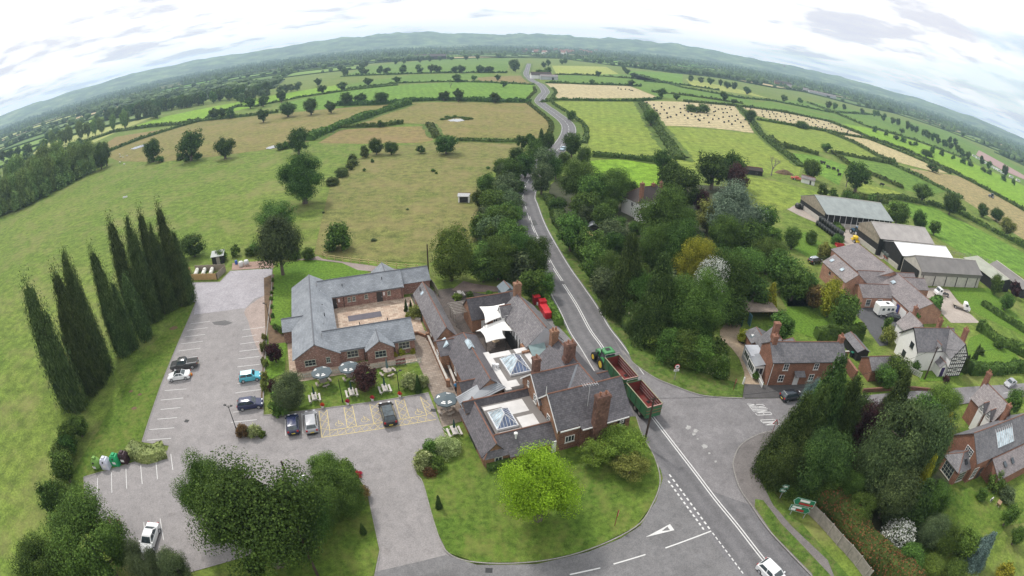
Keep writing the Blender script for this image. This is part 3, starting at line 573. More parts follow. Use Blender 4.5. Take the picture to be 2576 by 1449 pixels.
# the cloud thins to pale blue towards the right
side=mth('MULTIPLY',mth('ADD',mth('MULTIPLY',sep.outputs[0],1.0),mth('MULTIPLY',sep.outputs[2],.7)),.55)
gap=t.ramp(mth('ADD',n3,mth('MULTIPLY',side,.3)),[(.62,(0,0,0)),(.72,(.6,.6,.6))])
blue=t.mix(skl,(.5,.62,.66),1,'ADD')
fin=t.mix(cl,blue,gap)
t.l(fin,bg.inputs['Color']); bg.inputs['Strength'].default_value=1.0
sun=bpy.data.lights.new('sun','SUN'); sun.energy=SUN_E; sun.angle=R(SUN_ANG); sun.color=(1,.96,.9); so=bpy.data.objects.new('sun',sun); col.objects.link(so)
dv=Vector((math.sin(SUN_AZ)*math.cos(SUN_EL),math.cos(SUN_AZ)*math.cos(SUN_EL),math.sin(SUN_EL))); so.rotation_euler=dv.to_track_quat('Z','Y').to_euler(); so.location=(0,0,200)
sc.view_settings.view_transform='Standard'; sc.view_settings.look='None'; sc.view_settings.exposure=EXPO; sc.view_settings.gamma=1
sc.cycles.use_denoising=True; sc.cycles.max_bounces=6; sc.cycles.diffuse_bounces=2; sc.cycles.volume_bounces=0; sc.cycles.transparent_max_bounces=12
# ================================================================ VEGETATION
LF={'dark':leafmat('dark_oak_leaves',(.04,.08,.017),(.082,.14,.032)),'mid':leafmat('green_leaves',(.062,.115,.024),(.115,.185,.042)),'light':leafmat('light_green_leaves',(.085,.145,.028),(.14,.22,.045)),
 'lime':leafmat('lime_yellow_leaves',(.175,.265,.018),(.28,.385,.036),.3,tr=.35),'grey':leafmat('grey_green_leaves',(.078,.115,.052),(.125,.165,.08)),'silver':leafmat('silver_willow_leaves',(.105,.145,.1),(.18,.225,.165)),
 'copper':leafmat('copper_leaves',(.046,.02,.022),(.08,.036,.036)),'conifer':leafmat('dark_conifer_sprays',(.04,.07,.02),(.085,.13,.036)),'gold':leafmat('golden_conifer_sprays',(.2,.22,.025),(.32,.31,.04)),
 'poplar':leafmat('poplar_leaves',(.058,.09,.03),(.11,.15,.06)),'plant':leafmat('poplar_wood_leaves',(.12,.185,.055),(.2,.27,.095)),'birch':leafmat('birch_leaves',(.055,.085,.034),(.1,.14,.056)),
 'vari':leafmat('variegated_leaves',(.19,.24,.09),(.36,.4,.2),.5),'blue':leafmat('blue_spruce_sprays',(.1,.15,.14),(.18,.25,.24)),'hedge':leafmat('hedge_leaves',(.058,.095,.022),(.1,.145,.035)),
 'white':leafmat('white_blossom_shrub',(.06,.1,.025),(.1,.15,.04),spk=((.8,.8,.76),.5)),'brownhedge':leafmat('browning_hedge',(.07,.10,.028),(.12,.14,.04),spk=((.24,.11,.05),.4)),'red':leafmat('red_flowers',(.35,.02,.02),(.55,.05,.04)),
 'bronze':leafmat('bronze_shrub',(.12,.075,.035),(.2,.14,.05)),'ferny':leafmat('ochre_green_leaves',(.14,.165,.04),(.22,.23,.07)),'acer':leafmat('acer_leaves',(.105,.165,.028),(.17,.235,.045)),'ivy':leafmat('ivy_flower_hedge',(.09,.14,.035),(.15,.21,.06),spk=((.45,.45,.25),.12)),'bramble':leafmat('bramble_leaves',(.06,.09,.025),(.11,.14,.04))}
BARK=plain('bark',(.13,.105,.085),.9,.3,4); DEADW=plain('dead_wood',(.2,.18,.16),.9,.2,3)
for _m in LF.values():
    pass
def cards(P,Nn,S,jit,rg,elong=1.0,droop=0):
    "leaf quads at P with outward direction N; returns arrays"
    n=len(P); a=rg.normal(size=(n,3)); Nn=Nn+jit*a; Nn/=np.linalg.norm(Nn,axis=1)[:,None]+1e-9
    b=rg.normal(size=(n,3)); 
    if droop: b=np.tile(np.array([0,0,-1.]),(n,1))+b*(1-droop)
    T=b-(b*Nn).sum(1)[:,None]*Nn; T/=np.linalg.norm(T,axis=1)[:,None]+1e-9; B=np.cross(Nn,T)
    s=S*(.6+.8*rg.random(n)); T=T*(s*elong)[:,None]; B=B*s[:,None]
    fold=Nn*(s*.25)[:,None]
    V=np.stack([P-T*.6,P-B*.5+fold*.2,P+T*.6-fold,P+B*.5+fold*.2],1).reshape(-1,3)
    return V,[(4*i,4*i+1,4*i+2,4*i+3) for i in range(n)]
def blobs(kind,rg,n):
    out=[]
    for i in range(n):
        if kind=='oak':
            d=rg.normal(size=3); d/=np.linalg.norm(d); k=.6+.45*rg.random() if i%4 else .3; c=np.array([d[0]*.37*k,d[1]*.37*k,.54+d[2]*.36*k]); 
            if c[2]<.2: c[2]=.2+.12*rg.random()
            r=.08+.11*rg.random()**1.5
        elif kind=='round':
            d=rg.normal(size=3); d/=np.linalg.norm(d); k=.7+.3*rg.random(); c=np.array([d[0]*.36*k,d[1]*.36*k,.5+d[2]*.36*k]); r=.09+.10*rg.random()**1.4
        elif kind=='shrub':
            d=rg.normal(size=3); d/=np.linalg.norm(d); d[2]=abs(d[2]); k=.75+.25*rg.random(); c=np.array([d[0]*.36*k,d[1]*.36*k,.1+d[2]*.66*k]); r=.13+.06*rg.random()
        elif kind=='poplar':
            z=.04+.93*i/n; w=.40*(1.1-.28*z)*min(1,(z/.10)**.6)*min(1,((1-z)/.3)**.6)*(.75+.4*rg.random()); a=rg.random()*6.28; k=.3+.7*rg.random(); c=np.array([math.cos(a)*w*k-.55*max(0,z-.35)**1.5,math.sin(a)*w*k,z+(rg.random()-.5)*.05]); r=(.06+.13*w/.4)*(.7+.7*rg.random())
        elif kind=='conifer':
            z=.05+.9*(i/n)**1.25; w=.42*(1-z)**.75; a=i*2.4+rg.random(); k=.6+.4*rg.random(); c=np.array([math.cos(a)*w*k,math.sin(a)*w*k,z]); r=.05+.16*(1-z)
        elif kind=='birch':
            d=rg.normal(size=3); d/=np.linalg.norm(d); k=.6+.4*rg.random(); c=np.array([d[0]*.34*k,d[1]*.34*k,.6+d[2]*.33*k]); r=.10+.05*rg.random()
        elif kind=='flat':
            a=rg.random()*6.28; k=rg.random()**.6; c=np.array([math.cos(a)*.4*k,math.sin(a)*.4*k,.78-.3*k*k+(rg.random()-.5)*.25]); r=.09+.06*rg.random()
        out.append((c,r))
    return out
def crown(name,kind,seed,nb,ncard,size):
    rg=np.random.default_rng(seed); bl=blobs(kind,rg,nb); rr=np.array([b[1] for b in bl]); C=np.array([b[0] for b in bl])
    p=rr**2/np.sum(rr**2); idx=rg.choice(nb,ncard,p=p); d=rg.normal(size=(ncard,3)); d/=np.linalg.norm(d,axis=1)[:,None]
    sq={'poplar':2.0,'conifer':.55,'flat':.5,'birch':1.5}.get(kind,.85)
    rad=rr[idx]*(.6+.62*rg.random(ncard)**.9); D=d*rad[:,None]; D[:,2]*=sq
    # horizontal coords are widths, vertical are heights: keep the lumps round for a typical aspect
    P=C[idx]+D
    mid=np.array([0,0,.5]); out=P-mid; out/=np.linalg.norm(out,axis=1)[:,None]+1e-9
    N_=d*.75+out*.35+np.array([0,0,.25])
    if kind=='conifer': P[:,2]-=.25*np.hypot(P[:,0],P[:,1])*.35
    el=1.0;dr=0
    if kind=='birch': el=1.6;dr=.6
    if kind=='conifer': el=1.7;dr=.35
    if kind=='poplar': el=1.3
    P[:,2]/=np.percentile(P[:,2],99.4)*1.01; C=C/np.array([1,1,max(1.0,np.percentile(P[:,2],99))])
    if kind!='poplar': P[:,:2]*=.425/np.percentile(np.hypot(P[:,0],P[:,1]),96)
    keep=P[:,2]>.015; P=P[keep];N_=N_[keep]
    V,F_=cards(P,N_,size,.35,rg,el,dr)
    # inner, loose mass of larger cards so that the crown is not hollow
    n2=int(ncard*.16); i2=rg.choice(nb,n2,p=p); d2=rg.normal(size=(n2,3)); d2/=np.linalg.norm(d2,axis=1)[:,None]; P2=C[i2]*np.array([.8,.8,1])+d2*(rr[i2]*.5)[:,None]; P2[:,2]=np.maximum(P2[:,2],.03)
    V2,F2=cards(P2,d2,size*2.4,.5,rg,1,0)
    o=len(V); me=bpy.data.meshes.new(name); me.from_pydata(np.vstack([V,V2]).tolist(),[],F_+[tuple(i+o for i in f) for f in F2]); me.update(); me.materials.append(LF['mid']); return me
def trunk(name,kind,seed,full=True):
    r=random.Random(seed); mb=MB()
    h={'oak':.62,'flat':.6,'birch':.8,'poplar':.75,'conifer':.7,'round':.5,'shrub':.4}[kind]; r0={'oak':.055,'flat':.05,'birch':.035,'poplar':.08,'conifer':.045,'round':.04,'shrub':.03}[kind]
    nx,ny=(r.random()-.5)*.05,(r.random()-.5)*.05
    mb.tube((0,0,-.01),(nx,ny,h*.45),r0,r0*.72,7); mb.tube((nx,ny,h*.45),(nx*1.5,ny*1.5,h),r0*.72,r0*.25,6)
    if full:
        for i in range(7):
            a=i*2.4+r.random(); z=h*(.38+.5*i/7); L=(.18+.12*r.random()) if kind not in('poplar','conifer') else .12
            mb.tube((nx*z/h,ny*z/h,z),(math.cos(a)*L,math.sin(a)*L,z+.14),r0*.4,r0*.1,5)
    m=mb.make(name,BARK,uv=False); me=m.data; bpy.data.objects.remove(m); return me
PROTO={}
LOD={'xhi':(2.6,.6),'hi':(1.4,.82),'mid':(.3,1.75),'low':(.075,3.3)}
SPEC={'oak':(58,17000,.02),'round':(50,14000,.021),'shrub':(34,6500,.03),'poplar':(75,11000,.034),'conifer':(120,12000,.024),'birch':(75,9000,.022),'flat':(45,5000,.026)}
def proto(kind,lod,var):
    k=(kind,lod,var)
    if k not in PROTO:
        nb,nc,s=SPEC[kind]; f,sf=LOD[lod]
        PROTO[k]=(crown('crown_'+kind,kind,hash((len(kind)*17+ord(kind[0])*3+var*101+len(lod)))%9999,int(nb*(1 if lod!='low' else .5)),int(nc*f),s*sf),trunk('trunk_'+kind,kind,var*7+3,lod!='low'))
    return PROTO[k]
CATN={'shrub':('shrub','shrub'),'round':('tree','tree')}
tn=0
def tree(kind,leaf,loc,h,w,label,name=None,cat=None,group=None,lod=None,rz=None):
    global tn; tn+=1
    d=math.hypot(loc[0],loc[1]); sz=max(h,w)/max(30,d)
    lod=lod or ('xhi' if sz>.145 else 'hi' if sz>.085 else 'mid' if sz>.03 else 'low')
    cm,tm=proto(kind,lod,tn%(3 if lod not in('hi','xhi') or kind in('oak','conifer') else 2))
    cat=cat or ('shrub' if kind=='shrub' else 'tree')
    e=thing(name or ('shrub' if kind=='shrub' else {'poplar':'poplar_tree','conifer':'conifer_tree','birch':'birch_tree','oak':'oak_tree','flat':'acer_tree'}.get(kind,'broadleaf_tree')),label,cat,(loc[0],loc[1],0),rnd.random()*6.28 if rz is None else rz,group)
    e.scale=(w,w,h)
    c=bpy.data.objects.new('crown',cm); col.objects.link(c); c.parent=e; c.material_slots[0].link='OBJECT'; c.material_slots[0].material=LF[leaf]
    if kind!='shrub' : t=bpy.data.objects.new('trunk',tm); col.objects.link(t); t.parent=e
    return e
def T_(kind,leaf,base,top,wpx,label,**k):
    "a tree surveyed by its foot, its top and its width in the photo"
    b=G(*base); h=max(1.5,HZ(base,top)); dist=math.sqrt(b.x**2+b.y**2+CH**2); w=wpx/CF*dist*1.02
    return tree(kind,leaf,b,h,w,label,**k)
def TT(kind,leaf,top,h,w,label,**k):
    "a tree whose foot is hidden: sighted by its top at height h"
    q=G(top[0],top[1],h*.97); return tree(kind,leaf,q,h,w,label,**k)
# --- the row of poplars
for i,((x,y),h,w) in enumerate([((442,594),15,3.6),((405,530),21,4.6),((385,576),18,3.6),((358,546),21,4.4),((328,563),21,4.8),((285,566),21,5.4),((288,723),13,3),((240,640),20,4.8),((167,656),22,5.8),((147,696),21,5.4),((155,798),15,4),((75,731),22,6.2)]):
    TT('poplar','poplar',(x,y),h,w*.85,['tall dark columnar poplar at the far end of the row by the car park','tall dark columnar poplar second from the gravel, tallest of the far cluster','slim columnar poplar squeezed between two taller ones near the gravel','tall columnar poplar fourth from the gravel end of the row','tall columnar poplar with a bent tip in the middle of the row','leaning columnar poplar closing the far cluster on its left','low slim poplar standing in front of the lone middle poplar','lone tall poplar between the two clusters of the row','tall broad poplar leaning over the verge in the near cluster','columnar poplar second from the near end of the row','short poplar low in front of the near cluster','broadest columnar poplar at the near end of the row'][i],name='poplar_tree',group='row of poplars along the car park',rz=rnd.uniform(-.4,.4))
for (x,y),h,lb in (((205,765),13,'short young poplar in the gap left of the lone tall one'),((262,735),13,'short young poplar right of the lone tall one'),((108,800),14,'short poplar in front of the broadest one'),((320,700),13,'short poplar at the foot of the far cluster')): TT('poplar','poplar',(x,y),h,3.6,lb,name='poplar_tree',group='row of poplars along the car park',rz=0)
# --- trees standing in the meadows
for a in [('oak','dark',(387,406),(385,349),54,'round oak beside a low bush left of the pond in the meadow'),('oak','dark',(482,404),(478,328),82,'largest oak of the line of three on the far edge of the meadow'),('oak','dark',(567,399),(565,344),66,'spreading oak with visible trunk, right of the line of three'),
 ('oak','dark',(752,389),(750,321),70,'oak at the end of the thick hedge behind the small pond'),('oak','dark',(663,308),(663,272),36,'small oak standing alone out in the tan meadow'),('oak','dark',(725,294),(725,256),54,'oak at the left of three along the top of the tan meadow'),
 ('oak','dark',(783,289),(778,247),44,'middle oak of three along the top of the tan meadow'),('oak','dark',(833,285),(832,253),36,'small oak at the right of three along the top of the tan meadow'),('oak','dark',(540,300),(540,271),38,'pair of oaks by the bright field, left one'),('oak','dark',(558,299),(556,271),28,'pair of oaks by the bright field, right one'),
 ('round','dark',(581,298),(580,272),25,'small rounded tree right of the pair by the bright field'),('oak','dark',(630,273),(630,243),36,'left oak of two inside the bright green strip'),('oak','dark',(662,268),(664,239),36,'right oak of two inside the bright green strip'),('oak','dark',(708,257),(706,229),31,'oak at the upper edge of the bright strip'),
 ('oak','dark',(768,512),(756,386),135,'huge dark oak standing in the middle of the rough meadow'),('oak','mid',(703,592),(703,507),128,'rounded tree with a bright top behind the weeping birch'),('birch','birch',(712,692),(700,543),132,'tall weeping birch at the corner of the lodge lawn'),
 ('shrub','mid',(853,628),(850,560),82,'dense thorn bush in the rough meadow above the rail fence'),('round','dark',(490,645),(487,590),80,'rounded dark tree behind the gas tank enclosure'),
 ('oak','dark',(873,266),(868,232),40,'first oak in the hedge below the large green field'),('oak','dark',(908,263),(907,234),38,'second oak in the hedge below the large green field'),('oak','dark',(958,262),(958,231),46,'widest oak in the hedge below the large green field'),
 ('oak','dark',(1117,254),(1116,229),33,'left one of two oaks at the middle of the field hedge'),('oak','dark',(1153,256),(1151,222),32,'taller lumpy oak at the middle of the field hedge'),('oak','dark',(1245,259),(1243,232),33,'oak near the right end of the field hedge'),
 ('oak','dark',(927,216),(926,195),30,'spreading oak on the upper edge of the green field'),('oak','dark',(998,209),(998,192),27,'twin crowned oak on the upper edge of the green field'),('oak','dark',(1150,207),(1150,186),27,'oak above the middle of the large green field'),('oak','mid',(1193,204),(1192,189),18,'small oak beside the brown patch'),
 ('oak','dark',(1252,203),(1250,187),19,'upper oak in the brown patch'),('oak','dark',(1266,219),(1266,203),22,'leaning oak in front of the brown patch'),('oak','dark',(810,235),(810,213),28,'oak in the strip hedge left of the green field'),('oak','dark',(800,216),(800,196),24,'oak behind the strip hedge left of the green field'),('oak','dark',(862,226),(862,206),32,'wide oak on the strip hedge'),
 ('round','dark',(1122,388),(1122,339),72,'broad dark tree at the bottom of the pond field'),('round','dark',(1058,386),(1058,366),28,'small round bush left of the broad dark tree'),('round','dark',(947,389),(947,347),44,'taller of two dark bushes at the hedge end'),('round','dark',(985,389),(984,356),40,'lower of two dark bushes at the hedge end'),('round','mid',(957,320),(958,302),22,'lone bush on the hedge of the brown meadow'),
 ('round','mid',(1436,304),(1436,277),28,'small round tree by the bend of the road'),('oak','mid',(1636,316),(1634,274),48,'oak on the corner of the field of black bales'),('shrub','mid',(1740,281),(1740,262),40,'left bush of the clump in the bale field'),('shrub','mid',(1768,283),(1768,259),44,'right bush of the clump in the bale field'),
 ('round','dark',(1886,307),(1886,275),40,'dark tree at the end of the hedge between the two bale fields'),('shrub','mid',(2016,322),(2018,304),46,'bush on the lower edge of the second bale field'),('oak','dark',(1819,254),(1819,229),26,'tall tree beyond the bale field'),('round','dark',(1847,262),(1847,249),20,'round bush beyond the bale field'),
 ('oak','mid',(2078,383),(2078,359),36,'small flat topped oak between the paddocks'),('round','mid',(2037,452),(2040,399),58,'round ash tree behind the cattle paddock lane'),('oak','dark',(2150,484),(2158,406),82,'large dark oak with bare branches above the barns'),
 ('round','mid',(2252,566),(2246,500),72,'rounded tree right of the green roofed barn'),('round','dark',(2308,582),(2310,526),46,'dark bush beside the barn trees'),('round','mid',(2348,592),(2350,553),38,'small bush at the end of the barn trees'),('oak','mid',(2318,506),(2320,460),66,'bushy tree on the hedge above the farm field'),('round','dark',(2387,540),(2390,483),62,'large rounded dark tree on the farm field hedge'),
 ('round','dark',(2470,546),(2474,512),40,'left one of a pair of dark trees by the hay field'),('round','dark',(2505,556),(2500,518),48,'right one of a pair of dark trees by the hay field'),('oak','ferny',(2530,592),(2530,544),54,'yellowing tree near the right edge by the farm hedge'),('round','mid',(2420,532),(2420,516),22,'small bush on the hedge by the hay field'),
 ('round','dark',(2345,432),(2343,411),38,'dark spreading bush at the corner of the hay field'),('round','mid',(2248,415),(2248,401),24,'small bush where the paddock hedges meet'),('oak','mid',(2268,336),(2268,322),18,'small lone tree in the long green field'),('shrub','mid',(2332,392),(2332,376),42,'bushes at the end of the long strip'),
 ('oak','dark',(1665,247),(1664,221),26,'oak by the upper stubble field'),('oak','dark',(1702,252),(1702,236),22,'dark tree right of the upper stubble field'),('oak','dark',(1588,217),(1588,200),22,'oak on the hedge above the stubble field'),('oak','mid',(1488,213),(1488,199),18,'small oak in the middle of the stubble hedge'),('oak','dark',(1505,193),(1505,178),19,'oak in the pale field beside the far farm')]:
    T_(*a)
# --- bushes and small trees that follow the hedges of the plain on both sides (individual, alike)
def row(pts,n,hr,wr,kind,leaf,label,group,jit=4,name=None):
    P=[G(*p) for p in pts]; L=[0]
    for a,b in zip(P,P[1:]): L.append(L[-1]+(b-a).length)
    for i in range(n):
        s=L[-1]*(i+rnd.random()*.8)/n; k=max(j for j in range(len(L)-1) if L[j]<=s); q=P[k].lerp(P[k+1],(s-L[k])/(L[k+1]-L[k]+1e-6))
        tree(rnd.choice(['oak','oak','round']) if kind=='oak' else kind,rnd.choice(['dark','dark','mid','hedge']) if leaf=='dark' and kind!='conifer' else leaf,q+Vector((rnd.uniform(-jit,jit),rnd.uniform(-jit,jit),0)),rnd.uniform(*hr),rnd.uniform(*wr),label,group=group,name=name)
row([(925,168),(1000,162),(1120,152),(1230,150)],9,(9,13),(10,15),'oak','dark','dark oak in the tree line behind the upper green field','oaks behind the upper green field',10)
row([(860,192),(960,187),(1100,184),(1275,184)],15,(9,14),(11,17),'oak','dark','dark oak in the hedge row below the upper green field','oaks below the upper green field',8)
row([(1285,168),(1290,185)],3,(13,16),(13,17),'round','dark','tall dark tree in the clump beside the far road','clump beside the far road',12)
row([(1340,172),(1420,160),(1480,165)],4,(10,13),(10,14),'oak','dark','dark tree along the far road hedge','trees by the far road',10)
row([(1345,196),(1390,192)],4,(9,13),(10,14),'round','mid','rounded tree crowding round the far farmhouse','trees round the far farmhouse',8)
row([(1500,158),(1700,180)],7,(9,12),(10,14),'oak','dark','oak on the hedge beyond the pale field','oaks beyond the pale field',12)
row([(1560,170),(1600,200)],6,(8,11),(8,11),'oak','dark','oak in the short avenue right of the pale field','avenue right of the pale field',4)
row([(1725,205),(1790,212),(1900,240)],8,(9,13),(10,15),'oak','dark','oak among the strip fields on the right plain','oaks among the strip fields',14)
row([(1930,250),(2060,268),(2240,300)],8,(8,12),(9,13),'round','dark','dark tree above the long green fields','trees above the long green fields',14)
row([(2210,300),(2330,345),(2420,372)],10,(9,14),(8,12),'round','dark','dark tree in the belt at the far edge of the green fields','belt at the edge of the green fields',6)
row([(2180,325),(2280,362),(2420,410),(2560,470)],16,(4,7),(6,10),'shrub','mid','bush in the long hedge line beside the bright strip','bushes beside the bright strip',4)
row([(2060,488),(2120,505),(2200,525)],5,(4,6),(5,7),'shrub','mid','bush along the track above the green roofed barn','bushes along the barn track',2)
row([(2330,345),(2450,410),(2590,470)],14,(8,12),(8,13),'round','dark','dark tree lining the caravan ground','trees lining the caravan ground',10)
# --- poplar plantation and woods at the left
row([(-60,560),(0,540),(70,513),(140,474),(205,440),(235,428)],24,(17,21),(11,14),'round','plant','pale poplar in the front rank of the plantation at the meadow edge','front rank of the plantation',3)
row([(-60,566),(0,546),(70,519),(140,480),(205,446),(238,432)],26,(7,11),(6,9),'shrub','plant','leafy undergrowth bush on the shaded edge of the plantation','edge of the plantation',2)
row([(-60,520),(0,500),(80,470),(200,425)],16,(18,23),(12,15),'round','plant','pale poplar deep inside the plantation','rear rank of the plantation',4)
row([(215,425),(245,415),(265,425)],5,(11,15),(8,12),'oak','dark','dark oak at the corner of the plantation','corner of the plantation',4)
row([(130,375),(230,345),(330,318)],11,(16,20),(9,13),'round','plant','tall pale tree in the belt behind the meadow hedge','pale belt behind the hedge',6)
row([(310,312),(360,300),(410,296)],7,(12,17),(10,13),'round','grey','silvery tree at the end of the pale belt','silvery end of the pale belt',6)
row([(0,405),(60,395),(140,372)],7,(10,14),(10,15),'oak','dark','dark tree among the fields left of the plantation','dark trees left of the plantation',8)
for k,(a,b,c) in enumerate([((270,302),(420,272),24),((330,290),(520,262),26),((430,275),(640,243),26)]):
    row([a,b],c,(12,16),(11,15),'round' if k else 'oak','dark','dark tree in the plain wood beyond the bright strip','wood beyond the bright strip',18)
row([(600,262),(700,238),(760,225)],9,(9,13),(9,13),'round','grey','grey green tree at the right end of the plain wood','right end of the plain wood',8)
# --- beyond: the nearest trees of the plain
for p,h,d in NEARFAR: tree('round' if h<8 else 'oak','dark',p,h,h*(.9+.5*rnd.random()),'small dark tree on the hedges of the distant plain',group='trees on the hedges of the distant plain',lod='low')
# --- both sides of the main road
def many(lst,label_fmt=None):
    for a in lst: TT(*a)
many([('round','light',(1132,577),11,10.5,'large bright green tree standing behind the lodge corner'),('oak','mid',(1255,600),9,8,'rounded tree between the bright tree and the road'),('round','dark',(1318,590),9,8,'dark tree hanging over the road above the sheds'),('round','dark',(1355,598),9,7,'dark tree on the road edge beside the sheds'),('round','mid',(1215,640),6,7,'low green tree behind the pub garden'),
('round','mid',(1290,560),8,8,'green tree in the roadside belt above the dark ones'),('round','grey',(1240,545),7,8,'grey green tree in the roadside belt'),('round','mid',(1268,520),8,8,'leafy tree midway up the roadside belt'),('shrub','mid',(1215,545),5,6,'bush at the field edge of the roadside belt'),('round','grey',(1285,480),8,8,'grey green tree beside the bend'),('round','mid',(1240,480),8,8,'round tree on the field side near the bend'),
('round','grey',(1275,440),8,9,'large grey green bush at the inside of the bend'),('round','mid',(1225,437),7,7,'round dark bush standing out to the field'),('round','dark',(1290,405),9,8,'dark tree above the bend'),('round','mid',(1258,400),7,6,'round tree at the far field edge of the belt'),('round','dark',(1322,385),9,8,'dark tree where the belt meets the road'),('round','dark',(1300,372),8,7,'tree behind the belt'),('conifer','conifer',(1362,327),9,5,'pointed dark conifer at the top of the belt'),('round','mid',(1345,350),9,7,'green tree at the top of the belt'),('round','dark',(1380,335),8,6,'dark round tree by the hidden road'),('round','dark',(1312,340),6,6,'dark bush at the corner of the pond field'),('round','dark',(1335,337),6,6,'second dark bush at the corner of the pond field'),
('round','grey',(1375,373),10,9,'tall grey green tree on the right of the road, upper'),('round','grey',(1364,411),10,8.5,'tall grey green tree on the right of the road, lower'),('round','dark',(1400,395),8,6,'dark tree between the grey ones and the lay-by'),('round','dark',(1440,335),10,9,'dark round tree by the road beyond the bend'),('round','mid',(1470,371),7,6,'small round tree at the paddock corner'),('shrub','mid',(1420,383),5,6,'bush at the junction of road and paddock hedge'),
('oak','mid',(1455,405),13,12,'big green tree above the stony lay-by'),('round','mid',(1495,440),11,10,'green tree behind the big one at the lay-by'),('round','mid',(1540,425),12,13,'wide grey topped tree left of the white farmhouse'),('round','dark',(1580,455),8,8,'dark tree against the bright paddock'),('oak','dark',(1670,378),9,9,'rounded dark tree on the paddock hedge'),('round','dark',(1695,406),12,11,'dark tree behind the white farmhouse chimney'),('round','dark',(1735,430),12,11,'dark tree right of the farmhouse roof'),('oak','dark',(1800,388),13,14,'spreading oak at the back of the wood'),('oak','dark',(1845,384),13,13,'dark oak at the back of the wood beside the copper tree'),('round','copper',(1862,415),11,9,'copper beech at the back corner of the wood'),('round','copper',(1765,478),7,6,'small reddish tree in the farmhouse garden'),
('round','mid',(1480,485),8,9,'green tree below the lay-by'),('round','mid',(1518,515),7,7,'leafy tree left of the farmhouse porch'),('round','light',(1462,488),7,7,'light green tree by the roadside verge'),('round','mid',(1440,540),9,9,'dense tree on the road bank'),('round','dark',(1405,500),5,6,'dark bush low on the road bank'),('round','mid',(1552,548),4.5,6,'bush in front of the farmhouse porch'),('round','mid',(1605,556),4.5,5,'round bush below the farmhouse'),('oak','grey',(1545,556),7,8.5,'orchard tree with a bare trunk on dry grass'),
('oak','mid',(1680,470),16,15,'tallest dark green tree in front of the farmhouse'),('round','mid',(1652,565),11,8.5,'green tree left below the tallest one'),('round','dark',(1730,560),13,11,'dark tree right below the tallest one'),('oak','silver',(1865,466),14,16,'silver willow rising over the wood'),('round','silver',(1820,500),11,9,'silvery tree beside the willow'),('round','ferny',(1790,505),9,9,'ochre green tree in the middle of the wood'),('round','mid',(1835,545),11,10,'green tree below the willow'),('round','dark',(1900,560),10,10,'dark tree on the garden side of the wood'),('round','mid',(1930,520),9,9,'green tree on the farm side of the wood'),
('conifer','conifer',(1592,600),15,9,'large dark cypress in front of the orchard'),('conifer','conifer',(1672,652),15,9.5,'second large dark cypress nearer the road'),('oak','gold',(1762,604),12,9,'golden cypress glowing in the dark wood'),('round','white',(1800,655),12,7,'tree covered with white blossom'),('oak','mid',(1770,690),13,13,'broad green tree behind the laurel bank'),('round','dark',(1840,640),12,11,'dark tree right of the white blossom'),('round','mid',(1890,625),11,11,'tree above the cottage garden'),('round','dark',(1850,748),6,6.5,'dark tree over the drive to the cottage'),('round','mid',(1945,600),9,10,'green tree by the garden lawn'),('round','mid',(1985,640),9,9,'dense bush tree by the farm garden'),('round','dark',(1910,700),7,7,'dark tree beside the back lawn'),('conifer','gold',(1948,715),6,4,'small golden conifer beside the back lawn'),
('round','dark',(1700,745),9,9,'dark tree in the heart of the bank'),('round','dark',(1760,770),8,8,'dark tree low in the bank'),('round','mid',(1620,690),9,9,'tree at the foot of the cypresses'),('round','mid',(1545,640),8,8,'tree left of the large cypress'),('round','mid',(1500,620),8,8,'tree on the road bank left of the orchard'),('round','grey',(1530,680),7,7,'grey green tree on the road bank'),('shrub','ivy',(1560,690),6,6,'bushy ivy clump on the road bank'),('round','mid',(1490,580),8,8,'tree on the road bank below the orchard'),('round','mid',(2000,575),6,6,'round garden bush beside the farm grass'),('shrub','ferny',(2080,610),4.5,5,'yellow green round bush by the stacked bales'),('shrub','mid',(2045,580),4,4.5,'green bush by the stacked bales'),('shrub','mid',(2100,625),3.5,4.5,'low dark bush below the yellow green one'),
('round','gold',(2105,710),8,6.5,'golden yellow tree in front of the farm roofs'),('round','mid',(2140,740),8,7,'green tree merging with the golden one'),('round','bronze',(2060,722),5,6,'bronze leaved bush left of the golden tree'),('round','mid',(2010,670),8,9,'dark green tree at the end of the farm house'),('round','mid',(2040,690),6,7,'green bush in front of the brick barn'),('shrub','mid',(2110,590),3,5,'hedge bush behind the farm yard'),
('round','mid',(2515,695),6,6,'bush right of the dark barn'),('round','copper',(2560,710),5,5,'copper bush at the right edge by the barns'),('round','mid',(2540,740),5,6,'green bush on the yard lawn edge')])
rw_=random.Random(5)
def inpoly(p,poly):
    c=False
    for (x0,y0),(x1,y1) in zip(poly,poly[1:]+poly[:1]):
        if (y0>p[1])!=(y1>p[1]) and p[0]<(x1-x0)*(p[1]-y0)/(y1-y0)+x0: c=not c
    return c
def infill(poly,n,hr,wr,leaves,label,group,kinds=('round',)):
    xs=[p[0] for p in poly]; ys=[p[1] for p in poly]; k=0
    while k<n:
        p=(rw_.uniform(min(xs),max(xs)),rw_.uniform(min(ys),max(ys)))
        if not inpoly(p,poly): continue
        k+=1; tree(rw_.choice(kinds),rw_.choice(leaves),G(*p),rw_.uniform(*hr),rw_.uniform(*wr),label,group=group)
infill([(1440,520),(1500,480),(1560,600),(1620,640),(1700,560),(1880,560),(1960,620),(1930,680),(1850,715),(1760,760),(1650,740),(1550,690)],30,(3.5,6.5),(5,8),['mid','dark','mid','light','grey'],'dark green tree filling the wood between the road and the cottages','trees filling the wood')
infill([(1225,690),(1180,560),(1230,480),(1290,400),(1310,430),(1296,500),(1300,600),(1370,690),(1300,720)],36,(3.5,7),(5,8.5),['mid','dark','mid','grey','hedge'],'bushy tree filling the roadside belt','bushy trees filling the roadside belt',('round','oak','shrub'))
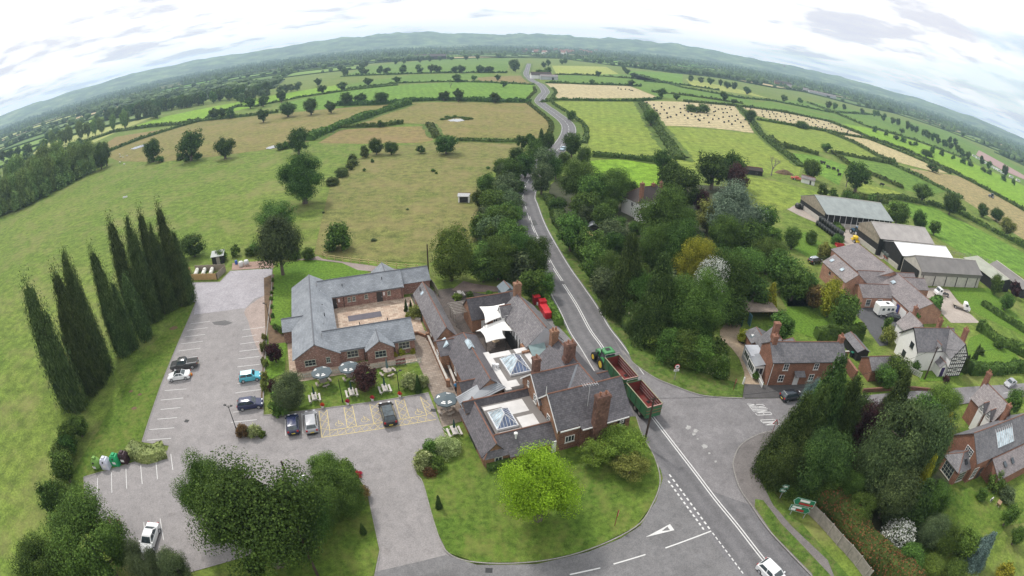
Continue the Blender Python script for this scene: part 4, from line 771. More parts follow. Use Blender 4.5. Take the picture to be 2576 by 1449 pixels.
# roadside bank of laurel and ivy from the cypresses to the cottage drive
many([('shrub','ivy',(1585,745),4,5,'ivy clump at the upper end of the roadside bank'),('shrub','ivy',(1625,775),4.5,5.5,'flowering ivy bush above the verge'),('shrub','light',(1660,805),5,6,'bright green bush above the verge'),('shrub','mid',(1700,830),5.5,6.5,'green laurel bush behind the round road sign'),('shrub','ivy',(1680,770),5.5,6,'flowering ivy mass at the top of the bank'),('shrub','mid',(1735,835),6,7,'broad laurel bush over the junction'),('shrub','light',(1770,850),5.5,6.5,'bright laurel bush over the junction'),('shrub','dark',(1805,855),5,6,'dark laurel bush near the drive'),('shrub','mid',(1822,895),4.2,3.6,'bush at the corner of the gravel drive'),('shrub','dark',(1760,800),6,7,'dark bush high on the bank'),('shrub','mid',(1720,785),6,7,'green bush high on the bank'),('shrub','mid',(1650,745),5,6,'bush under the dark cypress'),('round','mid',(1785,790),5,5,'small tree at the head of the gravel drive'),('shrub','dark',(1640,800),4,5,'dark bush low on the bank above the verge'),('shrub','dark',(1690,850),4,5,'dark bush at the grass verge')])
# --- near the pub and car park
many([('oak','lime',(1366,1152),10,9.6,'bright yellow green lime tree on the front lawn'),('flat','acer',(1570,1090),4.6,7.5,'spreading acer in front of the stone gable'),('flat','ferny',(1590,1150),3.4,5.4,'lower olive acer beside the road corner'),('flat','acer',(1500,1120),3.6,5.0,'acer branch mass against the stone wall'),

('round','mid',(830,1185),6,6,'green tree on the car park island'),('round','light',(805,1150),5,5,'bright green tree at the tip of the car park island'),('round','mid',(790,1230),6,6,'bushy tree over the parked silver car'),('shrub','light',(862,1158),3.5,3,'lime green shrub on the island'),('round','mid',(860,1215),5,5,'rounded green tree on the drive side of the island'),('shrub','bronze',(905,1225),1.8,2.4,'brown heather bush on the kerb of the island'),
('round','grey',(715,945),5.5,6.2,'willowy grey green tree at the corner of the beer garden'),('shrub','mid',(700,985),3.5,4.5,'green shrub under the willowy tree'),('round','copper',(915,925),3.8,4.6,'purple leaved tree in the beer garden'),('round','copper',(684,865),3.6,3.4,'small purple tree beside the turquoise car'),('shrub','copper',(682,955),2.2,2,'purple bush at the foot of the willowy tree'),
('shrub','vari',(1030,940),2.4,3.6,'variegated shrub by the beer garden path'),('conifer','conifer',(1049,945),3,1.2,'small dark cone shrub beside the variegated one'),('shrub','vari',(1062,945),1.8,2.4,'small variegated shrub right of the cone'),('shrub','vari',(1120,1105),2.2,4.2,'variegated dome on the front lawn corner'),('shrub','mid',(1085,1110),2,2.8,'plain green dome beside the variegated one'),('shrub','vari',(1065,1140),2.4,3.4,'variegated shrub at the drive entrance'),('shrub','mid',(1095,1150),2,2.8,'green shrub with red tips at the drive entrance'),('shrub','bronze',(1080,1175),1.2,2.2,'low brownish shrub in the entrance bed'),
('shrub','bronze',(605,1070),1.8,2.6,'reddish shrub under the twin lamp'),('shrub','vari',(635,1070),1.8,2.6,'variegated shrub under the twin lamp'),('shrub','light',(655,1082),1.1,1.4,'small yellow green shrub at the bed end'),('shrub','ferny',(1045,770),2.2,3.6,'olive brown round bush in the courtyard'),('conifer','conifer',(1020,755),2.4,1,'left dark cone conifer in the courtyard'),('conifer','conifer',(1032,757),2.4,1,'right dark cone conifer in the courtyard'),('shrub','gold',(1024,786),.9,1,'yellow cushion plant in the courtyard bed'),
('conifer','conifer',(1101,1248),2.2,1,'small dark clipped cone on the front lawn'),('conifer','conifer',(908,1318),1.8,.9,'small dark cone at the edge of the island lawn'),('shrub','bronze',(1268,708),1.8,2.4,'orange brown bush behind the pub'),('round','mid',(1370,690),5,5,'roadside bush above the red bins'),('round','mid',(1345,680),6,6,'dark green bush behind the shed'),('shrub','mid',(1180,735),1.2,2,'flowering shrub at the back of the patio'),('shrub','light',(1230,730),1,1.6,'lavender bush at the back of the patio'),('shrub','light',(1150,738),1.2,2.4,'pale shrub beside the outbuilding')])
many([('oak','dark',(596,1196),14,15,'huge dark oak at the lower edge of the car park'),('oak','mid',(478,1158),11,7.5,'lighter ash tree on the left flank of the huge oak'),('oak','dark',(725,1245),9,8,'dark oak bough beside the island'),('round','mid',(172,1290),11,12.5,'broad green tree at the lower left corner'),('round','dark',(60,1385),9,9,'green tree cut by the bottom left edge'),('round','grey',(335,1382),6.5,5,'grey green tree in front of the white saloon'),('round','grey',(415,1388),5.5,4.5,'small grey green tree right of the white saloon')])
# beds beside the lodge
row([(668,850),(664,940),(665,1000)],8,(1.2,2),(1,1.6),'shrub','ferny','small mixed shrub in the bed along the bay wall','shrubs along the bay wall',.3)
row([(690,700),(683,780),(690,830)],7,(.6,1.1),(.7,1.2),'shrub','mid','low plant along the edge of the lodge lawn','plants along the lodge lawn',.3)
row([(700,830),(722,838)],5,(1,1.7),(1.2,1.8),'shrub','light','leafy perennial in the dark bed by the lodge porch','perennials by the lodge porch',.5)
row([(560,655),(610,640),(650,640),(720,650),(790,650)],9,(2,3.2),(3,4.5),'shrub','mid','overgrown hedge bush behind the gravel yard','hedge bushes behind the gravel yard',.8)
row([(975,905),(1000,897),(1040,890)],4,(.8,1.2),(.9,1.3),'shrub','gold','yellow flowering plant behind the picket fence','yellow plants behind the picket fence',.3)
# --- right hand gardens
many([('conifer','conifer',(2115,912),15,9,'large dark cypress in front of the brick cottage'),('conifer','conifer',(2030,1005),12.5,7.5,'dark cypress at the lane corner'),('conifer','conifer',(2075,985),12.5,7.5,'dark evergreen filling the gap between the two cypresses'),('conifer','conifer',(2155,960),12,7.5,'dark evergreen on the right of the large cypress'),('round','conifer',(2010,1080),9,8,'low dark evergreen over the footpath'),('round','conifer',(2100,1090),10,9,'shaded evergreen behind the road signs'),
('conifer','conifer',(2285,942),10,7,'cypress by the lane below the white house'),('round','blue',(2058,960),6,4,'blue grey conifer beside the parked hatchback'),('round','light',(2400,975),7.5,8,'green tree by the lane in front of the right house'),('round','mid',(2345,1000),6.5,6.5,'small tree by the lane left of it'),('round','copper',(2215,1030),9,6.5,'purple plum tree between the evergreens'),('round','copper',(2200,1120),5,7,'low purple undergrowth tree'),
('birch','birch',(2300,1035),13,11,'large weeping birch in the right garden'),('birch','birch',(2365,1040),12,9,'second weeping crown beside the birch'),('birch','birch',(2250,1110),10,8,'drooping birch limb on the road side'),('birch','birch',(2280,1190),8,8,'low drooping birch crown'),('conifer','gold',(2352,1152),8,3.6,'slim golden conifer under the birch'),('conifer','gold',(2390,1050),10,4,'golden conifer behind the birch'),('conifer','conifer',(2340,1215),8,7,'dark cypress at the lawn edge'),('round','mid',(2380,1220),6,5,'green bush on the lawn edge'),
('shrub','mid',(2065,1165),4.5,7,'dense laurel by the footpath signs'),('shrub','mid',(2010,1180),3.5,6,'laurel beside the small green sign'),('shrub','mid',(2095,1190),4.5,6,'laurel behind the large green sign'),('round','mid',(2185,1250),5,5,'young green tree behind the brown hedge'),('round','mid',(2160,1190),5,5,'small tree in the shade of the birch'),('shrub','white',(2280,1318),3.6,5.5,'rose bush covered in white flowers'),('round','grey',(2370,1300),5,5,'grey green tree on the near lawn'),('round','mid',(2400,1320),4.5,5,'green tree shading the near lawn'),('round','light',(2450,1340),4,5,'young tree on the near lawn'),('shrub','mid',(2310,1380),3,5,'shrub in front of the rose bush'),('shrub','light',(2360,1410),2.5,5,'leafy shrub along the bottom edge'),('shrub','mid',(2420,1420),2.6,5,'shrub at the bottom edge of the garden'),
('conifer','blue',(2500,1345),5.5,4.6,'blue spruce at the bottom right'),('oak','mid',(2557,1275),3.8,3.4,'lollipop clipped tree on a bare stem'),('oak','mid',(2575,1330),3.2,3.2,'second clipped tree at the right edge'),('shrub','gold',(2545,1425),2.5,4,'yellow shrub in the bottom right corner'),('shrub','mid',(2520,1190),3,4.2,'round shrub in front of the right house'),('shrub','mid',(2480,1230),2,2.5,'low plant under the house windows'),('shrub','grey',(2545,1230),2.2,4,'grey shrub at the house corner'),
('shrub','ferny',(2245,820),4,4.2,'bamboo clump on the black drive'),('shrub','mid',(2240,800),3,3,'green bush at the head of the black drive'),('conifer','conifer',(2465,870),4.6,2.2,'taller yew column beside the timbered house'),('conifer','conifer',(2440,895),3.8,2.2,'shorter yew column beside the timbered house'),('shrub','mid',(2308,907),2.4,3,'clipped bush against the white wall'),('round','mid',(2270,900),5,6,'garden tree between the cottages'),('round','mid',(2240,925),4,5,'leafy bush over the garden wall'),('round','mid',(1975,790),5.5,6,'bush at the back of the cottage lawn'),('shrub','gold',(1875,830),2.4,3,'yellow bush beside the bins'),('shrub','mid',(1912,822),2.2,2.2,'green bush by the cottage wing'),('shrub','light',(1915,900),2.6,2.4,'climbing shrub on the cottage side wall'),('shrub','mid',(1895,885),2.4,1.8,'shrub along the gravel drive'),('shrub','mid',(1905,935),1.6,1.6,'low shrub by the white gate'),('shrub','copper',(2385,945),1.4,2,'dark bush on the white house lawn'),('shrub','mid',(2300,1005),2.6,3,'bush beside the lane wall'),('round','mid',(2565,985),5,5,'tree at the right edge by the lane'),('shrub','mid',(2470,875),1.5,3,'low shrubs along the garden edge'),('shrub','mid',(2480,808),2.6,4,'rhododendron by the yard fence'),('shrub','mid',(2520,850),2.6,4,'leafy shrub in the right hedge line'),('shrub','light',(2555,900),1.6,2,'bright shrub at the lawn corner')])
infill([(2030,1110),(2140,1060),(2200,1100),(2330,1200),(2300,1290),(2200,1260),(2110,1190)],14,(3.5,6),(4,6),['conifer','dark','mid'],'shaded shrub filling the right garden thicket','shrubs filling the right garden thicket')
# left boundary hedge trees
row([(205,1085),(185,1150),(165,1230),(150,1300)],7,(3.5,5.5),(4,5.5),'round','dark','overgrown hawthorn in the boundary hedge below the poplars','hawthorns below the poplars',.8)
# meadow scrub
row([(820,475),(870,430),(905,400),(925,385)],9,(2.2,4),(4,6),'shrub','bramble','bramble bush along the old hedge line in the meadow','brambles along the old hedge line',2)
row([(700,380),(720,372)],3,(2.5,4),(4,6),'shrub','mid','bush beside the small pond','bushes beside the small pond',2)
row([(372,408),(410,408)],2,(3,4.2),(6,7.5),'shrub','mid','low bush under the meadow oak','bushes under the meadow oak',1)
row([(450,402),(512,403)],3,(3,4.2),(6,7.5),'shrub','dark','low bush beside the largest oak','bushes beside the largest oak',1)
row([(900,500),(1180,640)],4,(.5,1.0),(1,2.0),'shrub','grey','clump of tall weeds in the rough meadow','weed clumps in the rough meadow',14)
row([(905,420),(1200,430)],5,(.8,1.6),(1.2,2.4),'shrub','mid','small thorn bush dotted over the rough meadow','thorn bushes over the rough meadow',12)
# pond rims
row([(1120,303),(1130,296),(1165,296),(1185,303)],14,(.8,1.4),(3,5),'shrub','mid','rushes round the field pond','rushes round the field pond',2)
# --- hedges: real boxes of twig with leaves all over
HM_=[]
def hedge(pts,h,w,leaf,label,name='hedge',cat='hedge',z0=0,dense=1.0,world=False,margin=False):
    P=[Vector(p) if world else G(*p) for p in pts]; d=min(p.length for p in P); step=max(.5,d*.008)
    P=resample(P,step); rg=np.random.default_rng(int(abs(P[0].x*13+P[0].y*7))+3); n=len(P); mb=MB()
    vs=[];prof=[(-.5,0),(-.47,.6),(-.36,.93),(0,1),(.36,.93),(.47,.6),(.5,0)]; m=len(prof)
    for i,p in enumerate(P):
        q=(P[min(i+1,n-1)]-P[max(i-1,0)]).normalized(); nn=Vector((q.y,-q.x,0)); hh=h*(1+.55*noise.noise(p*.055)+.35*noise.noise(p*.21)+.12*noise.noise(p*.9)); ww=w*(1+.4*noise.noise(p*.08+Vector((9,3,1)))+.3*noise.noise(p*.3))
        for a,b in prof: vs.append(p+nn*(a*ww*.9)+Vector((0,0,z0+b*hh*.93)))
    fs=[(i*m+k,(i+1)*m+k,(i+1)*m+k+1,i*m+k+1) for i in range(n-1) for k in range(m-1)]+[tuple(range(m)),tuple(reversed(range((n-1)*m,n*m)))]
    L=sum((b-a).length for a,b in zip(P,P[1:])); s=max(.17,d*.0032); nc=int(min(9000,L*(2*h+w)/(s*s)*.75*dense))
    ii=rg.integers(0,n-1,nc); tt=rg.random(nc); kk=rg.integers(0,m-1,nc); ss=rg.random(nc); V=np.array([tuple(v) for v in vs]).reshape(n,m,3)
    A=V[ii,kk]*(1-ss)[:,None]+V[ii,kk+1]*ss[:,None]; B_=V[ii+1,kk]*(1-ss)[:,None]+V[ii+1,kk+1]*ss[:,None]; Q=A*(1-tt)[:,None]+B_*tt[:,None]
    t1=V[ii+1,kk]-V[ii,kk]; t2=V[ii,kk+1]-V[ii,kk]; N_=np.cross(t2,t1); N_/=np.linalg.norm(N_,axis=1)[:,None]+1e-9
    ctr=(V[ii].mean(1)); sgn=np.sign(((Q-ctr)*N_).sum(1)); N_*=np.where(sgn==0,1,sgn)[:,None]
    Q=Q+N_*(s*.5*rg.random(nc))[:,None]
    CV,CF_=cards(Q,N_,s*1.25,.6,rg)
    o=len(vs); me=bpy.data.meshes.new(name); me.from_pydata([tuple(v) for v in vs]+CV.tolist(),[],fs+[tuple(i+o for i in f) for f in CF_]); me.update(); me.materials.append(LF[leaf])
    if margin:
        mb=MB(); ribbon(mb,[p+Vector((noise.noise(p*.2)*w*.4,noise.noise(p*.2+Vector((5,5,0)))*w*.4,0)) for p in P],w*2.1,.17+.004*(len(HM_)%5)); HM_.append(1); so_=mb.make('field_margin',MG['verge']); so_['kind']='structure'
    ob=bpy.data.objects.new(name,me); col.objects.link(ob); return tag(ob,label,cat)
for p,h,w,lf,lb in [([(258,388),(350,352),(450,320),(500,306),(640,291),(700,283)],2,3,'hedge','long clipped hedge along the upper edge of the left meadow'),([(173,368),(217,357),(287,333),(377,320),(467,312),(500,303)],2.2,4,'mid','hedge between the tan triangle and the bright field'),([(517,298),(600,268),(650,268)],1.6,2.5,'hedge','hedge below the bright green strip'),
 ([(650,267),(760,245),(858,231),(930,222),(1000,215)],1.6,2.5,'hedge','hedge between the bright strip and the lush field'),([(775,354),(815,335),(858,319),(940,290),(1025,263)],3.4,6.5,'mid','thick overgrown hedge running up from the small pond'),([(858,322),(960,319),(1012,311)],1.8,3,'hedge','low hedge under the pond field, left'),([(1080,313),(1092,335),(1100,348)],1.6,4,'bramble','short hedge beside the brown meadow'),
 ([(1150,354),(1275,358),(1342,355)],1.4,3,'bramble','hedge along the bottom of the pond field'),([(850,266),(940,264),(1030,256),(1110,252),(1240,257),(1335,258)],2.8,5,'dark','dark hedge with oaks below the lush field'),([(1360,258),(1400,252)],1.6,3,'hedge','short hedge by the road above the olive field'),([(1405,252),(1500,254),(1605,255),(1660,249)],1.8,3,'dark','straight hedge between the stubble and olive fields'),
 ([(1372,209),(1480,213),(1585,216),(1612,218)],1.8,3,'dark','hedge along the top of the stubble field'),([(1490,393),(1560,398),(1650,409),(1692,420)],1.8,3,'hedge','curved hedge behind the bright paddock'),([(1612,258),(1650,316),(1690,372),(1708,402)],1.6,6,'bramble','grassy hedge strip left of the bale field'),([(1857,268),(1895,310),(1914,338),(1950,370),(2015,420)],1.6,4,'bramble','hedge between the olive fields and the second bale field'),
 ([(1903,301),(1960,311),(2037,324),(2100,335)],1.8,3,'hedge','hedge below the second bale field'),([(2100,336),(2180,349),(2280,388),(2391,438)],1.6,3,'hedge','hedge above the cut hay rows'),([(2070,328),(2150,360),(2217,398),(2250,405)],1.6,3.5,'bramble','hedge on the left of the cut hay rows'),([(1955,369),(2010,378),(2058,391)],2.2,3.5,'hedge','thick hedge below the olive field'),([(2102,386),(2170,400),(2240,413)],2.2,3.5,'hedge','thick hedge above the green paddock'),
 ([(2092,382),(2130,412),(2200,443),(2270,475)],1.6,3,'bramble','hedge beside the cattle paddock'),([(2240,413),(2310,445),(2386,484),(2420,500)],1.6,4,'bramble','hedge between the paddock and the hay field'),([(1720,256),(1860,268),(1960,281),(2084,306),(2184,346),(2284,381),(2420,446),(2585,536)],1.8,3,'hedge','very long hedge above the bale field strip'),([(2030,258),(2184,320),(2300,353),(2440,405)],1.6,3,'hedge','long hedge across the green fields on the right'),
 ([(1600,188),(1717,221),(1860,247),(1940,254),(2080,282),(2217,291)],1.8,3,'hedge','hedge of the upper strip fields'),([(1640,232),(1720,240),(1870,262)],1.6,3,'hedge','hedge above the bale field clump'),([(1620,205),(1717,214),(1810,228)],1.6,3,'dark','dark hedge of the distant strips'),([(1395,188),(1480,190),(1600,199)],1.6,3,'hedge','hedge below the pale field'),([(1940,345),(1975,383),(2012,414)],1.4,2.5,'bramble','narrow hedge right of the olive field'),
 ([(858,193),(990,188),(1130,184),(1275,184)],1.8,4,'dark','hedge under the upper green field'),([(858,226),(1000,210),(1150,206),(1345,214)],1.4,2.5,'hedge','thin hedge across the lush field top'),([(2333,512),(2410,538),(2484,575),(2590,632)],2.4,4,'mid','tall hedge along the farm field'),([(2200,500),(2250,500),(2330,515)],2,4,'bramble','hedge at the top of the farm field'),([(2120,490),(2160,500),(2230,512)],2,4,'bramble','hedge behind the large oak'),
 ([(2060,505),(2110,520),(2165,530)],1.2,2,'bramble','short hedge along the barn track')]:
    hedge(p,h,w,lf,lb,margin=True)
RVL=[p for p in RW if 66<p.y<330]
def rside(off,y0,y1):
    out=[]
    pts=[p for p in RW if y0<p.y<y1]
    for i,p in enumerate(pts[::3]):
        j=min(i*3,len(pts)-2); d=(pts[j+1]-pts[j]).normalized(); out.append(Vector((p.x,p.y,0))+Vector((d.y,-d.x,0))*off)
    return out
hedge(rside(7.5,72,150),2.2,3.5,'bramble','hedge bank on the right of the main road up to the bend',world=True)
hedge(rside(-6.5,95,150),2.2,3,'bramble','hedge bank on the left of the main road by the belt',world=True)
hedge(rside(9,240,520),.9,2.5,'bramble','low hedge right of the winding road',world=True)
hedge(rside(-9,240,520),.9,2.5,'bramble','low hedge left of the winding road',world=True)
# garden hedges
hedge([px('C',1290,425),px('C',1900,428)],2.8,2.4,'hedge','tall clipped hedge with yellow top on the cottage lawn')
hedge([px('B',1000,520),px('B',1330,330)],3,3,'mid','ivy hedge along the barn wall')
hedge([px('B',1700,1120),px('B',2000,1110),px('B',2390,1090)],2.2,2.5,'hedge','clipped roadside hedge beside the white house lawn')
hedge([px('B',1870,300),px('B',2100,450),px('B',2390,640)],2,2,'hedge','clipped hedge on the right of the yard lawn'); hedge([px('B',1810,590),px('B',2100,770),px('B',2390,920)],2.2,3,'mid','mixed hedge between the two right lawns')
hedge([px('Q',590,1340),px('Q',900,1275),px('Q',1200,1215)],1.1,1.6,'hedge','low clipped hedge under the front windows of the pub')
hedge([(q.x,q.y,0) for q in (g('G',395,835,3.4),g('G',560,1000,3.4),g('G',760,1230,3.4),g('G',980,1490,3.4))],3.8,4.2,'brownhedge','tall conifer hedge with brown patches beside the footpath',world=True)
hedge([px('c5',1000,520),px('c5',1120,560),px('c5',1250,510)],1.7,3,'vari','variegated hedge clump beside the bottle banks')
hedge([px('P1',1560,350),px('P1',1620,450),px('P1',1700,600),px('P1',1730,650)],1.8,1.8,'light','bright hedge screening the red bins from the road')
hedge([px('P1',440,760),px('P1',480,900),px('P1',510,980)],1.9,1.1,'light','ivy covered wall beside the steps')
hedge([px('F',660,415),px('F',780,430),px('F',910,430)],2.2,3,'mid','hedge between the two barns'); hedge([px('F',590,420),px('F',700,520)],2,3,'mid','hedge on the edge of the farm yard')
hedge([(1580,800),(1660,862),(1740,908),(1800,938),(1822,945)],3.9,4.4,'ivy','tall flowering ivy hedge on the bank above the junction verge')
# dead trees
def dead(base,top,label):
    b=G(*base); h=HZ(base,top); r=random.Random(3); mb=MB()
    def br(p,d,L,rad,dep):
        q=p+d*L; mb.tube(p,q,rad,rad*.6,6)
        if dep:
            for k in range(3): 
                e=(d+Vector((r.uniform(-.8,.8),r.uniform(-.8,.8),r.uniform(-.1,.5)))).normalized(); br(p.lerp(q,.6+.4*r.random()),e,L*.68,rad*.55,dep-1)
    br(Vector((b.x,b.y,0)),Vector((.05,0,1)),h*.4,.3,4); o=mb.make('dead_tree',DEADW,uv=False,loc=b); return tag(o,label,'tree')
dead((1940,442),(1942,384),'bare dead tree standing in the olive field'); dead((2128,470),(2118,425),'bare dead tree leaning beside the large oak'); dead((1133,221),(1133,205),'small dead tree in the lush green field')
# ================================================================ BUILDINGS
BM={'lodge':brick('lodge_brick',(.25,.125,.1),(.3,.25,.22),fleck=(.55,.46,.42)),'orange':brick('orange_brick',(.27,.13,.078),(.33,.27,.2)),'red':brick('cottage_brick',(.24,.105,.07),(.28,.2,.15)),'stone':brick('red_sandstone',(.19,.095,.07),(.33,.24,.19),bw=.7,bh=.32,var=.2),
 'farmbrick':brick('farm_brick',(.36,.17,.12),(.4,.32,.26)),'white':plain('white_render',(.78,.77,.75),.7,.05,2),'grey':plain('grey_render',(.42,.43,.46),.7,.08,2),'cream':plain('pale_blockwork',(.45,.42,.38),.8,.15,1),'dark':plain('dark_timber_boarding',(.025,.024,.025),.8,.3,2),'boards':plain('weathered_boards',(.28,.24,.19),.8,.25,1.5)}
RM={'lodge':slate('new_slate',(.235,.255,.28),w=.5,h=.3,var=.12,rough=.5),'old':slate('old_slate',(.135,.13,.14),lich=(.23,.22,.21)),'lich':slate('lichened_slate',(.16,.15,.157),lich=(.33,.31,.3)),'darkslate':slate('dark_slate',(.062,.056,.064),lich=(.13,.12,.12)),'tile':slate('plum_tile',(.108,.1,.11),lich=(.18,.165,.165)),'brown':slate('brown_tile',(.05,.036,.032),var=.15,rough=.8),
 'farm':slate('farm_slate',(.19,.165,.165),lich=(.3,.28,.26)),'lead':plain('lead_sheet',(.24,.25,.27),.45,.1,1),'copper':plain('green_copper_sheet',(.2,.27,.27),.6,.15,1),'white':plain('white_roof_membrane',(.56,.54,.525),.6,.1,.7),'greyflat':plain('grey_roof_felt',(.17,.155,.145),.8,.12,.8)}
def sheetroof(name,c,pitch=1.1,lich=None):
    t=NT(name); w=t.n('ShaderNodeTexWave',wave_type='BANDS'); w.inputs['Scale'].default_value=.32/pitch*2; t.l(t.pos('UV'),w.inputs['Vector']); n1=t.noise(.3,5,kind='UV')
    k=t.mix(t.ramp(n1,[(.3,sc3(c,.82)),(.7,sc3(c,1.15))]),t.ramp(w.outputs['Fac'],[(.2,(.86,.86,.86)),(.8,(1.06,1.06,1.06))]),.8,'MULTIPLY'); t.col(k).rs(.55,.3); t.bump(w.outputs['Fac'],.4,.05); return t.m
RM['gsheet']=sheetroof('green_sheet_roof',(.29,.315,.305)); RM['tsheet']=sheetroof('tan_sheet_roof',(.36,.33,.31)); RM['wsheet']=sheetroof('white_sheet_roof',(.8,.8,.82)); RM['dsheet']=sheetroof('grey_sheet_roof',(.19,.175,.165)); RM['psheet']=sheetroof('pale_sheet_roof',(.34,.35,.28))
FRAMEW=plain('white_window_paint',(.75,.74,.72),.5,.04); FRAMEG=plain('sage_window_paint',(.42,.45,.38),.5,.05); FRAMEB=plain('black_timber',(.02,.018,.022),.6,.2); GLASS=glass('window_glass'); GLASSB=glass('lantern_glass',(.06,.085,.15),.05); GLASSP=glass('pale_skylight_glass',(.24,.29,.32),.2); RIDGE=plain('clay_ridge_tile',(.2,.1,.07),.8,.25,2); RIDGEG=plain('grey_ridge_tile',(.13,.135,.15),.7,.15,2)
POT=plain('clay_pot',(.28,.13,.08),.8,.2); GUT=plain('dark_gutter',(.03,.03,.032),.5,.1); ALU=plain('aluminium_bar',(.62,.62,.63),.4,.05); DOOR=plain('dark_door',(.05,.045,.045),.4,.1); DOORW=plain('white_door',(.72,.71,.7),.4,.05); LATT=brick('carved_chimney_brick',(.165,.095,.075),(.13,.06,.045),bw=.33,bh=.33,var=.35)
def FRM(ox,oy,deg): return Matrix.Translation((ox,oy,0))@Matrix.Rotation(R(deg),4,'Z')
class Bld:
    def __init__(s,name,label,cat,M,at=(0,0)):
        s.M=M; p=M@Vector((at[0],at[1],0)); s.r=thing(name,label,cat,(p.x,p.y,0),0,world=True); s.o=s.r['_o']
    def put(s,mb,name,mat,parent=None,**k):
        o=mb.make(name,mat,parent or s.r,**k); o['_o']=s.o; return o
    def wing(s,u0,u1,v0,v1,eave,ridge,axis='u',wall='orange',roof='old',oh=.3,og=.15,hip=(0,0),off=0,ridgem=None,walls=True,capr=.09,base=-.1):
        M=s.M; f=(lambda a,b,z:M@Vector((a,b,z))) if axis=='u' else (lambda a,b,z:M@Vector((b,a,z)))
        a0,a1,b0,b1=(u0,u1,v0,v1) if axis=='u' else (v0,v1,u0,u1)
        bm=(b0+b1)/2+off; half0,half1=bm-b0,b1-bm; sl0=(ridge-eave)/half0; sl1=(ridge-eave)/half1
        mb=MB(); h0=hip[0]*half0; h1=hip[1]*half1
        if walls:
            vs=[f(a0,b0,base),f(a1,b0,base),f(a1,b1,base),f(a0,b1,base),f(a0,b0,eave),f(a1,b0,eave),f(a1,b1,eave),f(a0,b1,eave),f(a0+h0,bm,ridge-.05),f(a1-h1,bm,ridge-.05)]
            fs=[(0,1,5,4),(2,3,7,6),(3,0,4,7),(1,2,6,5),(4,5,9,8),(6,7,8,9),(7,4,8),(5,6,9)]
            if axis=='v': fs=[tuple(reversed(q)) for q in fs]
            mb.add(vs,fs); s.put(mb,'wall',BM[wall] if isinstance(wall,str) else wall)
        rb=MB(); g0=og if not hip[0] else 0; g1=og if not hip[1] else 0; T=.06
        e0,e1=eave-oh*sl0+T,eave-oh*sl1+T; A0,A1=a0-g0,a1+g1; ra,rc=(a0+h0 if hip[0] else A0),(a1-h1 if hip[1] else A1)
        if hip[0]: A0=a0-oh
        if hip[1]: A1=a1+oh
        rz=ridge+T
        rb.slab([f(A0,b0-oh,e0),f(A1,b0-oh,e0),f(rc,bm,rz),f(ra,bm,rz)],.1); rb.slab([f(A0,b1+oh,e1),f(A1,b1+oh,e1),f(rc,bm,rz),f(ra,bm,rz)],.1)
        if hip[0]: rb.slab([f(A0,b0-oh,e0),f(A0,b1+oh,e1),f(ra,bm,rz)],.1)
        if hip[1]: rb.slab([f(A1,b0-oh,e0),f(A1,b1+oh,e1),f(rc,bm,rz)],.1)
        ro=s.put(rb,'roof',RM[roof] if isinstance(roof,str) else roof)
        cb=MB(); cb.tube(f(ra,bm,rz),f(rc,bm,rz),capr,capr,6)
        if hip[0]: cb.tube(f(A0,b0-oh,e0),f(ra,bm,rz),capr*.8,capr*.8,6); cb.tube(f(A0,b1+oh,e1),f(ra,bm,rz),capr*.8,capr*.8,6)
        if hip[1]: cb.tube(f(A1,b0-oh,e0),f(rc,bm,rz),capr*.8,capr*.8,6); cb.tube(f(A1,b1+oh,e1),f(rc,bm,rz),capr*.8,capr*.8,6)
        s.put(cb,'ridge_tiles',ridgem or RIDGE,ro)
        return ro
    def gutter(s,a,b,z,down=()):
        mb=MB(); p,q=s.M@Vector((*a,z)),s.M@Vector((*b,z)); mb.tube(p,q,.07,.07,6)
        for d in down: mb.tube(s.M@Vector((*d,z)),s.M@Vector((*d,0)),.05,.05,6)
        s.put(mb,'gutter',GUT)
    def win(s,c,z,w,h,face,nx=2,ny=2,fm=None,gl=None,name='window',fr=.07,sill=True):
        "face: 'u-','u+','v-','v+' = which way the window looks"
        ax=face[0]; sg=1 if face[1]=='+' else -1; M=s.M
        def bx(mb,a0,a1,d0,d1,z0,z1):
            d0,d1=sorted((d0*sg,d1*sg))
            if ax=='v': mb.box(c[0]+a0,c[0]+a1,c[1]+d0,c[1]+d1,z0,z1,M)
            else: mb.box(c[0]+d0,c[0]+d1,c[1]+a0,c[1]+a1,z0,z1,M)
        mb=MB(); bx(mb,-w/2,w/2,.002,.06,z,z+fr); bx(mb,-w/2,w/2,.002,.06,z+h-fr,z+h); bx(mb,-w/2,-w/2+fr,.002,.06,z+fr,z+h-fr); bx(mb,w/2-fr,w/2,.002,.06,z+fr,z+h-fr)
        for i in range(1,nx): x=-w/2+w*i/nx; bx(mb,x-fr*.35,x+fr*.35,.002,.055,z+fr,z+h-fr)
        for i in range(1,ny): y=z+h*i/ny; bx(mb,-w/2+fr,w/2-fr,.004,.05,y-fr*.25,y+fr*.25)
        fo=s.put(mb,name,fm or FRAMEW); pb=MB(); bx(pb,-w/2+.02,w/2-.02,.001,.025,z+.02,z+h-.02); s.put(pb,'pane',gl or GLASS,fo)
        if sill: sb=MB(); bx(sb,-w/2-.08,w/2+.08,.001,.12,z-.09,z-.003); s.put(sb,'sill',BM['cream'],fo)
        return fo
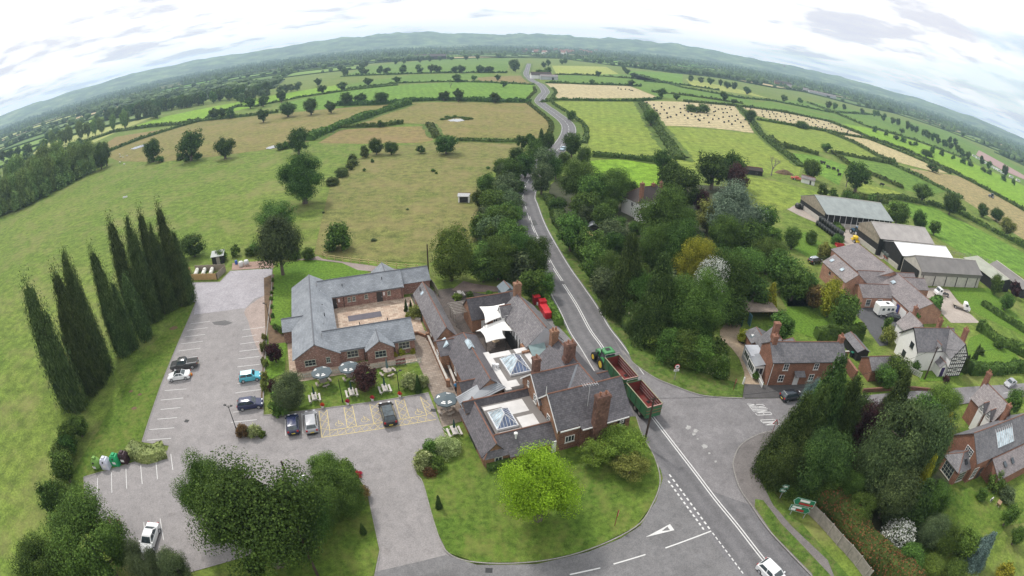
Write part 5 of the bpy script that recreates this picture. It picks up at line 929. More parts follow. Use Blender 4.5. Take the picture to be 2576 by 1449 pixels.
    def door(s,c,w,h,face,mat=None,z=0):
        ax=face[0]; sg=1 if face[1]=='+' else -1; mb=MB(); d=sorted((.002*sg,.06*sg)); d2=sorted((.06*sg,.11*sg))
        if ax=='v': mb.box(c[0]-w/2,c[0]+w/2,c[1]+d[0],c[1]+d[1],z,z+h,s.M)
        else: mb.box(c[0]+d[0],c[0]+d[1],c[1]-w/2,c[1]+w/2,z,z+h,s.M)
        o=s.put(mb,'door',mat or DOOR); k=MB()
        if ax=='v': k.box(c[0]+w*.35,c[0]+w*.42,c[1]+d2[0],c[1]+d2[1],z+.95,z+1.1,s.M)
        else: k.box(c[0]+d2[0],c[0]+d2[1],c[1]+w*.35,c[1]+w*.42,z+.95,z+1.1,s.M)
        s.put(k,'handle',ALU,o); return o
    def chimney(s,c,wu,wv,z0,z1,mat=None,pots=2,cap=True,base=None):
        mb=MB(); mb.box(c[0]-wu/2,c[0]+wu/2,c[1]-wv/2,c[1]+wv/2,z0,z1-.35,s.M)
        if base: mb.box(c[0]-wu/2-.15,c[0]+wu/2+.15,c[1]-wv/2-.15,c[1]+wv/2+.15,z0,base,s.M,taper=.1)
        mb.box(c[0]-wu/2-.08,c[0]+wu/2+.08,c[1]-wv/2-.08,c[1]+wv/2+.08,z1-.35,z1-.15,s.M); mb.box(c[0]-wu/2-.03,c[0]+wu/2+.03,c[1]-wv/2-.03,c[1]+wv/2+.03,z1-.15,z1,s.M)
        o=s.put(mb,'chimney',mat or BM['orange'])
        for i in range(pots):
            t=(i+.5)/pots-.5; x,y=(c[0]+wu*t*.9,c[1]) if wu>=wv else (c[0],c[1]+wv*t*.9); p=s.M@Vector((x,y,z1))
            pb=MB(); pb.lathe([(.13,0),(.11,.35),(.14,.38),(.14,.45),(.08,.45),(.08,.2)],p,8); s.put(pb,'chimney_pot',POT,o)
        return o
    def box(s,name,mat,u0,u1,v0,v1,z0,z1,parent=None): mb=MB(); mb.box(u0,u1,v0,v1,z0,z1,s.M); return s.put(mb,name,mat,parent)
    def slabs(s,name,mat,quads,th=.1,parent=None):
        if name in ('skylight','roof_light') and len(quads)>1:
            for q in quads: s.slabs(name,mat,[q],th,parent)
            return
        mb=MB()
        for q in quads: mb.slab([s.M@Vector(p) for p in q],th)
        return s.put(mb,name,mat,parent)
    def vents(s,lst):
        for u,v,z,h in lst: mb=MB(); p=s.M@Vector((u,v,z)); mb.tube(p,p+Vector((0,0,h)),.08,.08,6); s.put(mb,'vent_pipe',GUT)
    def bargeboard(s,a,b,apex,mat=None,w=.22):
        "white boards up a gable; a,b feet and apex given as (u,v,z)"
        mb=MB()
        for p in (a,b):
            P0,P1=s.M@Vector(p),s.M@Vector(apex); mb.slab([P0,P1,P1-Vector((0,0,w)),P0-Vector((0,0,w))],.06)
        s.put(mb,'bargeboard',mat or FRAMEW)
PM=FRM(UO[0],UO[1],21.5)
# ---------------------------------------------------------------- the brick lodge round its courtyard
b=Bld('brick_lodge','single storey brick lodge with grey slate roofs round a paved courtyard','building',PM,(3.5,12))
rg={'ridgem':RIDGEG,'capr':.11}
b.wing(0,7,0,25.4,2.5,4.55,'v','lodge','lodge',**rg)
b.wing(5,18.9,.55,6.35,2.5,4.5,'u','lodge','lodge',**rg)
b.wing(5,20.6,18.9,25,2.5,4.5,'u','lodge','lodge',**rg)
b.wing(20.6,26,20.4,25,2.45,4.1,'u','lodge','lodge',**rg)
b.wing(11.3,15.3,-.75,3.3,2.5,3.85,'v','lodge','lodge',**rg)
b.wing(-1.8,3,9.2,13.2,2.45,3.6,'u','lodge','lodge',**rg)
b.wing(16,20,22,27.4,2.5,4,'v','lodge','lodge',**rg)
for c,w,h,nx in (((2.35,0),1.75,1.05,3),((9.1,.55),1.75,1.15,3),((13.3,-.75),1.75,1.15,3),((17.2,.55),1.75,1.15,3)): b.win(c,.95,w,h,'v-',nx,2,FRAMEG)
b.win((5.2,0),1.05,.65,.95,'v-',2,2,FRAMEG)
for u in (10.4,11.3): b.win((u,18.9),1.0,.6,.95,'v-',2,2,FRAMEG)
b.win((13.6,18.9),1.1,.65,.85,'v-',2,2,FRAMEG); b.win((17.9,18.9),1.1,.6,.9,'v-',2,2,FRAMEG)
b.door((16.1,18.9),1.1,2.05,'v-'); b.door((7.6,18.9),.95,2.05,'v-'); b.door((7,10),1.0,2.05,'u+')
for i,u in enumerate((8.5,16.95)):
    b.box('notice_plate',plain('white_notice',(.7,.65,.65),.5,.05),u-.16,u+.16,18.82,18.88,1.25,1.9)
b.gutter((7.1,.35),(11.2,.35),2.42,((10.9,.42),)); b.gutter((15.4,.35),(19,.35),2.42,((15.7,.42),)); b.gutter((7.1,18.68),(20.6,18.68),2.42,((9.4,18.75),(20.3,18.75)))
b.vents([(9.5,20.5,3.5,.5),(17,20.6,3.5,.7),(5.6,10.5,3.3,.7),(5.4,14.5,3.4,.2),(5.2,7.5,3.4,.25),(11,4.2,4.1,.6),(15.5,4.2,4.1,.6),(12,21.2,3.9,.15),(14,21.2,3.9,.15),(5.2,20,3.5,.15),(5.5,17,3.3,.15)])
# ---------------------------------------------------------------- long slate outbuilding
b=Bld('slate_outbuilding','long low brick outbuilding with a weathered slate roof beside the lodge','building',PM,(23.6,7))
ro=b.wing(22.1,25.3,-.8,15.6,2.5,4.3,'v','orange','lich')
b.slabs('skylight',GLASSP,[[(22.7,12.6,3.3),(22.7,13.4,3.3),(23.2,13.4,3.85),(23.2,12.6,3.85)]],.08,ro); b.vents([(22.9,14.2,3.3,.9)])
b.win((22.1,3),1,.8,.9,'u-'); b.door((22.1,10),.9,2,'u-')
# ---------------------------------------------------------------- the pub
b=Bld('country_pub','rambling old brick and sandstone pub with slate roofs, lattice chimneys and white flat roofs','building',PM,(31,-14))
# stone gable house on the road corner
b.wing(30,39.9,-27.2,-21.0,3.9,6.9,'u','orange','tile',oh=.25); b.box('stone_front',BM['stone'],30.25,39.8,-27.26,-27.1,-.1,3.82)
b.box('stone_front',BM['stone'],32.9,39.85,-27.7,-27.26,-.1,3.55)
b.slabs('roof',RM['tile'],[[(32.8,-28.05,3.55),(40.05,-28.05,3.55),(40.05,-27.1,4.1),(32.8,-27.1,4.1)]],.1)
b.bargeboard((29.8,-27.5,3.72),(29.8,-20.9,3.85),(29.8,-24.1,6.95)); b.win((30,-24.6),2.7,.9,1.35,'u-',2,3); b.win((31.7,-27.26),1.35,1.25,1.0,'v-',3,1); b.win((30,-23.2),1.6,.6,.9,'u-',2,2)
b.box('eaves_board',FRAMEW,30.2,32.8,-27.6,-27.52,3.5,3.68); b.box('eaves_board',FRAMEW,32.9,39.4,-28.12,-28.05,3.4,3.56)
b.chimney((35.1,-28.0),1.75,.85,-.1,8.2,LATT,2,base=3.4)
# second gable and the wing along the road
b.wing(29.8,36.3,-22.4,-16.6,4.2,6.8,'u','orange','tile',oh=.2); b.bargeboard((29.6,-22.5,4.15),(29.6,-16.4,4.15),(29.6,-19.5,6.9)); b.win((29.8,-20.9),3.3,.9,1.2,'u-',2,3); b.win((29.8,-18.6),4.3,.5,.8,'u-',1,2)
b.wing(33.3,39.4,-23.6,-13,4.1,6.8,'v','orange','tile',oh=.25)
b.slabs('lead_valley',RM['lead'],[[(33.3,-22.3,4.45),(33.75,-22.3,4.45),(36.45,-19.4,6.95),(36.1,-19.4,6.95)]],.08)
b.wing(39.4,41.9,-19.5,-16.4,2.3,3.1,'u','orange','darkslate',oh=.2)
b.chimney((30.6,-18.9),.85,.85,5.2,8.7,LATT,1,base=6.5); b.chimney((35.9,-17.6),1.35,.85,6.2,9.0,LATT,2,base=6.9); b.chimney((35.8,-13.0),1.0,.85,5,8.3,BM['orange'],2)
# wing north of it along the road, painted gable
b.wing(33.6,39.2,-9,2.2,3.8,6.4,'v','white','lich',oh=.25); b.box('painted_gable',BM['grey'],33.7,39.1,-9.14,-9.02,0,3.75); b.slabs('painted_gable',BM['grey'],[[(33.6,-9.2,3.72),(39.2,-9.2,3.72),(36.4,-9.2,6.38)]],.12)
b.chimney((36.5,2.5),1.1,.9,4,8.2,BM['orange'],1); b.wing(32.9,34.6,-.2,1.6,4.1,5.5,'u','white','lich',oh=.15); b.bargeboard((32.75,-.35,4.05),(32.75,1.75,4.05),(32.75,.7,5.6)); b.win((32.9,.7),3.9,.6,.8,'u-')
for i in range(7): b.box('timber_stud',FRAMEB,33.52,33.58,-8.6+i*1.15,-8.42+i*1.15,0,3.6)
b.slabs('copper_roof',RM['copper'],[[(33.7,-9.1,4.0),(36.2,-9.1,4.0),(35.6,-13,3.3),(33.4,-12.2,3.2)]],.1); b.box('wall',BM['orange'],33.6,38.6,-13,-9.1,-.1,3.15)
b.box('wall',BM['orange'],33.1,33.5,-10.2,-7.5,-.1,3.4); b.box('wall',BM['orange'],32.4,33.5,-10.2,-9.8,-.1,3.7)
# rear wing
b.wing(29,36.2,3.1,8,2.7,5.1,'u','orange','darkslate',oh=.3); b.door((31,3.1),.9,2,'v-',DOORW); b.win((33,3.1),1,.8,.9,'v-'); b.wing(36.2,38.4,4.6,8.6,2.4,4.6,'u','orange','lich')
# long wing
b.wing(22.9,28,-16.2,-1.6,2.6,4.85,'v','orange','tile',hip=(0,1),oh=.2); b.wing(21.6,25,-5.4,-1.4,2.6,3.7,'u','orange','tile',hip=(0,0)); b.wing(22,25.2,-15.8,-12.2,2.3,3.6,'u','orange','darkslate',hip=(0,0))
b.win((22.9,-8.5),1,1,1,'u-'); b.win((21.6,-3.4),1,1.1,1,'u-')
def lantern(u0,u1,v0,v1,z,hgt,name='roof_lantern'):
    mb=MB(); mb.box(u0-.12,u1+.12,v0-.12,v1+.12,z-.3,z,b.M); o=b.put(mb,name,ALU)
    um=(u0+u1)/2; d=(u1-u0)/2; A=(um,v0+d*.9,z+hgt); B_=(um,v1-d*.9,z+hgt)
    q=[[(u0,v0,z),(u1,v0,z),A],[(u1,v0,z),(u1,v1,z),B_,A],[(u1,v1,z),(u0,v1,z),B_],[(u0,v1,z),(u0,v0,z),A,B_]]
    b.slabs('lantern_glass',GLASSB,[q[0],q[1],q[2]],.04,o); b.slabs('lantern_glass',GLASSP,[q[3]],.04,o)
    k=MB(); V=lambda p:b.M@Vector((p[0],p[1],p[2]+.03)); 
    for p0,p1 in ((( u0,v0,z),A),((u1,v0,z),A),((u1,v1,z),B_),((u0,v1,z),B_),(A,B_)): k.tube(V(p0),V(p1),.06,.06,5)
    for i in range(1,6):
        t=i/6
        for ss in (u0,u1):
            y=v0+(v1-v0)*t; yy=min(max(y,A[1]),B_[1]); f=1-abs(y-yy)/(d*.9+1e-6); k.tube(V((ss,y,z)),V((ss+(um-ss)*f,y,z+hgt*f)),.035,.035,4)
        for vv,ap in ((v0,A),(v1,B_)):
            x=u0+(u1-u0)*t; f=1-abs(x-um)/d; k.tube(V((x,vv,z)),V((x,vv+(ap[1]-vv)*f,z+hgt*f)),.035,.035,4)
    b.put(k,'glazing_bars',ALU,o)
# flat roofs
b.box('flat_roof',RM['white'],28,33.5,-17.0,-8.6,-.1,3.42); b.box('flat_roof',RM['white'],27.2,28.02,-17.4,-8.0,2.7,3.4)
b.box('roof_felt',RM['greyflat'],28.1,32.6,-15.6,-9.8,3.42,3.425); b.box('roof_felt',RM['greyflat'],29.3,30.4,-17,-15.6,3.42,3.424); b.box('roof_felt',RM['greyflat'],30.9,31.6,-9.8,-8.6,3.42,3.424)
lantern(28.9,31.7,-14.7,-10.7,3.75,1.25)
b.box('flat_roof',RM['greyflat'],23.2,29.9,-25,-18.9,-.1,3.1); b.box('roof_membrane',RM['white'],26.6,28.8,-24.9,-22.6,3.1,3.106); b.box('roof_membrane',RM['white'],25.6,28.6,-21.9,-19.4,3.1,3.106); b.box('roof_membrane',RM['white'],23.3,25.6,-20.1,-19.4,3.1,3.106); b.box('roof_membrane',RM['white'],23.6,26.4,-24.95,-24.6,3.1,3.106)
lantern(23.6,26.1,-24.2,-20.9,3.4,1.15)
# low front ranges round the flat roof
b.wing(21.1,29.9,-27.0,-24.6,2.05,3.5,'u','orange','tile',hip=(1,0),oh=.3,off=.55); b.wing(21.0,23.7,-26.6,-17.6,2.05,3.5,'v','orange','tile',oh=.3,hip=(0,0),off=.2)
b.wing(21.2,29.9,-19.3,-17.5,2.9,3.75,'u','orange','darkslate',oh=.2)
b.win((22.7,-27.0),.85,.95,.75,'v-',2,1); b.win((27,-27.0),.85,.95,.75,'v-',2,1); b.box('wall',BM['orange'],24.1,25.9,-27.35,-27.02,-.1,1.75); b.slabs('roof',RM['tile'],[[(23.9,-27.75,1.75),(26.1,-27.75,1.75),(26.1,-26.9,2.25),(23.9,-26.9,2.25)]],.1)
b.win((21.0,-22.4),.4,2.9,1.55,'u-',5,2,FRAMEB,sill=False); b.box('white_return',BM['white'],29.4,29.95,-27.25,-27.02,0,2.0)
b.slabs('standing_seam_roof',RM['lead'],[[(20.9,-15.6,2.5),(25.9,-15,4.3),(27.2,-17.4,3.9),(21.1,-18.2,2.5)]],.1)
k=MB()
for i in range(1,9): t=i/9; p=Vector((20.9+.2*t,-15.6-2.6*t,2.55)); q=Vector((25.9+1.3*t,-15-2.4*t,4.35-.4*t)); k.tube(b.M@p,b.M@q,.035,.035,4)
b.put(k,'roof_seam',RM['lead']); b.box('wall',BM['orange'],21.3,27,-17.5,-16.2,-.1,2.45)
b.slabs('skylight',GLASSP,[[(22.0,-4.5,3.05),(22.0,-2.6,3.05),(23.0,-2.6,3.75),(23.0,-4.5,3.75)]],.25); b.slabs('ridge_skylight',GLASSP,[[(25.0,-8.4,4.75),(25.45,-8.4,5.15),(25.45,-6.2,5.15),(25.0,-6.2,4.75)],[(25.9,-8.4,4.75),(25.45,-8.4,5.15),(25.45,-6.2,5.15),(25.9,-6.2,4.75)]],.06)
mb=MB(); p=b.M@Vector((25.2,-26,2.9)); mb.tube(p,p+Vector((0,0,.7)),.1,.1,8); mb.lathe([(.1,.6),(.24,.7),(.24,.9),(.05,1.0)],p,8); b.put(mb,'flue_cowl',FRAMEW)
mb=MB(); p=b.M@Vector((34.4,-26.0,5.2)); mb.tube(p,p+Vector((0,0,3.4)),.03,.03,5); q=p+Vector((0,0,3.3)); mb.tube(q+Vector((-.9,-.2,0)),q+Vector((.9,.2,0)),.02,.02,4)
for i in range(7): c=q+Vector((-.9+.3*i,-.2+.067*i,0)); mb.tube(c+Vector((.1,-.35,0)),c+Vector((-.1,.35,0)),.015,.015,4)
b.put(mb,'aerial',ALU)
mb=MB(); p=b.M@Vector((27.3,-12.2,3.4)); mb.tube(p,p+Vector((0,0,.8)),.2,.2,10); mb.tube(p+Vector((.5,.3,0)),p+Vector((.5,.3,.55)),.28,.28,10); b.put(mb,'roof_fan',ALU)
# finial
mb=MB(); p=b.M@Vector((29.7,-24.1,6.8)); mb.tube(p,p+Vector((0,0,1.3)),.06,.03,6); b.put(mb,'finial',FRAMEW)
# hanging board on the corner, black with white marks
s=thing('pub_sign','tall black wall sign with a white square and lettering on the stone gable','sign',b.M@Vector((38.6,-27.75,2)),0,world=True)
mb=MB(); mb.box(38.05,39.05,-27.86,-27.74,1.1,3.5,b.M); bo=mb.make('board',plain('black_sign_board',(.012,.012,.014),.4,.1),s); bo['_o']=s['_o']
mb=MB(); mb.box(38.25,38.85,-27.875,-27.862,2.55,3.3,b.M)
for (x0,x1,z0,z1) in ((38.3,38.42,1.3,2.3),(38.42,38.75,1.3,1.42),(38.5,38.62,1.75,2.3),(38.62,38.8,2.18,2.3),(38.5,38.8,1.55,1.65)): mb.box(x0,x1,-27.875,-27.862,z0,z1,b.M)
mb.make('white_lettering',FRAMEW,s)['_o']=s['_o']; mb=MB()
for (x0,x1,z0,z1) in ((38.36,38.74,3.08,3.18),(38.36,38.46,2.68,3.08),(38.46,38.74,2.68,2.78),(38.64,38.74,2.78,2.94),(38.55,38.64,2.86,2.94)): mb.box(x0,x1,-27.885,-27.876,z0,z1,b.M)
mb.make('black_emblem',plain('black_emblem',(.015,.015,.015)),s)
# walls, pergola and sails of the courtyard
def wallthing(label,pts,h,w,mat,M=PM,name='brick_wall',cap=True,cat='wall',piers=False):
    P=[M@Vector((*p,0)) for p in pts]; t=thing(name,label,cat,P[0],0,world=True); mb=MB(); cb=MB()
    for a,c in zip(P,P[1:]):
        d=(c-a).normalized(); n=Vector((d.y,-d.x,0))*w/2
        mb.prism([a-n,c-n,c+n,a+n] if (c-a).cross(n).z>0 else [a+n,c+n,c-n,a-n],0,h); n=n*1.25
        cb.prism([a-n,c-n,c+n,a+n] if (c-a).cross(n).z>0 else [a+n,c+n,c-n,a-n],h,h+.08)
    mb.make('wall',mat,t); 
    if cap: cb.make('coping',BM['cream'] if mat!=BM['dark'] else mat,t)
    if piers:
        for q in (P[0],P[-1]): k=MB(); k.box(q.x-.25,q.x+.25,q.y-.25,q.y+.25,0,h+.35); k.make('pier',mat,t)
    return t
wallthing('low orange brick wall between the paved path and the steps',[(21.6,3.5),(21.4,-9.8)],.9,.25,BM['orange'],piers=True)
wallthing('second low brick wall along the pub ramp',[(22.55,-5.6),(22.3,-10.6)],.8,.25,BM['orange'],piers=True)
wallthing('curved low wall edging the courtyard bed',[(20.6,16),(20.3,13.2),(20.9,10.6),(21.8,9.6)],.5,.3,BM['cream'],cap=False)
wallthing('short curved brick wall by the garden steps',[(19.2,5.8),(20.4,5.4),(21.4,4.1)],.55,.3,BM['orange'],cap=False)
t=thing('garden_steps','short flight of stone steps between the brick walls','steps',PM@Vector((22,0,0)),0,world=True)
for i in range(4): mb=MB(); mb.box(21.75,22.9,-1.6+i*.45,-1.15+i*.45,0,.16+i*.15,PM); mb.make('step',BM['cream'],t)
t=thing('pergola','grey timber pergola over the patio path','pergola',PM@Vector((28,7.7,0)),0,world=True); WOODG=plain('grey_timber',(.3,.27,.24),.8,.2,2)
for u in (27,29.2):
    for v in (5.9,7.7,9.4): mb=MB(); mb.box(u-.07,u+.07,v-.07,v+.07,0,2.4,PM); mb.make('post',WOODG,t)
    mb=MB(); mb.box(u-.06,u+.06,5.6,9.7,2.403,2.55,PM); mb.make('beam',WOODG,t)
for i in range(8): mb=MB(); mb.box(26.6,29.6,5.7+i*.53,5.8+i*.53,2.553,2.68,PM); mb.make('rafter',WOODG,t)
SAIL=plain('white_sail_canvas',(.82,.80,.77),.7,.03,.5)
def sail(label,cs):
    C=[PM@Vector(c) for c in cs]; t=thing('shade_sail',label,'shade sail',(C[0].x,C[0].y,0),0,group='shade sails over the patio',world=True); n=10; vs=[];mid=sum((Vector(c) for c in C),Vector())/4
    for i in range(n+1):
        for j in range(n+1):
            u,v=i/n,j/n; p=C[0].lerp(C[1],u).lerp(C[3].lerp(C[2],u),v)
            eu=4*u*(1-u); ev=4*v*(1-v); k=.16*(eu*(1-ev)*abs(2*v-1)+ev*(1-eu)*abs(2*u-1)); vs.append(p.lerp(mid,k))
    fs=[(i*(n+1)+j,(i+1)*(n+1)+j,(i+1)*(n+1)+j+1,i*(n+1)+j+1) for i in range(n) for j in range(n)]
    mb=MB().add(vs,fs); o=mb.make('canvas',SAIL,t,smooth=True); m=o.modifiers.new('thick','SOLIDIFY'); m.thickness=.02
    for c in C[2:]: mb=MB(); mb.tube((c.x,c.y,0),c+Vector((0,0,.1)),.05,.05,6); mb.make('pole',GUT,t)
sail('topmost white sail stretched between the roofs of the rear wing',[(30.3,3.2,4.6),(34.4,2.6,4.8),(34.5,-.3,4.2),(29.9,-.8,3.7)])
sail('middle white sail, the widest of the patio canopies',[(29.9,-.2,3.0),(33.4,.3,3.6),(33.9,-3.8,3.3),(28.2,-1.2,2.9)])
sail('lowest white sail nearest to the flat roof',[(28.7,-1.6,3.3),(32.1,-2.9,3.7),(31.9,-4.8,3.0),(28.7,-4.9,2.9)])
wallthing('dark boarded screen behind the patio',[(33.4,-5.5),(33.4,-.5)],2.3,.12,BM['dark'],name='timber_screen',cat='screen')
wallthing('dark timber fence behind the red bins',[(38.6,9.5),(40.4,7),(41,4.2)],1.7,.08,BM['dark'],name='timber_fence',cat='fence',cap=False)
b=Bld('garden_shed','blue grey garden shed half hidden by the roadside trees','shed',PM,(38.7,13)); b.wing(37.6,39.8,11.5,14.5,1.9,2.7,'v',plain('blue_shed_boards',(.16,.21,.23),.7,.2),plain('shed_felt',(.17,.2,.22),.8,.1)); b.win((38.7,11.5),.9,.8,.6,'v-')
# ---------------------------------------------------------------- brick cottage by the lane
CM=FRM(39.0,60.3,-2.2)
b=Bld('brick_cottage','long two storey red brick cottage with white sash windows by the lane','house',CM,(7,3))
b.wing(0,14,0,5.2,4.5,6.4,'u','red','old',oh=.2,og=.1)
for u in (2.6,8.3,12.3): b.win((u,0),2.95,.95,1.2,'v-',2,2)
for u in (2.3,8.0,12.4): b.win((u,0),.85,1.0,1.25,'v-',2,2)
b.door((5.2,0),.95,2,'v-',DOORW); b.slabs('porch_roof',RM['old'],[[(4.4,-1.0,2.25),(6.3,-1.0,2.25),(6.3,0,2.8),(4.4,0,2.8)]],.1)
b.gutter((0,-.25),(14,-.25),4.4); mb=MB(); mb.tube(b.M@Vector((.15,-.1,4.4)),b.M@Vector((.15,-.1,0)),.05,.05,6); b.put(mb,'drainpipe',FRAMEW)
b.chimney((.6,2.6),.8,.9,5,7.6,BM['red'],1); b.chimney((13.6,2.8),.8,.9,5,7.4,BM['red'],2); b.chimney((3.0,7.2),1.0,.8,3,7.2,BM['red'],0)
b.wing(1,6,5.2,9.2,2.6,5.2,'v','red','old',hip=(0,0)); b.wing(4.8,8.5,5.2,9,2.4,4.4,'v','red','old',hip=(0,1)); b.box('flat_roof',BM['grey'],-1.6,1.4,4.6,8,-.1,2.5); b.win((-1.6,6.3),1,2.2,1.1,'u-',3,1)
b.slabs('conservatory_roof',RM['lead'],[[(-1.8,2.0,2.3),(0,2.0,2.7),(0,5.2,2.7),(-1.8,5.2,2.3)]],.08); b.box('wall',BM['white'],-1.7,-.01,2.1,5.1,-.1,2.25); b.win((-1.7,3.6),.7,2.6,1.3,'u-',4,1); b.win((-.85,2.1),.7,1.4,1.3,'v-',2,1); b.wing(.4,4.2,9.3,13,2.1,2.9,'v','red','old')
b=Bld('brick_shed_cottage','low brick outbuilding with slate roof at the right end of the cottage','outbuilding',CM,(24,3)); b.wing(20.8,28.2,.2,4.2,2.4,3.7,'u','red','lich',oh=.2); b.win((24.4,.2),1.1,.8,.75,'v-',2,2); b.box('wall',BM['red'],17.6,18.1,.6,4.6,-.1,2.0); b.wing(21.6,24.2,6.6,12.4,1.9,2.5,'v','dark','old')
wallthing('red brick garden wall between cottage and outbuilding',[(14,4.6),(14.2,7.4),(20,7.4)],1.5,.25,BM['red'],CM); wallthing('low garden wall of dark brick along the lane',[(18,-2.6),(24,-2.6),(30,-3.0),(38,-4.8)],.7,.3,BM['stone'],CM,cap=False)
t=thing('white_gate','white picket gate between cottage and gravel drive','gate',CM@Vector((-.5,-.5,0)),0,world=True); mb=MB()
for i in range(9): mb.box(-1.0+i*.02,-.9+i*.02,-.6+i*.3,-.5+i*.3,0,1.2,CM)
mb.make('pickets',FRAMEW,t); mb=MB(); mb.box(-1.05,-.98,-.7,2.2,.75,.85,CM); mb.make('rail',FRAMEW,t)
t=thing('white_marker_post','short white post at the corner of the gravel drive','post',g('C',310,1055),0); mb=MB(); mb.box(-.12,.12,-.12,.12,0,1.3,taper=.02); mb.make('post',FRAMEW,t); mb=MB(); mb.box(-.1,.1,-.1,.1,1.3,1.4,taper=.07); mb.make('cap',FRAMEW,t)
t=thing('open_garage','open fronted garage with blue doors and a rusty roof at the drive head','garage',g('C',520,220),0,world=False); 
mb=MB(); mb.box(-4,4,-.1,5,2.3,2.45); mb.make('roof',plain('rusty_roof',(.2,.16,.13),.9,.3),t); mb=MB(); mb.box(-4,4,4.9,5,0,2.3); mb.box(3.9,4,0,4.9,0,2.3); mb.make('wall',BM['dark'],t)
for x in (-4.1,-2.4): mb=MB(); mb.box(x,x+.08,-1.4,0,0,2.2); mb.make('door',plain('blue_door',(.1,.22,.25),.6,.1),t)
# ---------------------------------------------------------------- black and white house
WM=FRM(72.2,61.6,-3)
b=Bld('timbered_house','white house with black timber framing and a steep slate roof','house',WM,(6,3))
b.wing(0,11.8,0,6.6,4.4,7.2,'u','white','old',oh=.3); b.wing(8.2,13,-2.4,4,4.4,7.2,'v','white','old',oh=.35); b.wing(2.6,8,6.6,11.5,3.8,6.2,'v','white','farm')
b.bargeboard((7.9,-2.6,4.25),(13.4,-2.6,4.25),(10.6,-2.6,7.3),FRAMEB,.3); b.bargeboard((-.2,-.3,4.2),(-.2,6.9,4.2),(-.2,3.3,7.3),FRAMEB,.3)
k=MB()
for z in (.05,1.0,1.85,2.75,3.5,4.3): k.box(8.25,12.95,-2.47,-2.42,z,z+.2,b.M)
for i in range(8): x=8.25+i*.65; k.box(x,x+.14,-2.46,-2.42,.2,4.3,b.M)
for x,z in ((9.3,5.2),(10.5,6.6),(11.8,5.2),(9.9,5.9),(11.2,5.9)): k.box(x,x+.14,-2.46,-2.42,4.4,z,b.M)
k.box(8.4,12.8,-2.47,-2.42,5.0,5.15,b.M); b.put(k,'timber_frame',FRAMEB)
b.win((10.6,-2.47),1.2,1.3,1.2,'v-',4,2); b.win((10.6,-2.47),3.6,1.3,1.0,'v-',4,2); b.win((6,0),2.9,1.4,1.1,'v-',4,2); b.win((6,0),.9,1.5,1.1,'v-',4,2); b.win((0,2.2),3.6,1.2,1.2,'u-',2,3,FRAMEB); b.win((0,3.6),.9,1.2,1.3,'u-',2,3,FRAMEB)
b.wing(6.2,8.0,-2.2,0,2.2,3.0,'v','white','old'); b.door((7.1,-2.2),1.0,2,'v-',plain('purple_door',(.05,.03,.12),.5,.1)); b.wing(5.2,6.8,-.15,1.6,4.5,5.6,'v','white','old',oh=.15)
b.chimney((7.6,4.0),.9,.8,6,8.8,BM['red'],2); b.chimney((13.5,1),.8,1.1,0,8.4,BM['red'],2); b.chimney((6.2,11.0),.8,.7,5,7.6,BM['red'],1)
# ---------------------------------------------------------------- farm barns
def barn(name,label,u0,u1,v0,v1,e,r,wall,roof,axis='u',open_=None,skirt=None,cat='barn',**k):
    bb=Bld(name,label,cat,Matrix.Identity(4),((u0+u1)/2,(v0+v1)/2)); ro=bb.wing(u0,u1,v0,v1,e,r,axis,wall,roof,capr=.16,ridgem=RM['farm'] if 0 else BM['cream'],**k); return bb,ro
b,ro=barn('green_roofed_barn','large cattle barn with a wide grey green sheet roof and slatted sides',97,127,140.5,158,4.1,7.2,'dark','gsheet',oh=.8)
b.box('concrete_plinth',BM['cream'],97.1,126.8,140.3,140.45,0,1.1); b.box('concrete_plinth',BM['cream'],96.75,96.95,141,157.6,0,1.6); b.box('gable_boards',BM['boards'],96.85,96.97,140.8,157.7,3.0,4.0); b.slabs('gable_boards',BM['boards'],[[(96.8,140.6,4.0),(96.8,157.9,4.0),(96.8,149.2,7.0)]],.1)
for i in range(12): b.box('barn_post',ALU,98+i*2.5,98.15+i*2.5,140.2,140.35,0,4)
b,ro=barn('tan_roofed_barn','tall barn with pale tan sheet roof and boarded gable in the farm',103,127.5,117.5,129.5,5.4,8.0,'dark','tsheet',oh=.5); b.slabs('gable_boards',BM['boards'],[[(102.8,117.6,5.3),(102.8,129.4,5.3),(102.8,123.5,7.9)]],.1); b.box('gable_boards',BM['boards'],102.85,102.97,117.7,129.3,3.4,5.3); b.box('concrete_plinth',BM['cream'],102.75,102.95,118,129,0,1.5)
b,ro=barn('white_roofed_barn','open barn with a bright white sheet roof between two grey barns',104.5,128.3,107.6,117.4,4.6,6.4,'dark','wsheet',oh=.5); b.box('concrete_plinth',BM['cream'],104.3,104.45,108,117,0,1.4)
b,ro=barn('grey_roofed_barn','long barn with a dark grey corrugated roof and pale block walls',104.8,133.8,98.2,106.9,4.3,6.6,'dsheetw' if 0 else BM['cream'],'dsheet',oh=.5)
for i in range(6): b.box('barn_post',GUT,106+i*5.2,106.2+i*5.2,98.05,98.18,0,4.2)
b.box('side_cladding',RM['dsheet'],104.9,133.7,98.02,98.15,3.0,4.2); b.box('gable_opening_shade',BM['dark'],104.6,104.75,99,106.5,0,3.8)  # dark panel on the gable imitates the shade inside the open end
b.slabs('roof_light',plain('weathered_roof_light',(.22,.19,.15),.7,.2),[[(108+i*5,101.8,6.05),(109.3+i*5,101.8,6.05),(109.3+i*5,100.2,5.28),(108+i*5,100.2,5.28)] for i in range(5)],.05)
b,ro=barn('low_pale_shed','long low lean-to shed with a pale green roof at the edge of the yard',140.5,149.5,96,113,3.2,4.2,'dark','psheet','v',oh=.4,cat='shed',off=3)
b,ro=barn('far_grey_shed','grey shed behind the low pale shed at the right edge',153,161,92,110,3,4.4,'dark','dsheet','v',oh=.4,cat='shed')
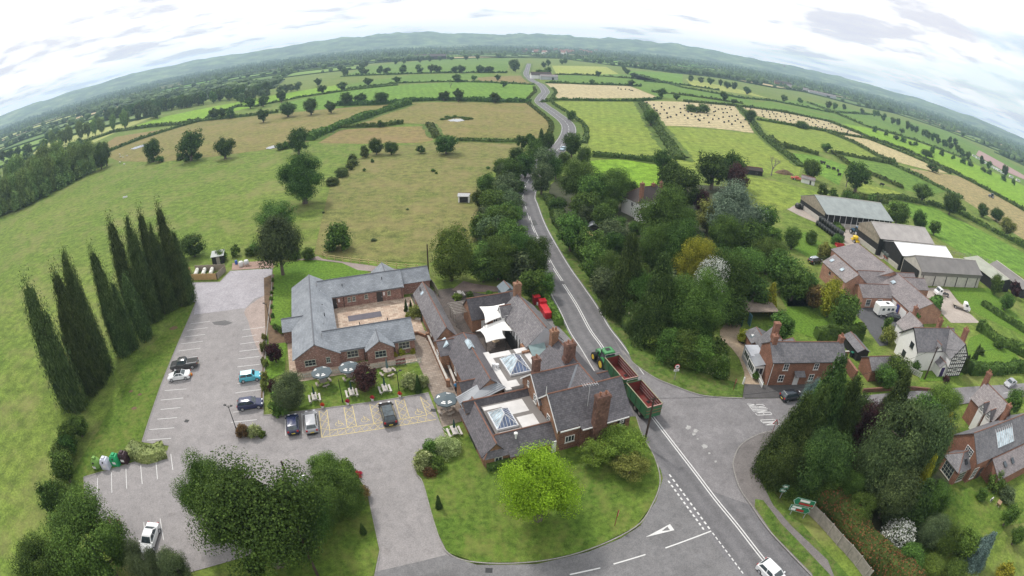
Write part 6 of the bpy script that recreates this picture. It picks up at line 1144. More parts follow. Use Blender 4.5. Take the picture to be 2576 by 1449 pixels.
# brick farm ranges
b=Bld('brick_farm_range','cluster of old brick farm ranges with grey slate roofs','farm building',Matrix.Identity(4),(85,95))
b.wing(72,78.4,90,101,4,6,'v','farmbrick','farm',oh=.2); b.wing(81,94,93.5,111,3.4,5.6,'v','farmbrick','farm',oh=.2,off=2); b.wing(78.4,98,92,97,3.2,5,'u','farmbrick','farm',oh=.2); b.wing(75,84.5,85.9,91.5,2.6,4.4,'u','farmbrick','farm',oh=.2); b.wing(84.4,95.5,78.5,93.2,3,5.1,'v','farmbrick','farm',oh=.2,off=1.2); b.wing(92,101,90,96,2.8,4.4,'u','farmbrick','farm',oh=.2)
b.slabs('skylight',GLASSP,[[(76+i*2.2,87,3.25),(76.8+i*2.2,87,3.25),(76.8+i*2.2,87.7,3.7),(76+i*2.2,87.7,3.7)] for i in range(3)]+[[(73,94,4.85),(73.9,94,5.4),(73.9,95,5.4),(73,95,4.85)],[(73,99,4.85),(73.9,99,5.4),(73.9,100,5.4),(73,100,4.85)]],.06); b.slabs('skylight',GLASSP,[[(87,90,4.1),(88,90,4.5),(88,91.2,4.5),(87,91.2,4.1)],[(92.5,82,4.4),(93.5,82,4.0),(93.5,83.2,4.0),(92.5,83.2,4.4)]],.08)
for v in (81,85.2): b.door((84.4,v),2.4,2.3,'u-',DOORW)
b.door((84.4,83.1),1.0,2.3,'u-',plain('blue_barn_door',(.05,.06,.2),.6,.1)); b.win((77,85.9),.5,1.5,1.6,'v-',1,4); b.win((80.5,85.9),.5,1.5,1.6,'v-',1,4); b.win((72,97),2.6,.7,.7,'u-',2,2,FRAMEB); b.win((72,94),.6,1.6,1.6,'u-',3,2,FRAMEB); b.win((72,92.3),.6,.9,1.2,'u-',2,2,FRAMEB)
# ---------------------------------------------------------------- house at the right edge
HM=FRM(64.6,33.2,4)
b=Bld('long_brick_house','long brick house with slate roof, white windows and a big patent skylight','house',HM,(8,3))
b.wing(0,18,0,6.4,4.0,6.8,'u','red','old',oh=.25); b.wing(11.8,17.8,6.4,13,4.2,6.8,'v','red','farm',oh=.25); b.wing(-3.2,1,.6,4.6,2.5,4,'u','red','old',hip=(1,0),oh=.2); b.wing(4.6,16,-3.4,0,2.2,3.6,'u','red','farm',oh=.2,off=1.4)
b.win((0,2.4),3.4,1.7,1.3,'u-',4,3); b.win((1.2,0),.6,1.3,2.0,'v-',3,3); b.win((-3.2,2.6),.3,2.4,1.9,'u-',4,3,FRAMEG); b.win((-1.6,.6),.4,1.8,1.7,'v-',4,3,FRAMEG); b.win((6,0),3.0,1.1,.8,'v-',3,2); b.win((9.2,0),3.0,1.1,.8,'v-',3,2); b.door((3.2,0),1.0,2,'v-')
b.slabs('patent_skylight',GLASSP,[[(6.2,.5,4.6),(11.6,.5,4.6),(11.6,2.7,6.4),(6.2,2.7,6.4)]],.15); k=MB()
for i in range(9): k.tube(b.M@Vector((6.2+i*.675,.5,4.66)),b.M@Vector((6.2+i*.675,2.7,6.46)),.05,.05,4)
b.put(k,'glazing_bars',ALU); b.slabs('skylight',GLASS,[[(7,-2.4,2.95),(7.8,-2.4,2.95),(7.8,-1.5,3.35),(7,-1.5,3.35)],[(9.5,-2.4,2.95),(10.3,-2.4,2.95),(10.3,-1.5,3.35),(9.5,-1.5,3.35)],[(-1.4,1,3.0),(-.7,1,3.0),(-.7,1.7,3.5),(-1.4,1.7,3.5)]],.1)
b.chimney((12.2,5),.9,.8,5,8.2,BM['red'],1); b.chimney((14.8,13.2),.8,1.0,5,8.6,BM['red'],2)
for u,v in ((11.6,9.6),(11.6,7.6)): b.wing(u-.4,u+1.2,v-.7,v+.7,4.3,5.5,'u','white','old',oh=.12); b.win((u-.4,v),4.0,.8,.8,'u-',3,2)
# ---------------------------------------------------------------- white farmhouse in the trees
b=Bld('white_farmhouse','white rendered farmhouse with brown tiled hip roof and tall brick chimney','house',FRM(33.2,135.0,28),(4,4))
b.wing(0,13,0,7,4.9,7.8,'u','white','brown',hip=(1,1),oh=.4); b.chimney((1.6,1.0),1.0,.8,3,9.8,BM['red'],1); b.chimney((8,3.5),.9,.7,7,8.5,BM['red'],1); b.chimney((12.5,5),.9,.7,5,8.2,BM['red'],1); b.wing(-1,3.4,-3.2,0,2.2,3.5,'u','white','brown',oh=.2); b.win((0,2.5),3,1,1.1,'u-'); b.win((5,0),3,1.1,1.1,'v-'); b.win((3.4,0),.8,1,1.2,'v-'); b.win((8,0),.8,1.2,1.2,'v-')
# ---------------------------------------------------------------- small sheds and far farms
b=Bld('field_shelter','small white field shelter at the edge of the rough meadow','shed',FRM(*g('c1',3500,1530)[:2],0)); b.wing(-1.6,1.6,0,2.6,2.0,2.5,'u','white',plain('grey_shelter_roof',(.4,.4,.4))); b.box('opening_shade',BM['dark'],-1.2,1.2,-.06,-.01,.1,1.7)  # dark front panel stands for the shade inside the shelter
b=Bld('arched_hut','arched metal hut in the orchard','hut',FRM(*g('M',840,825)[:2],-10)); mb=MB(); n=10
vs=[b.M@Vector((1.7*math.cos(math.pi*i/n),y,1.9*math.sin(math.pi*i/n))) for y in (0,3.6) for i in range(n+1)]; mb.add(vs,[(i,i+1,n+2+i,n+1+i) for i in range(n)]+[tuple(range(n+1,2*n+2))]); b.put(mb,'arched_roof',RM['lead']); mb=MB(); mb.prism([(-1.3,0.05),(1.3,.05),(1.3,.1),(-1.3,.1)],0,1.3,b.M); b.put(mb,'opening_shade',BM['dark'])  # dark board across the front paints the shade within the hut
for nm,lb,x,y,w,d,e,r,wl,rf_,a in [('far_farmhouse','white farmhouse beside the far end of the road',1362,199,24,11,5,8,'white','brown',5),('far_farm_shed','grey roofed shed beside the far white farmhouse',1382,201,20,12,4,6,'grey','farm',5),('far_long_shed','long dark farm shed on the distant left plain',1080,149,80,25,7,12,'dark','brown',4),
 ('pig_shed','long pale shed row of the big distant farm',2010,228,70,22,5,9,'cream','farm',-20),('brick_stores','red brick stores of the big distant farm',1970,216,44,18,7,11,'red','brown',-20),('grey_sheds','grey shed at the right end of the big distant farm',2070,242,66,18,5,8,'grey','farm',-20),('paddock_shed','low white walled shed behind the cattle paddock',2031,463,6,3,2.2,3,'white','farm',-35),('stable_block','dark low stable at the edge of the olive field',1893,440,9,3,2.2,3,'dark','brown',-5)]:
    p=G(x,y); b=Bld(nm,lb,'building',FRM(p.x,p.y,a)); b.wing(-w/2,w/2,0,d,e,r,'u',wl,rf_,oh=.5,capr=.2); b.door((w*.2,0),w*.12,e*.75,'v-')
VL=[]
rv=random.Random(4)
for i in range(26):
    p=G(rv.uniform(1310,1500),rv.uniform(127,137)); b=Bld('town_house','red roofed house in the distant small town','house',FRM(p.x,p.y,rv.uniform(-30,30))); b.r['group']='red roofed houses of the distant town'; b.wing(-9,9,0,12,6,12,'u','white' if i%3==0 else 'red','brown' if i%4==0 else slate('town_tile',(.3,.13,.09)) if i==1 else RM['town'] if i>1 else 'brown',oh=.4,capr=.2)
    if i==1: RM['town']=[o for o in b.r.children if o.name.startswith('roof')][0].data.materials[0]
# ================================================================ VEHICLES
TYRE=plain('tyre_rubber',(.022,.022,.023),.85,.2); RIM=plain('alloy_rim',(.5,.5,.52),.35,.1,metal=.6); CGL=glass('car_glass',(.03,.04,.045)); HL=plain('headlamp_lens',(.7,.7,.72),.15,.05); TL=plain('tail_lamp_lens',(.35,.02,.02),.2,.1); PLW=plain('white_plate',(.75,.75,.72)); PLY=plain('yellow_plate',(.7,.55,.08)); BUMP=plain('dark_trim',(.03,.03,.032),.6)
# per kind: length, width, height, sill, bonnet height, boot height, x of: rear glass foot, roof rear, roof front, windscreen foot
CK={'hatch':(3.95,1.7,1.46,.28,.88,.98,-1.88,-1.5,.35,1.02),'mini':(3.6,1.68,1.41,.26,.9,.93,-1.68,-1.45,.5,.92),'saloon':(4.5,1.76,1.43,.27,.86,.96,-1.5,-.75,.4,1.2),'estate':(4.5,1.78,1.48,.27,.88,.98,-2.12,-1.75,.45,1.25),'suv':(4.6,1.86,1.68,.38,1.02,1.08,-2.15,-1.8,.5,1.3),'conv':(4.15,1.78,1.33,.24,.84,.88,-1.25,-.55,.2,.95),'pickup':(5.2,1.85,1.76,.45,1.08,1.1,-.65,-.5,.75,1.35)}
def wheel(t,x,y,r,w,rim=RIM):
    mb=MB(); mb.wheel((x,y,r),r,w); o=mb.make('wheel',TYRE,t,smooth=False); s=1 if y>0 else -1
    k=MB(); k.wheel((x,y+s*w*.5,r),r*.66,.03); k.make('rim',rim,o)
    for a in range(5): pass
    return o
def car(kind,label,pt,head,paintc,roofc=None,cat='car',name=None,extra=None):
    L,W,H_,sl,hb,hr,xr,rr,rf_,xw=CK[kind]; t=thing(name or {'pickup':'pickup_truck','conv':'convertible_car','suv':'suv'}.get(kind,'parked_car'),label,cat,(pt[0],pt[1],.07),head)
    P_=paintc if not isinstance(paintc,tuple) else paint('car_paint_%s_%d'%(kind,int(paintc[0]*1000)),paintc)
    # lower body: side profile swept over rounded widths
    prof=[(-L/2+.06,sl),(-L/2,sl+.22),(-L/2+.03,hr-.12),(-L/2+.14,hr),(xr,hr+.02),(xw,hb+.06),(L/2-.55,hb-.06),(L/2-.14,hb-.2),(L/2,sl+.25),(L/2-.08,sl)]
    if kind=='pickup': prof=[(-L/2,sl),(-L/2,hr),(xr,hr),(xw,hb+.06),(L/2-.4,hb-.02),(L/2-.1,hb-.15),(L/2,sl+.25),(L/2-.06,sl)]
    mb=MB(); n=len(prof); secs=[(-W/2+.10,.955,.04),(-W/2,1,0),(W/2,1,0),(W/2-.10,.955,.04)]
    ys=[(-W/2,.97),(-W/2+.12,1),(W/2-.12,1),(W/2,.97)]; vs=[]
    for y,k in ys:
        for x,z in prof: vs.append((x*k,y,z if k==1 else sl+(z-sl)*.9))
    mb.add(vs,[(j*n+i,j*n+(i+1)%n,(j+1)*n+(i+1)%n,(j+1)*n+i) for j in range(3) for i in range(n)]+[tuple(range(n-1,-1,-1)),tuple(range(3*n,4*n))])
    body=mb.make('body',P_,t,bev=.05)
    wb,wt=W*.94,W*.74
    B0=[(xr,-wb/2,hr),(xw,-wb/2,hb+.05),(xw,wb/2,hb+.05),(xr,wb/2,hr)]; T0=[(rr,-wt/2,H_-.05),(rf_,-wt/2,H_-.03),(rf_,wt/2,H_-.03),(rr,wt/2,H_-.05)]
    mb=MB(); mb.add(B0+T0,[(4,5,6,7),(0,1,5,4),(1,2,6,5),(2,3,7,6),(3,0,4,7)]); mb.make('cabin',P_,t,bev=.03)
    mb=MB(); m=.06; mb.add([(rr+m,-wt/2+m,H_-.03),(rf_-m,-wt/2+m,H_-.01),(rf_-m,wt/2-m,H_-.01),(rr+m,wt/2-m,H_-.03)]+[((rr+rf_)/2-.4,-wt/2+.15,H_+.02),((rr+rf_)/2+.4,-wt/2+.15,H_+.025),((rr+rf_)/2+.4,wt/2-.15,H_+.025),((rr+rf_)/2-.4,wt/2-.15,H_+.02)],[(4,5,6,7),(0,1,5,4),(1,2,6,5),(2,3,7,6),(3,0,4,7)]); mb.make('roof',roofc or P_,t,smooth=True)
    def glass_(nm,a,b,c,d,f0=.08,f1=.92,g0=.12,g1=.92):
        a,b,c,d=map(Vector,(a,b,c,d)); q=lambda u,v:a.lerp(b,u).lerp(d.lerp(c,u),v); nn=(b-a).cross(d-a).normalized()*.012
        mb=MB(); mb.slab([q(f0,g0)+nn,q(f1,g0)+nn,q(f1,g1)+nn,q(f0,g1)+nn],.01); mb.make(nm,CGL,t)
    glass_('windscreen',B0[1],B0[2],T0[2],T0[1]); glass_('rear_window',B0[3],B0[0],T0[0],T0[3])
    for s in (0,1):
        a,b,c,d=(B0[0],B0[1],T0[1],T0[0]) if s==0 else (B0[2],B0[3],T0[3],T0[2])
        glass_('side_window',a,b,c,d,.06,.48); glass_('side_window',a,b,c,d,.52,.9)
    r=.31 if kind not in('suv','pickup') else .38
    for x in (-L*.31,L*.32):
        for s in (-1,1): wheel(t,x,s*(W/2-.08),r,.2)
    for s in (-1,1):
        mb=MB(); mb.box(L/2-.28,L/2-.04,s*(W/2-.36)-.15,s*(W/2-.36)+.15,hb-.32,hb-.17); mb.make('headlight',HL,t); mb=MB(); mb.box(-L/2-.01,-L/2+.1,s*(W/2-.2)-.13,s*(W/2-.2)+.13,hr-.3,hr-.06); mb.make('tail_light',TL,t)
        mb=MB(); mb.box(xw-.28,xw-.12,s*(W/2+.04)-.09,s*(W/2+.04)+.09,hb+.05,hb+.2); mb.make('wing_mirror',P_,t)
    mb=MB(); mb.box(-L/2-.02,-L/2+.02,-.26,.26,.45,.57); mb.make('number_plate',PLY,t); mb=MB(); mb.box(L/2-.02,L/2+.015,-.26,.26,.38,.5); mb.make('number_plate',PLW,t)
    mb=MB(); mb.box(-L/2-.005,-L/2+.2,-W/2+.15,W/2-.15,sl-.05,sl+.12); mb.make('bumper',BUMP,t)
    if kind=='pickup':
        mb=MB(); mb.box(-L/2+.1,xr-.1,-W/2+.14,W/2-.14,hr-.1,hr+.012); mb.make('load_bed',plain('bed_liner',(.02,.02,.02)),t); mb=MB()
        for y in (-W/2+.06,W/2-.06): mb.tube((-L/2+.05,y,hr+.12),(xr,y,hr+.12),.035,.035,6)
        mb.tube((xr-.2,-W/2+.1,hr),(xr-.2,-W/2+.2,H_-.1),.03); mb.tube((xr-.2,W/2-.1,hr),(xr-.2,W/2-.2,H_-.1),.03); mb.make('bed_rail',ALU,t)
    return t
A=R(21.5); AV=R(111.5)
black=paint('black_car_paint',(.012,.012,.014)); navy=paint('navy_car_paint',(.014,.02,.075)); silv=paint('silver_car_paint',(.36,.36,.38)); whitep=paint('white_car_paint',(.78,.78,.78))
car('pickup','dark grey pickup truck with an open load bed beside the poplars',G(466,925),A+math.pi,paint('charcoal_paint',(.06,.06,.062)),cat='pickup')
car('conv','white convertible car with a black soft top below the grey pickup',G(453,952),A+math.pi,whitep,plain('black_soft_top',(.02,.02,.022)))
car('mini','turquoise small car with a pale roof in a bay by the hedge',G(631,955),A,paint('turquoise_paint',(.08,.42,.52)),paint('pale_roof_paint',(.6,.72,.72)))
car('hatch','dark blue hatchback nosing into the willowy tree',G(632,1024),A,navy)
car('hatch','dark blue hatchback with red tail lights beside the silver estate',G(739,1075),AV,navy)
car('estate','silver grey estate car next to the yellow hatched bays',G(785,1069),AV,silv)
car('suv','black estate car with a glass roof in a disabled bay',G(977,1050),AV,black,CGL)
car('saloon','white saloon facing the camera between two small trees',G(382,1362),R(-79),whitep)
car('hatch','dark red hatchback mostly hidden by the tree at the lower left',G(286,1350),R(-79),paint('dark_red_paint',(.12,.02,.025)))
car('estate','silver car half hidden behind the island tree',G(752,1240),AV-.15,silv)
car('hatch','white car driving at the bottom edge of the main road',G(1938,1452),R(-64),whitep)
car('hatch','black hatchback parked outside the brick cottage',g('C',960,1255),R(8),paint('blue_black_paint',(.015,.02,.028)))
car('saloon','silver saloon driving down the lane at the right edge',g('B',2205,1275),R(190),silv)
car('hatch','black car beside the white motorhome',g('B',795,480),R(150),black)
car('suv','dark car parked by the brick farm end under the trees',g('F',425,840),R(20),black,paint('pale_grey_roof',(.3,.33,.36)))
car('hatch','small white car far off on the winding road',G(1354,211),R(60),whitep); car('hatch','pale blue van emerging behind the trees on the road',G(1416,378),R(-110),paint('pale_blue_paint',(.4,.55,.65)),cat='van',name='small_van')
t=thing('orange_bag','small orange bag on the tarmac behind the white convertible','bag',G(481,944,.07)); mb=MB(); mb.lathe([(.1,0),(.28,.05),(.3,.25),(.2,.42),(.06,.5)],n=9); mb.make('bag_body',plain('orange_bag',(.7,.2,.03)),t,smooth=True); mb=MB(); mb.tube((-.05,0,.48),(.05,0,.6),.02); mb.make('bag_knot',plain('orange_knot',(.6,.16,.02)),t)
# motorhome and flatbeds
def slabside(t,mb,nm,m): return mb.make(nm,m,t)
t=thing('motorhome','white motorhome parked on the black drive','motorhome',g('B',690,420),R(0)); WB=paint('motorhome_white',(.75,.75,.74))
mb=MB(); mb.prism([(-2.9,.5),(-2.9,2.6),(-2.7,2.8),(1.6,2.8),(2.5,2.5),(2.3,1.5),(2.9,1.1),(2.9,.5)],-1.1,1.1,Matrix.Rotation(R(90),4,'X')); mb.make('body',WB,t,bev=.06)
for x in (-1.6,.0,1.3): mb=MB(); mb.box(x-.4,x+.4,-1.125,-1.098,1.6,2.15); mb.make('window',CGL,t)
mb=MB(); mb.box(-.3,.5,-.4,.4,2.8,2.88); mb.make('roof_vent',BUMP,t); mb=MB(); mb.slab([(2.3,-.9,1.55),(2.86,-.9,1.15),(2.86,.9,1.15),(2.3,.9,1.55)],.02); mb.make('windscreen',CGL,t)
for x in (-1.8,2.0):
    for s in (-1,1): wheel(t,x,s*1.0,.34,.22)
mb=MB(); mb.box(-2.6,-1.9,-1.12,-1.1,.6,2.4); mb.make('door',WB,t)
def flatbed(label,pt,head,bed):
    t=thing('flatbed_truck',label,'truck',(pt[0],pt[1],.06),head); mb=MB(); mb.prism([(.6,.4),(.6,1.9),(.8,2.1),(1.7,2.1),(2.2,1.35),(2.75,1.15),(2.75,.4)],-.95,.95,Matrix.Rotation(R(90),4,'X')); mb.make('cab',whitep,t,bev=.06)
    mb=MB(); mb.slab([(1.74,-.8,2.02),(2.2,-.85,1.38),(2.2,.85,1.38),(1.74,.8,2.02)],.03); 
    for v in mb.v: v.x+=.03
    mb.make('windscreen',CGL,t)
    for s in (-1,1): mb=MB(); mb.box(1.0,1.8,s*.955-.01,s*.955+.01,1.35,1.9); mb.make('side_window',CGL,t)
    if bed: mb=MB(); mb.box(-2.7,.5,-1,1,.75,.9); mb.make('load_bed',plain('timber_bed',(.35,.3,.24)),t)
    mb=MB(); mb.box(-2.6,.7,-.4,.4,.5,.7); mb.make('chassis',BUMP,t)
    for x in (-1.9,1.9):
        for s in (-1,1): wheel(t,x,s*.85,.34,.24)
    return t
flatbed('white chassis cab truck without a bed at the top of the yard',g('B',1385,190),R(175),False); flatbed('white flatbed truck with a timber deck lower in the yard',g('B',1615,350),R(-35),True)
def dirty(name,c,d):
    t=NT(name); n=t.noise(1.3,6,.7); n2=t.noise(5,4,.7); t.col(t.mix(t.ramp(n2,[(.3,sc3(c,.8)),(.7,sc3(c,1.2))]),d,t.ramp(n,[(.46,(0,0,0)),(.66,(.75,.75,.75))]))).rs(.6,.3); return t.m
# tractor with two silage trailers
TG=paint('tractor_green',(.03,.2,.05)); TY=plain('tractor_yellow',(.75,.52,.03),.4,.05); TRG=dirty('trailer_green',(.035,.14,.062),(.12,.1,.06)); TRR=dirty('trailer_red_inside',(.17,.026,.022),(.11,.075,.06)); STEEL=plain('scuffed_steel',(.4,.36,.36),.5,.2)
def tractor(label,pt,head,g_,y_,sc_=1.0,old=False):
    t=thing('tractor',label,'tractor',(pt[0],pt[1],.18),head); t.scale=(sc_,)*3
    mb=MB(); mb.prism([(.3,.9),(.3,1.75),(1.2,1.75),(2.3,1.6),(2.6,1.35),(2.6,.8)],-.42,.42,Matrix.Rotation(R(90),4,'X')); mb.make('bonnet',g_,t,bev=.05)
    mb=MB(); mb.box(-1.4,2.3,-.35,.35,.55,.95); mb.make('chassis',BUMP,t)
    mb=MB(); mb.add([(-1.15,-.85,1.3),(.45,-.75,1.3),(.45,.75,1.3),(-1.15,.85,1.3),(-1.0,-.75,2.75),(.25,-.7,2.75),(.25,.7,2.75),(-1.0,.75,2.75)],[(0,1,5,4),(1,2,6,5),(2,3,7,6),(3,0,4,7)]); mb.make('cab_glass',CGL,t)
    mb=MB()
    for x,y,X,Y_ in ((-1.15,-.85,-1.0,-.75),(.45,-.75,.25,-.7),(.45,.75,.25,.7),(-1.15,.85,-1.0,.75)): mb=MB(); mb.tube((x*1.01,y*1.01,1.3),(X*1.01,Y_*1.01,2.78),.05,.05,5); mb.make('cab_pillar',BUMP,t)
    mb=MB(); mb.box(-1.2,.45,-.9,.9,2.78,2.98,taper=.1); ro=mb.make('cab_roof',g_,t,bev=.04); mb=MB(); mb.box(-.6,.05,-.35,.35,2.985,3.02); mb.make('roof_hatch',BUMP,ro)
    for s in (-1,1):
        for x,r,w in ((-.75,.92,.6),(1.75,.68,.5)):
            mb=MB(); mb.wheel((x,s*.95,r),r,w,n=20); o=mb.make('wheel',TYRE,t); k=MB(); k.wheel((x,s*.95+s*w*.5,r),r*.56,.05,n=16); k.make('rim',y_,o)
        mb=MB(); n=8; vs=[]
        for y in (s*.68,s*1.2):
            for i in range(n+1): a=R(20+150*i/n); vs.append((-.75+1.05*math.cos(a),y,.92+1.02*math.sin(a)))
        mb.add(vs,[(i,i+1,n+2+i,n+1+i) for i in range(n)]); mb.make('mudguard',g_,t)
        mb=MB(); mb.box(.45,.55,s*1.15-.12,s*1.15+.12,1.9,2.3); mb.make('wing_mirror',BUMP,t)
    mb=MB(); mb.tube((.6,.55,1.6),(.6,.55,2.9),.06); mb.make('exhaust',BUMP,t); mb=MB(); mb.lathe([(.08,0),(.1,.05),(.1,.2),(.03,.25)],(.1,.85,2.95),8); mb.make('beacon',HL,t); return t
RH=R(109)
def along(p,d): return Vector((p[0]+math.cos(RH)*d,p[1]+math.sin(RH)*d))
t2=(g('T',820,1045)+g('T',1005,1030))/2; t2=Vector((18.75,53.2)); 
tractor('green tractor with yellow wheels pulling two trailers past the pub',along(t2,14.0),RH,TG,TY,1.02)
def trailer(label,pt,head):
    L,W=5.6,2.35; t=thing('silage_trailer',label,'trailer',(pt[0],pt[1],.18),head); z0,z1=1.0,2.75
    for nm,m,a in (('floor',TRR,(0,L,-W/2,W/2,z0-.1,z0)),): mb=MB(); mb.box(*a); mb.make(nm,m,t)
    for s in (-1,1):
        mb=MB(); y=s*W/2; mb.box(0,L,y-.03,y+.03,z0,z1); o=mb.make('side_panel',TRG,t); k=MB(); k.box(.05,L-.05,y-s*.03-.012,y-s*.03+.012,z0+.02,z1-.03); k.make('inner_lining',TRR,o); k=MB()
        for i in range(5): z=z0+.1+i*.36; k.box(0,L,y+s*.03-.03,y+s*.03+.03,z,z+.09)
        k.make('rail',TRG,o)
        for i in range(5): k=MB(); x=i*(L-.1)/4; k.box(x,x+.1,y+s*.06-.035,y+s*.06+.035,z0-.15,z1+.03); k.make('upright',TRG,o)
        k=MB()
        for i in range(3): z=z0+.45+i*.45; k.box(.1,L-.1,y-s*.055-.012,y-s*.055+.012,z,z+.05)
        k.make('inner_rail',STEEL if s==-1 else plain('pale_red_rail',(.4,.1,.08)),o); k=MB(); k.box(-.05,L+.05,y-.05,y+.05,z1,z1+.07); k.make('top_rail',plain('worn_top_rail',(.32,.3,.2),.6,.2),o)
    mb=MB(); mb.box(-.06,0,-W/2,W/2,z0-.2,z1-.1); o=mb.make('tailgate',TRG,t); k=MB(); k.box(-.1,-.06,-W/2,W/2,z0+.5,z0+.58); k.box(-.1,-.06,-W/2,W/2,z0+1.0,z0+1.08); k.make('tailgate_rail',plain('rust_rail',(.25,.12,.06)),o); k=MB(); k.box(-.115,-.1,.3,.55,z0-.1,z0+.1); k.make('number_plate',PLY,o); k=MB(); k.box(-.08,.02,-W/2,W/2,z1-.1,z1-.02); k.make('top_edge',plain('pinkish_edge',(.5,.3,.26)),o)
    mb=MB(); mb.box(L,L+.06,-W/2,W/2,z0-.1,z1); o=mb.make('headboard',TRG,t); k=MB(); k.box(L-.015,L-.002,-W/2+.05,W/2-.05,z0,z1-.1); k.make('inner_lining',TRR,o); k=MB(); k.tube((L,-W/2,z1),(L,-W/2,z1+.45),.03); k.tube((L,W/2,z1),(L,W/2,z1+.45),.03); k.tube((L,-W/2,z1+.45),(L,W/2,z1+.45),.03); k.make('headboard_frame',STEEL,o)
    mb=MB(); mb.box(.3,L,-.4,.4,.7,.9); mb.tube((L,0,.75),(L+1.3,0,.6),.09); mb.make('drawbar',BUMP,t)
    for x in (1.5,2.75):
        for s in (-1,1): mb=MB(); mb.wheel((x,s*(W/2-.25),.55),.55,.42,n=18); o=mb.make('wheel',TYRE,t); k=MB(); k.wheel((x,s*(W/2-.25)+s*.21,.55),.27,.04); k.make('rim',plain('dull_rim',(.22,.2,.19)),o)
trailer('rear green silage trailer with a red inside, nearest the junction',t2,RH); trailer('front green silage trailer hitched behind the tractor',along(t2,6.6),RH)
t=tractor('blue tractor standing in the farm yard by the tan barn',g('F',850,560),R(100),paint('tractor_blue',(.08,.16,.25)),plain('pale_rim',(.5,.5,.5)),1.0)
tractor('small distant tractor working on the hay field',g('F',2240,170),R(150),paint('tractor_grey',(.15,.17,.2)),plain('pale_rim2',(.5,.5,.5)),1.0)
t=thing('yellow_tanker','yellow farm implement behind the blue tractor','farm machine',g('F',835,625),R(100)); mb=MB(); mb.box(-1.6,1.4,-.7,.7,.5,.9); mb.make('frame',TY,t); mb=MB(); mb.lathe([(.2,0),(.9,.2),(1,.9),(.8,1.1)],(0,0,.9),10); mb.make('hopper',TY,t)
for s in (-1,1): wheel(t,-.6,s*.9,.5,.3)
# ================================================================ STREET AND GARDEN FURNITURE
POLEW=plain('creosoted_pole',(.06,.04,.032),.85,.25,2); IRON=plain('black_iron',(.015,.016,.017),.5,.1); GREYP=plain('grey_signpost',(.33,.34,.34),.5,.08)
def pole(base,h,label,lean=(0,0),arms=True):
    t=thing('telegraph_pole',label,'telegraph pole',(base[0],base[1],0)); mb=MB(); mb.tube((0,0,0),(lean[0],lean[1],h),.16,.11,8); mb.make('shaft',POLEW,t)
    if arms: mb=MB(); mb.box(lean[0]-.5,lean[0]+.5,lean[1]-.06,lean[1]+.06,h-.35,h-.22); mb.make('crossarm',POLEW,t)
    return Vector((base[0]+lean[0],base[1]+lean[1],h-.2))
b1=g('J',228,470); p1=pole(b1,HZ(px('J',228,470),px('J',300,95)),'dark telegraph pole on the pub corner in front of the trailers')
b2=G(738,1245); p2=pole(b2,HZ((738,1245),(708,1160)),'telegraph pole beside the half hidden silver car',arms=False)
b3=G(800,1449); p3=pole(b3,HZ((800,1449),(752,1327)),'telegraph pole on the island lawn at the bottom edge',arms=False)
b4=g('J',1248,548); p4=pole(b4,HZ(px('J',1248,548),px('J',1348,220)),'telegraph pole leaning against the dark cypresses')
b5=g('B',1180,1200); p5=pole(b5,HZ(px('B',1180,1200),px('B',1310,790)),'telegraph pole in front of the timbered white house')
b6=g('c4',3210,780); p6=pole(b6,HZ(px('L',1903,290),px('L',1900,40)),'slim pole behind the lodge corner',arms=False) if False else pole(G(1078,690),6.5,'slim dark pole behind the lodge corner',arms=False)
def wire(a,b_,sag,label):
    a=Vector(a);b_=Vector(b_); P=[a.lerp(b_,i/14)-Vector((0,0,sag*4*(i/14)*(1-i/14))) for i in range(15)]; mb=MB()
    for u,v in zip(P,P[1:]): mb.tube(u,v,.022,.022,4,cap=False)
    tag(mb.make('overhead_wire',IRON,None,loc=a),label,'wire')
wire(p1,p5,2.2,'black overhead wire crossing the junction to the white house'); wire(p5,p5+Vector((22,-3,1)),.8,'overhead wire running right from the white house pole')
def lamp(base,h,label,heads=2):
    t=thing('street_lamp',label,'street lamp',(base[0],base[1],0)); mb=MB(); mb.tube((0,0,0),(0,0,h),.07,.045,8); mb.tube((0,0,0),(0,0,.5),.1,.1,8); mb.make('post',IRON,t)
    for i in range(heads):
        s=1 if i else -1; mb=MB(); mb.tube((0,0,h-.35),(s*.5,0,h),.035,.03,6); o=mb.make('arm',IRON,t); mb=MB(); mb.box(s*.5-.18,s*.5+.18,-.11,.11,h-.02,h+.1); mb.make('lamp_head',IRON,o); mb=MB(); mb.box(s*.5-.14,s*.5+.14,-.08,.08,h-.05,h-.022); mb.make('lens',HL,o)
    return t
lamp(g('c5',1785,345),4.2,'twin headed black lamp post in the shrub bed'); lamp(g('c4',2040,990),4,'black lamp post by the lodge lawn edge',1); lamp(g('R',1118,462),4,'black post with a lantern left of the purple tree',0); lamp(g('R',1735,380),4.2,'twin headed lamp post in the beer garden'); 
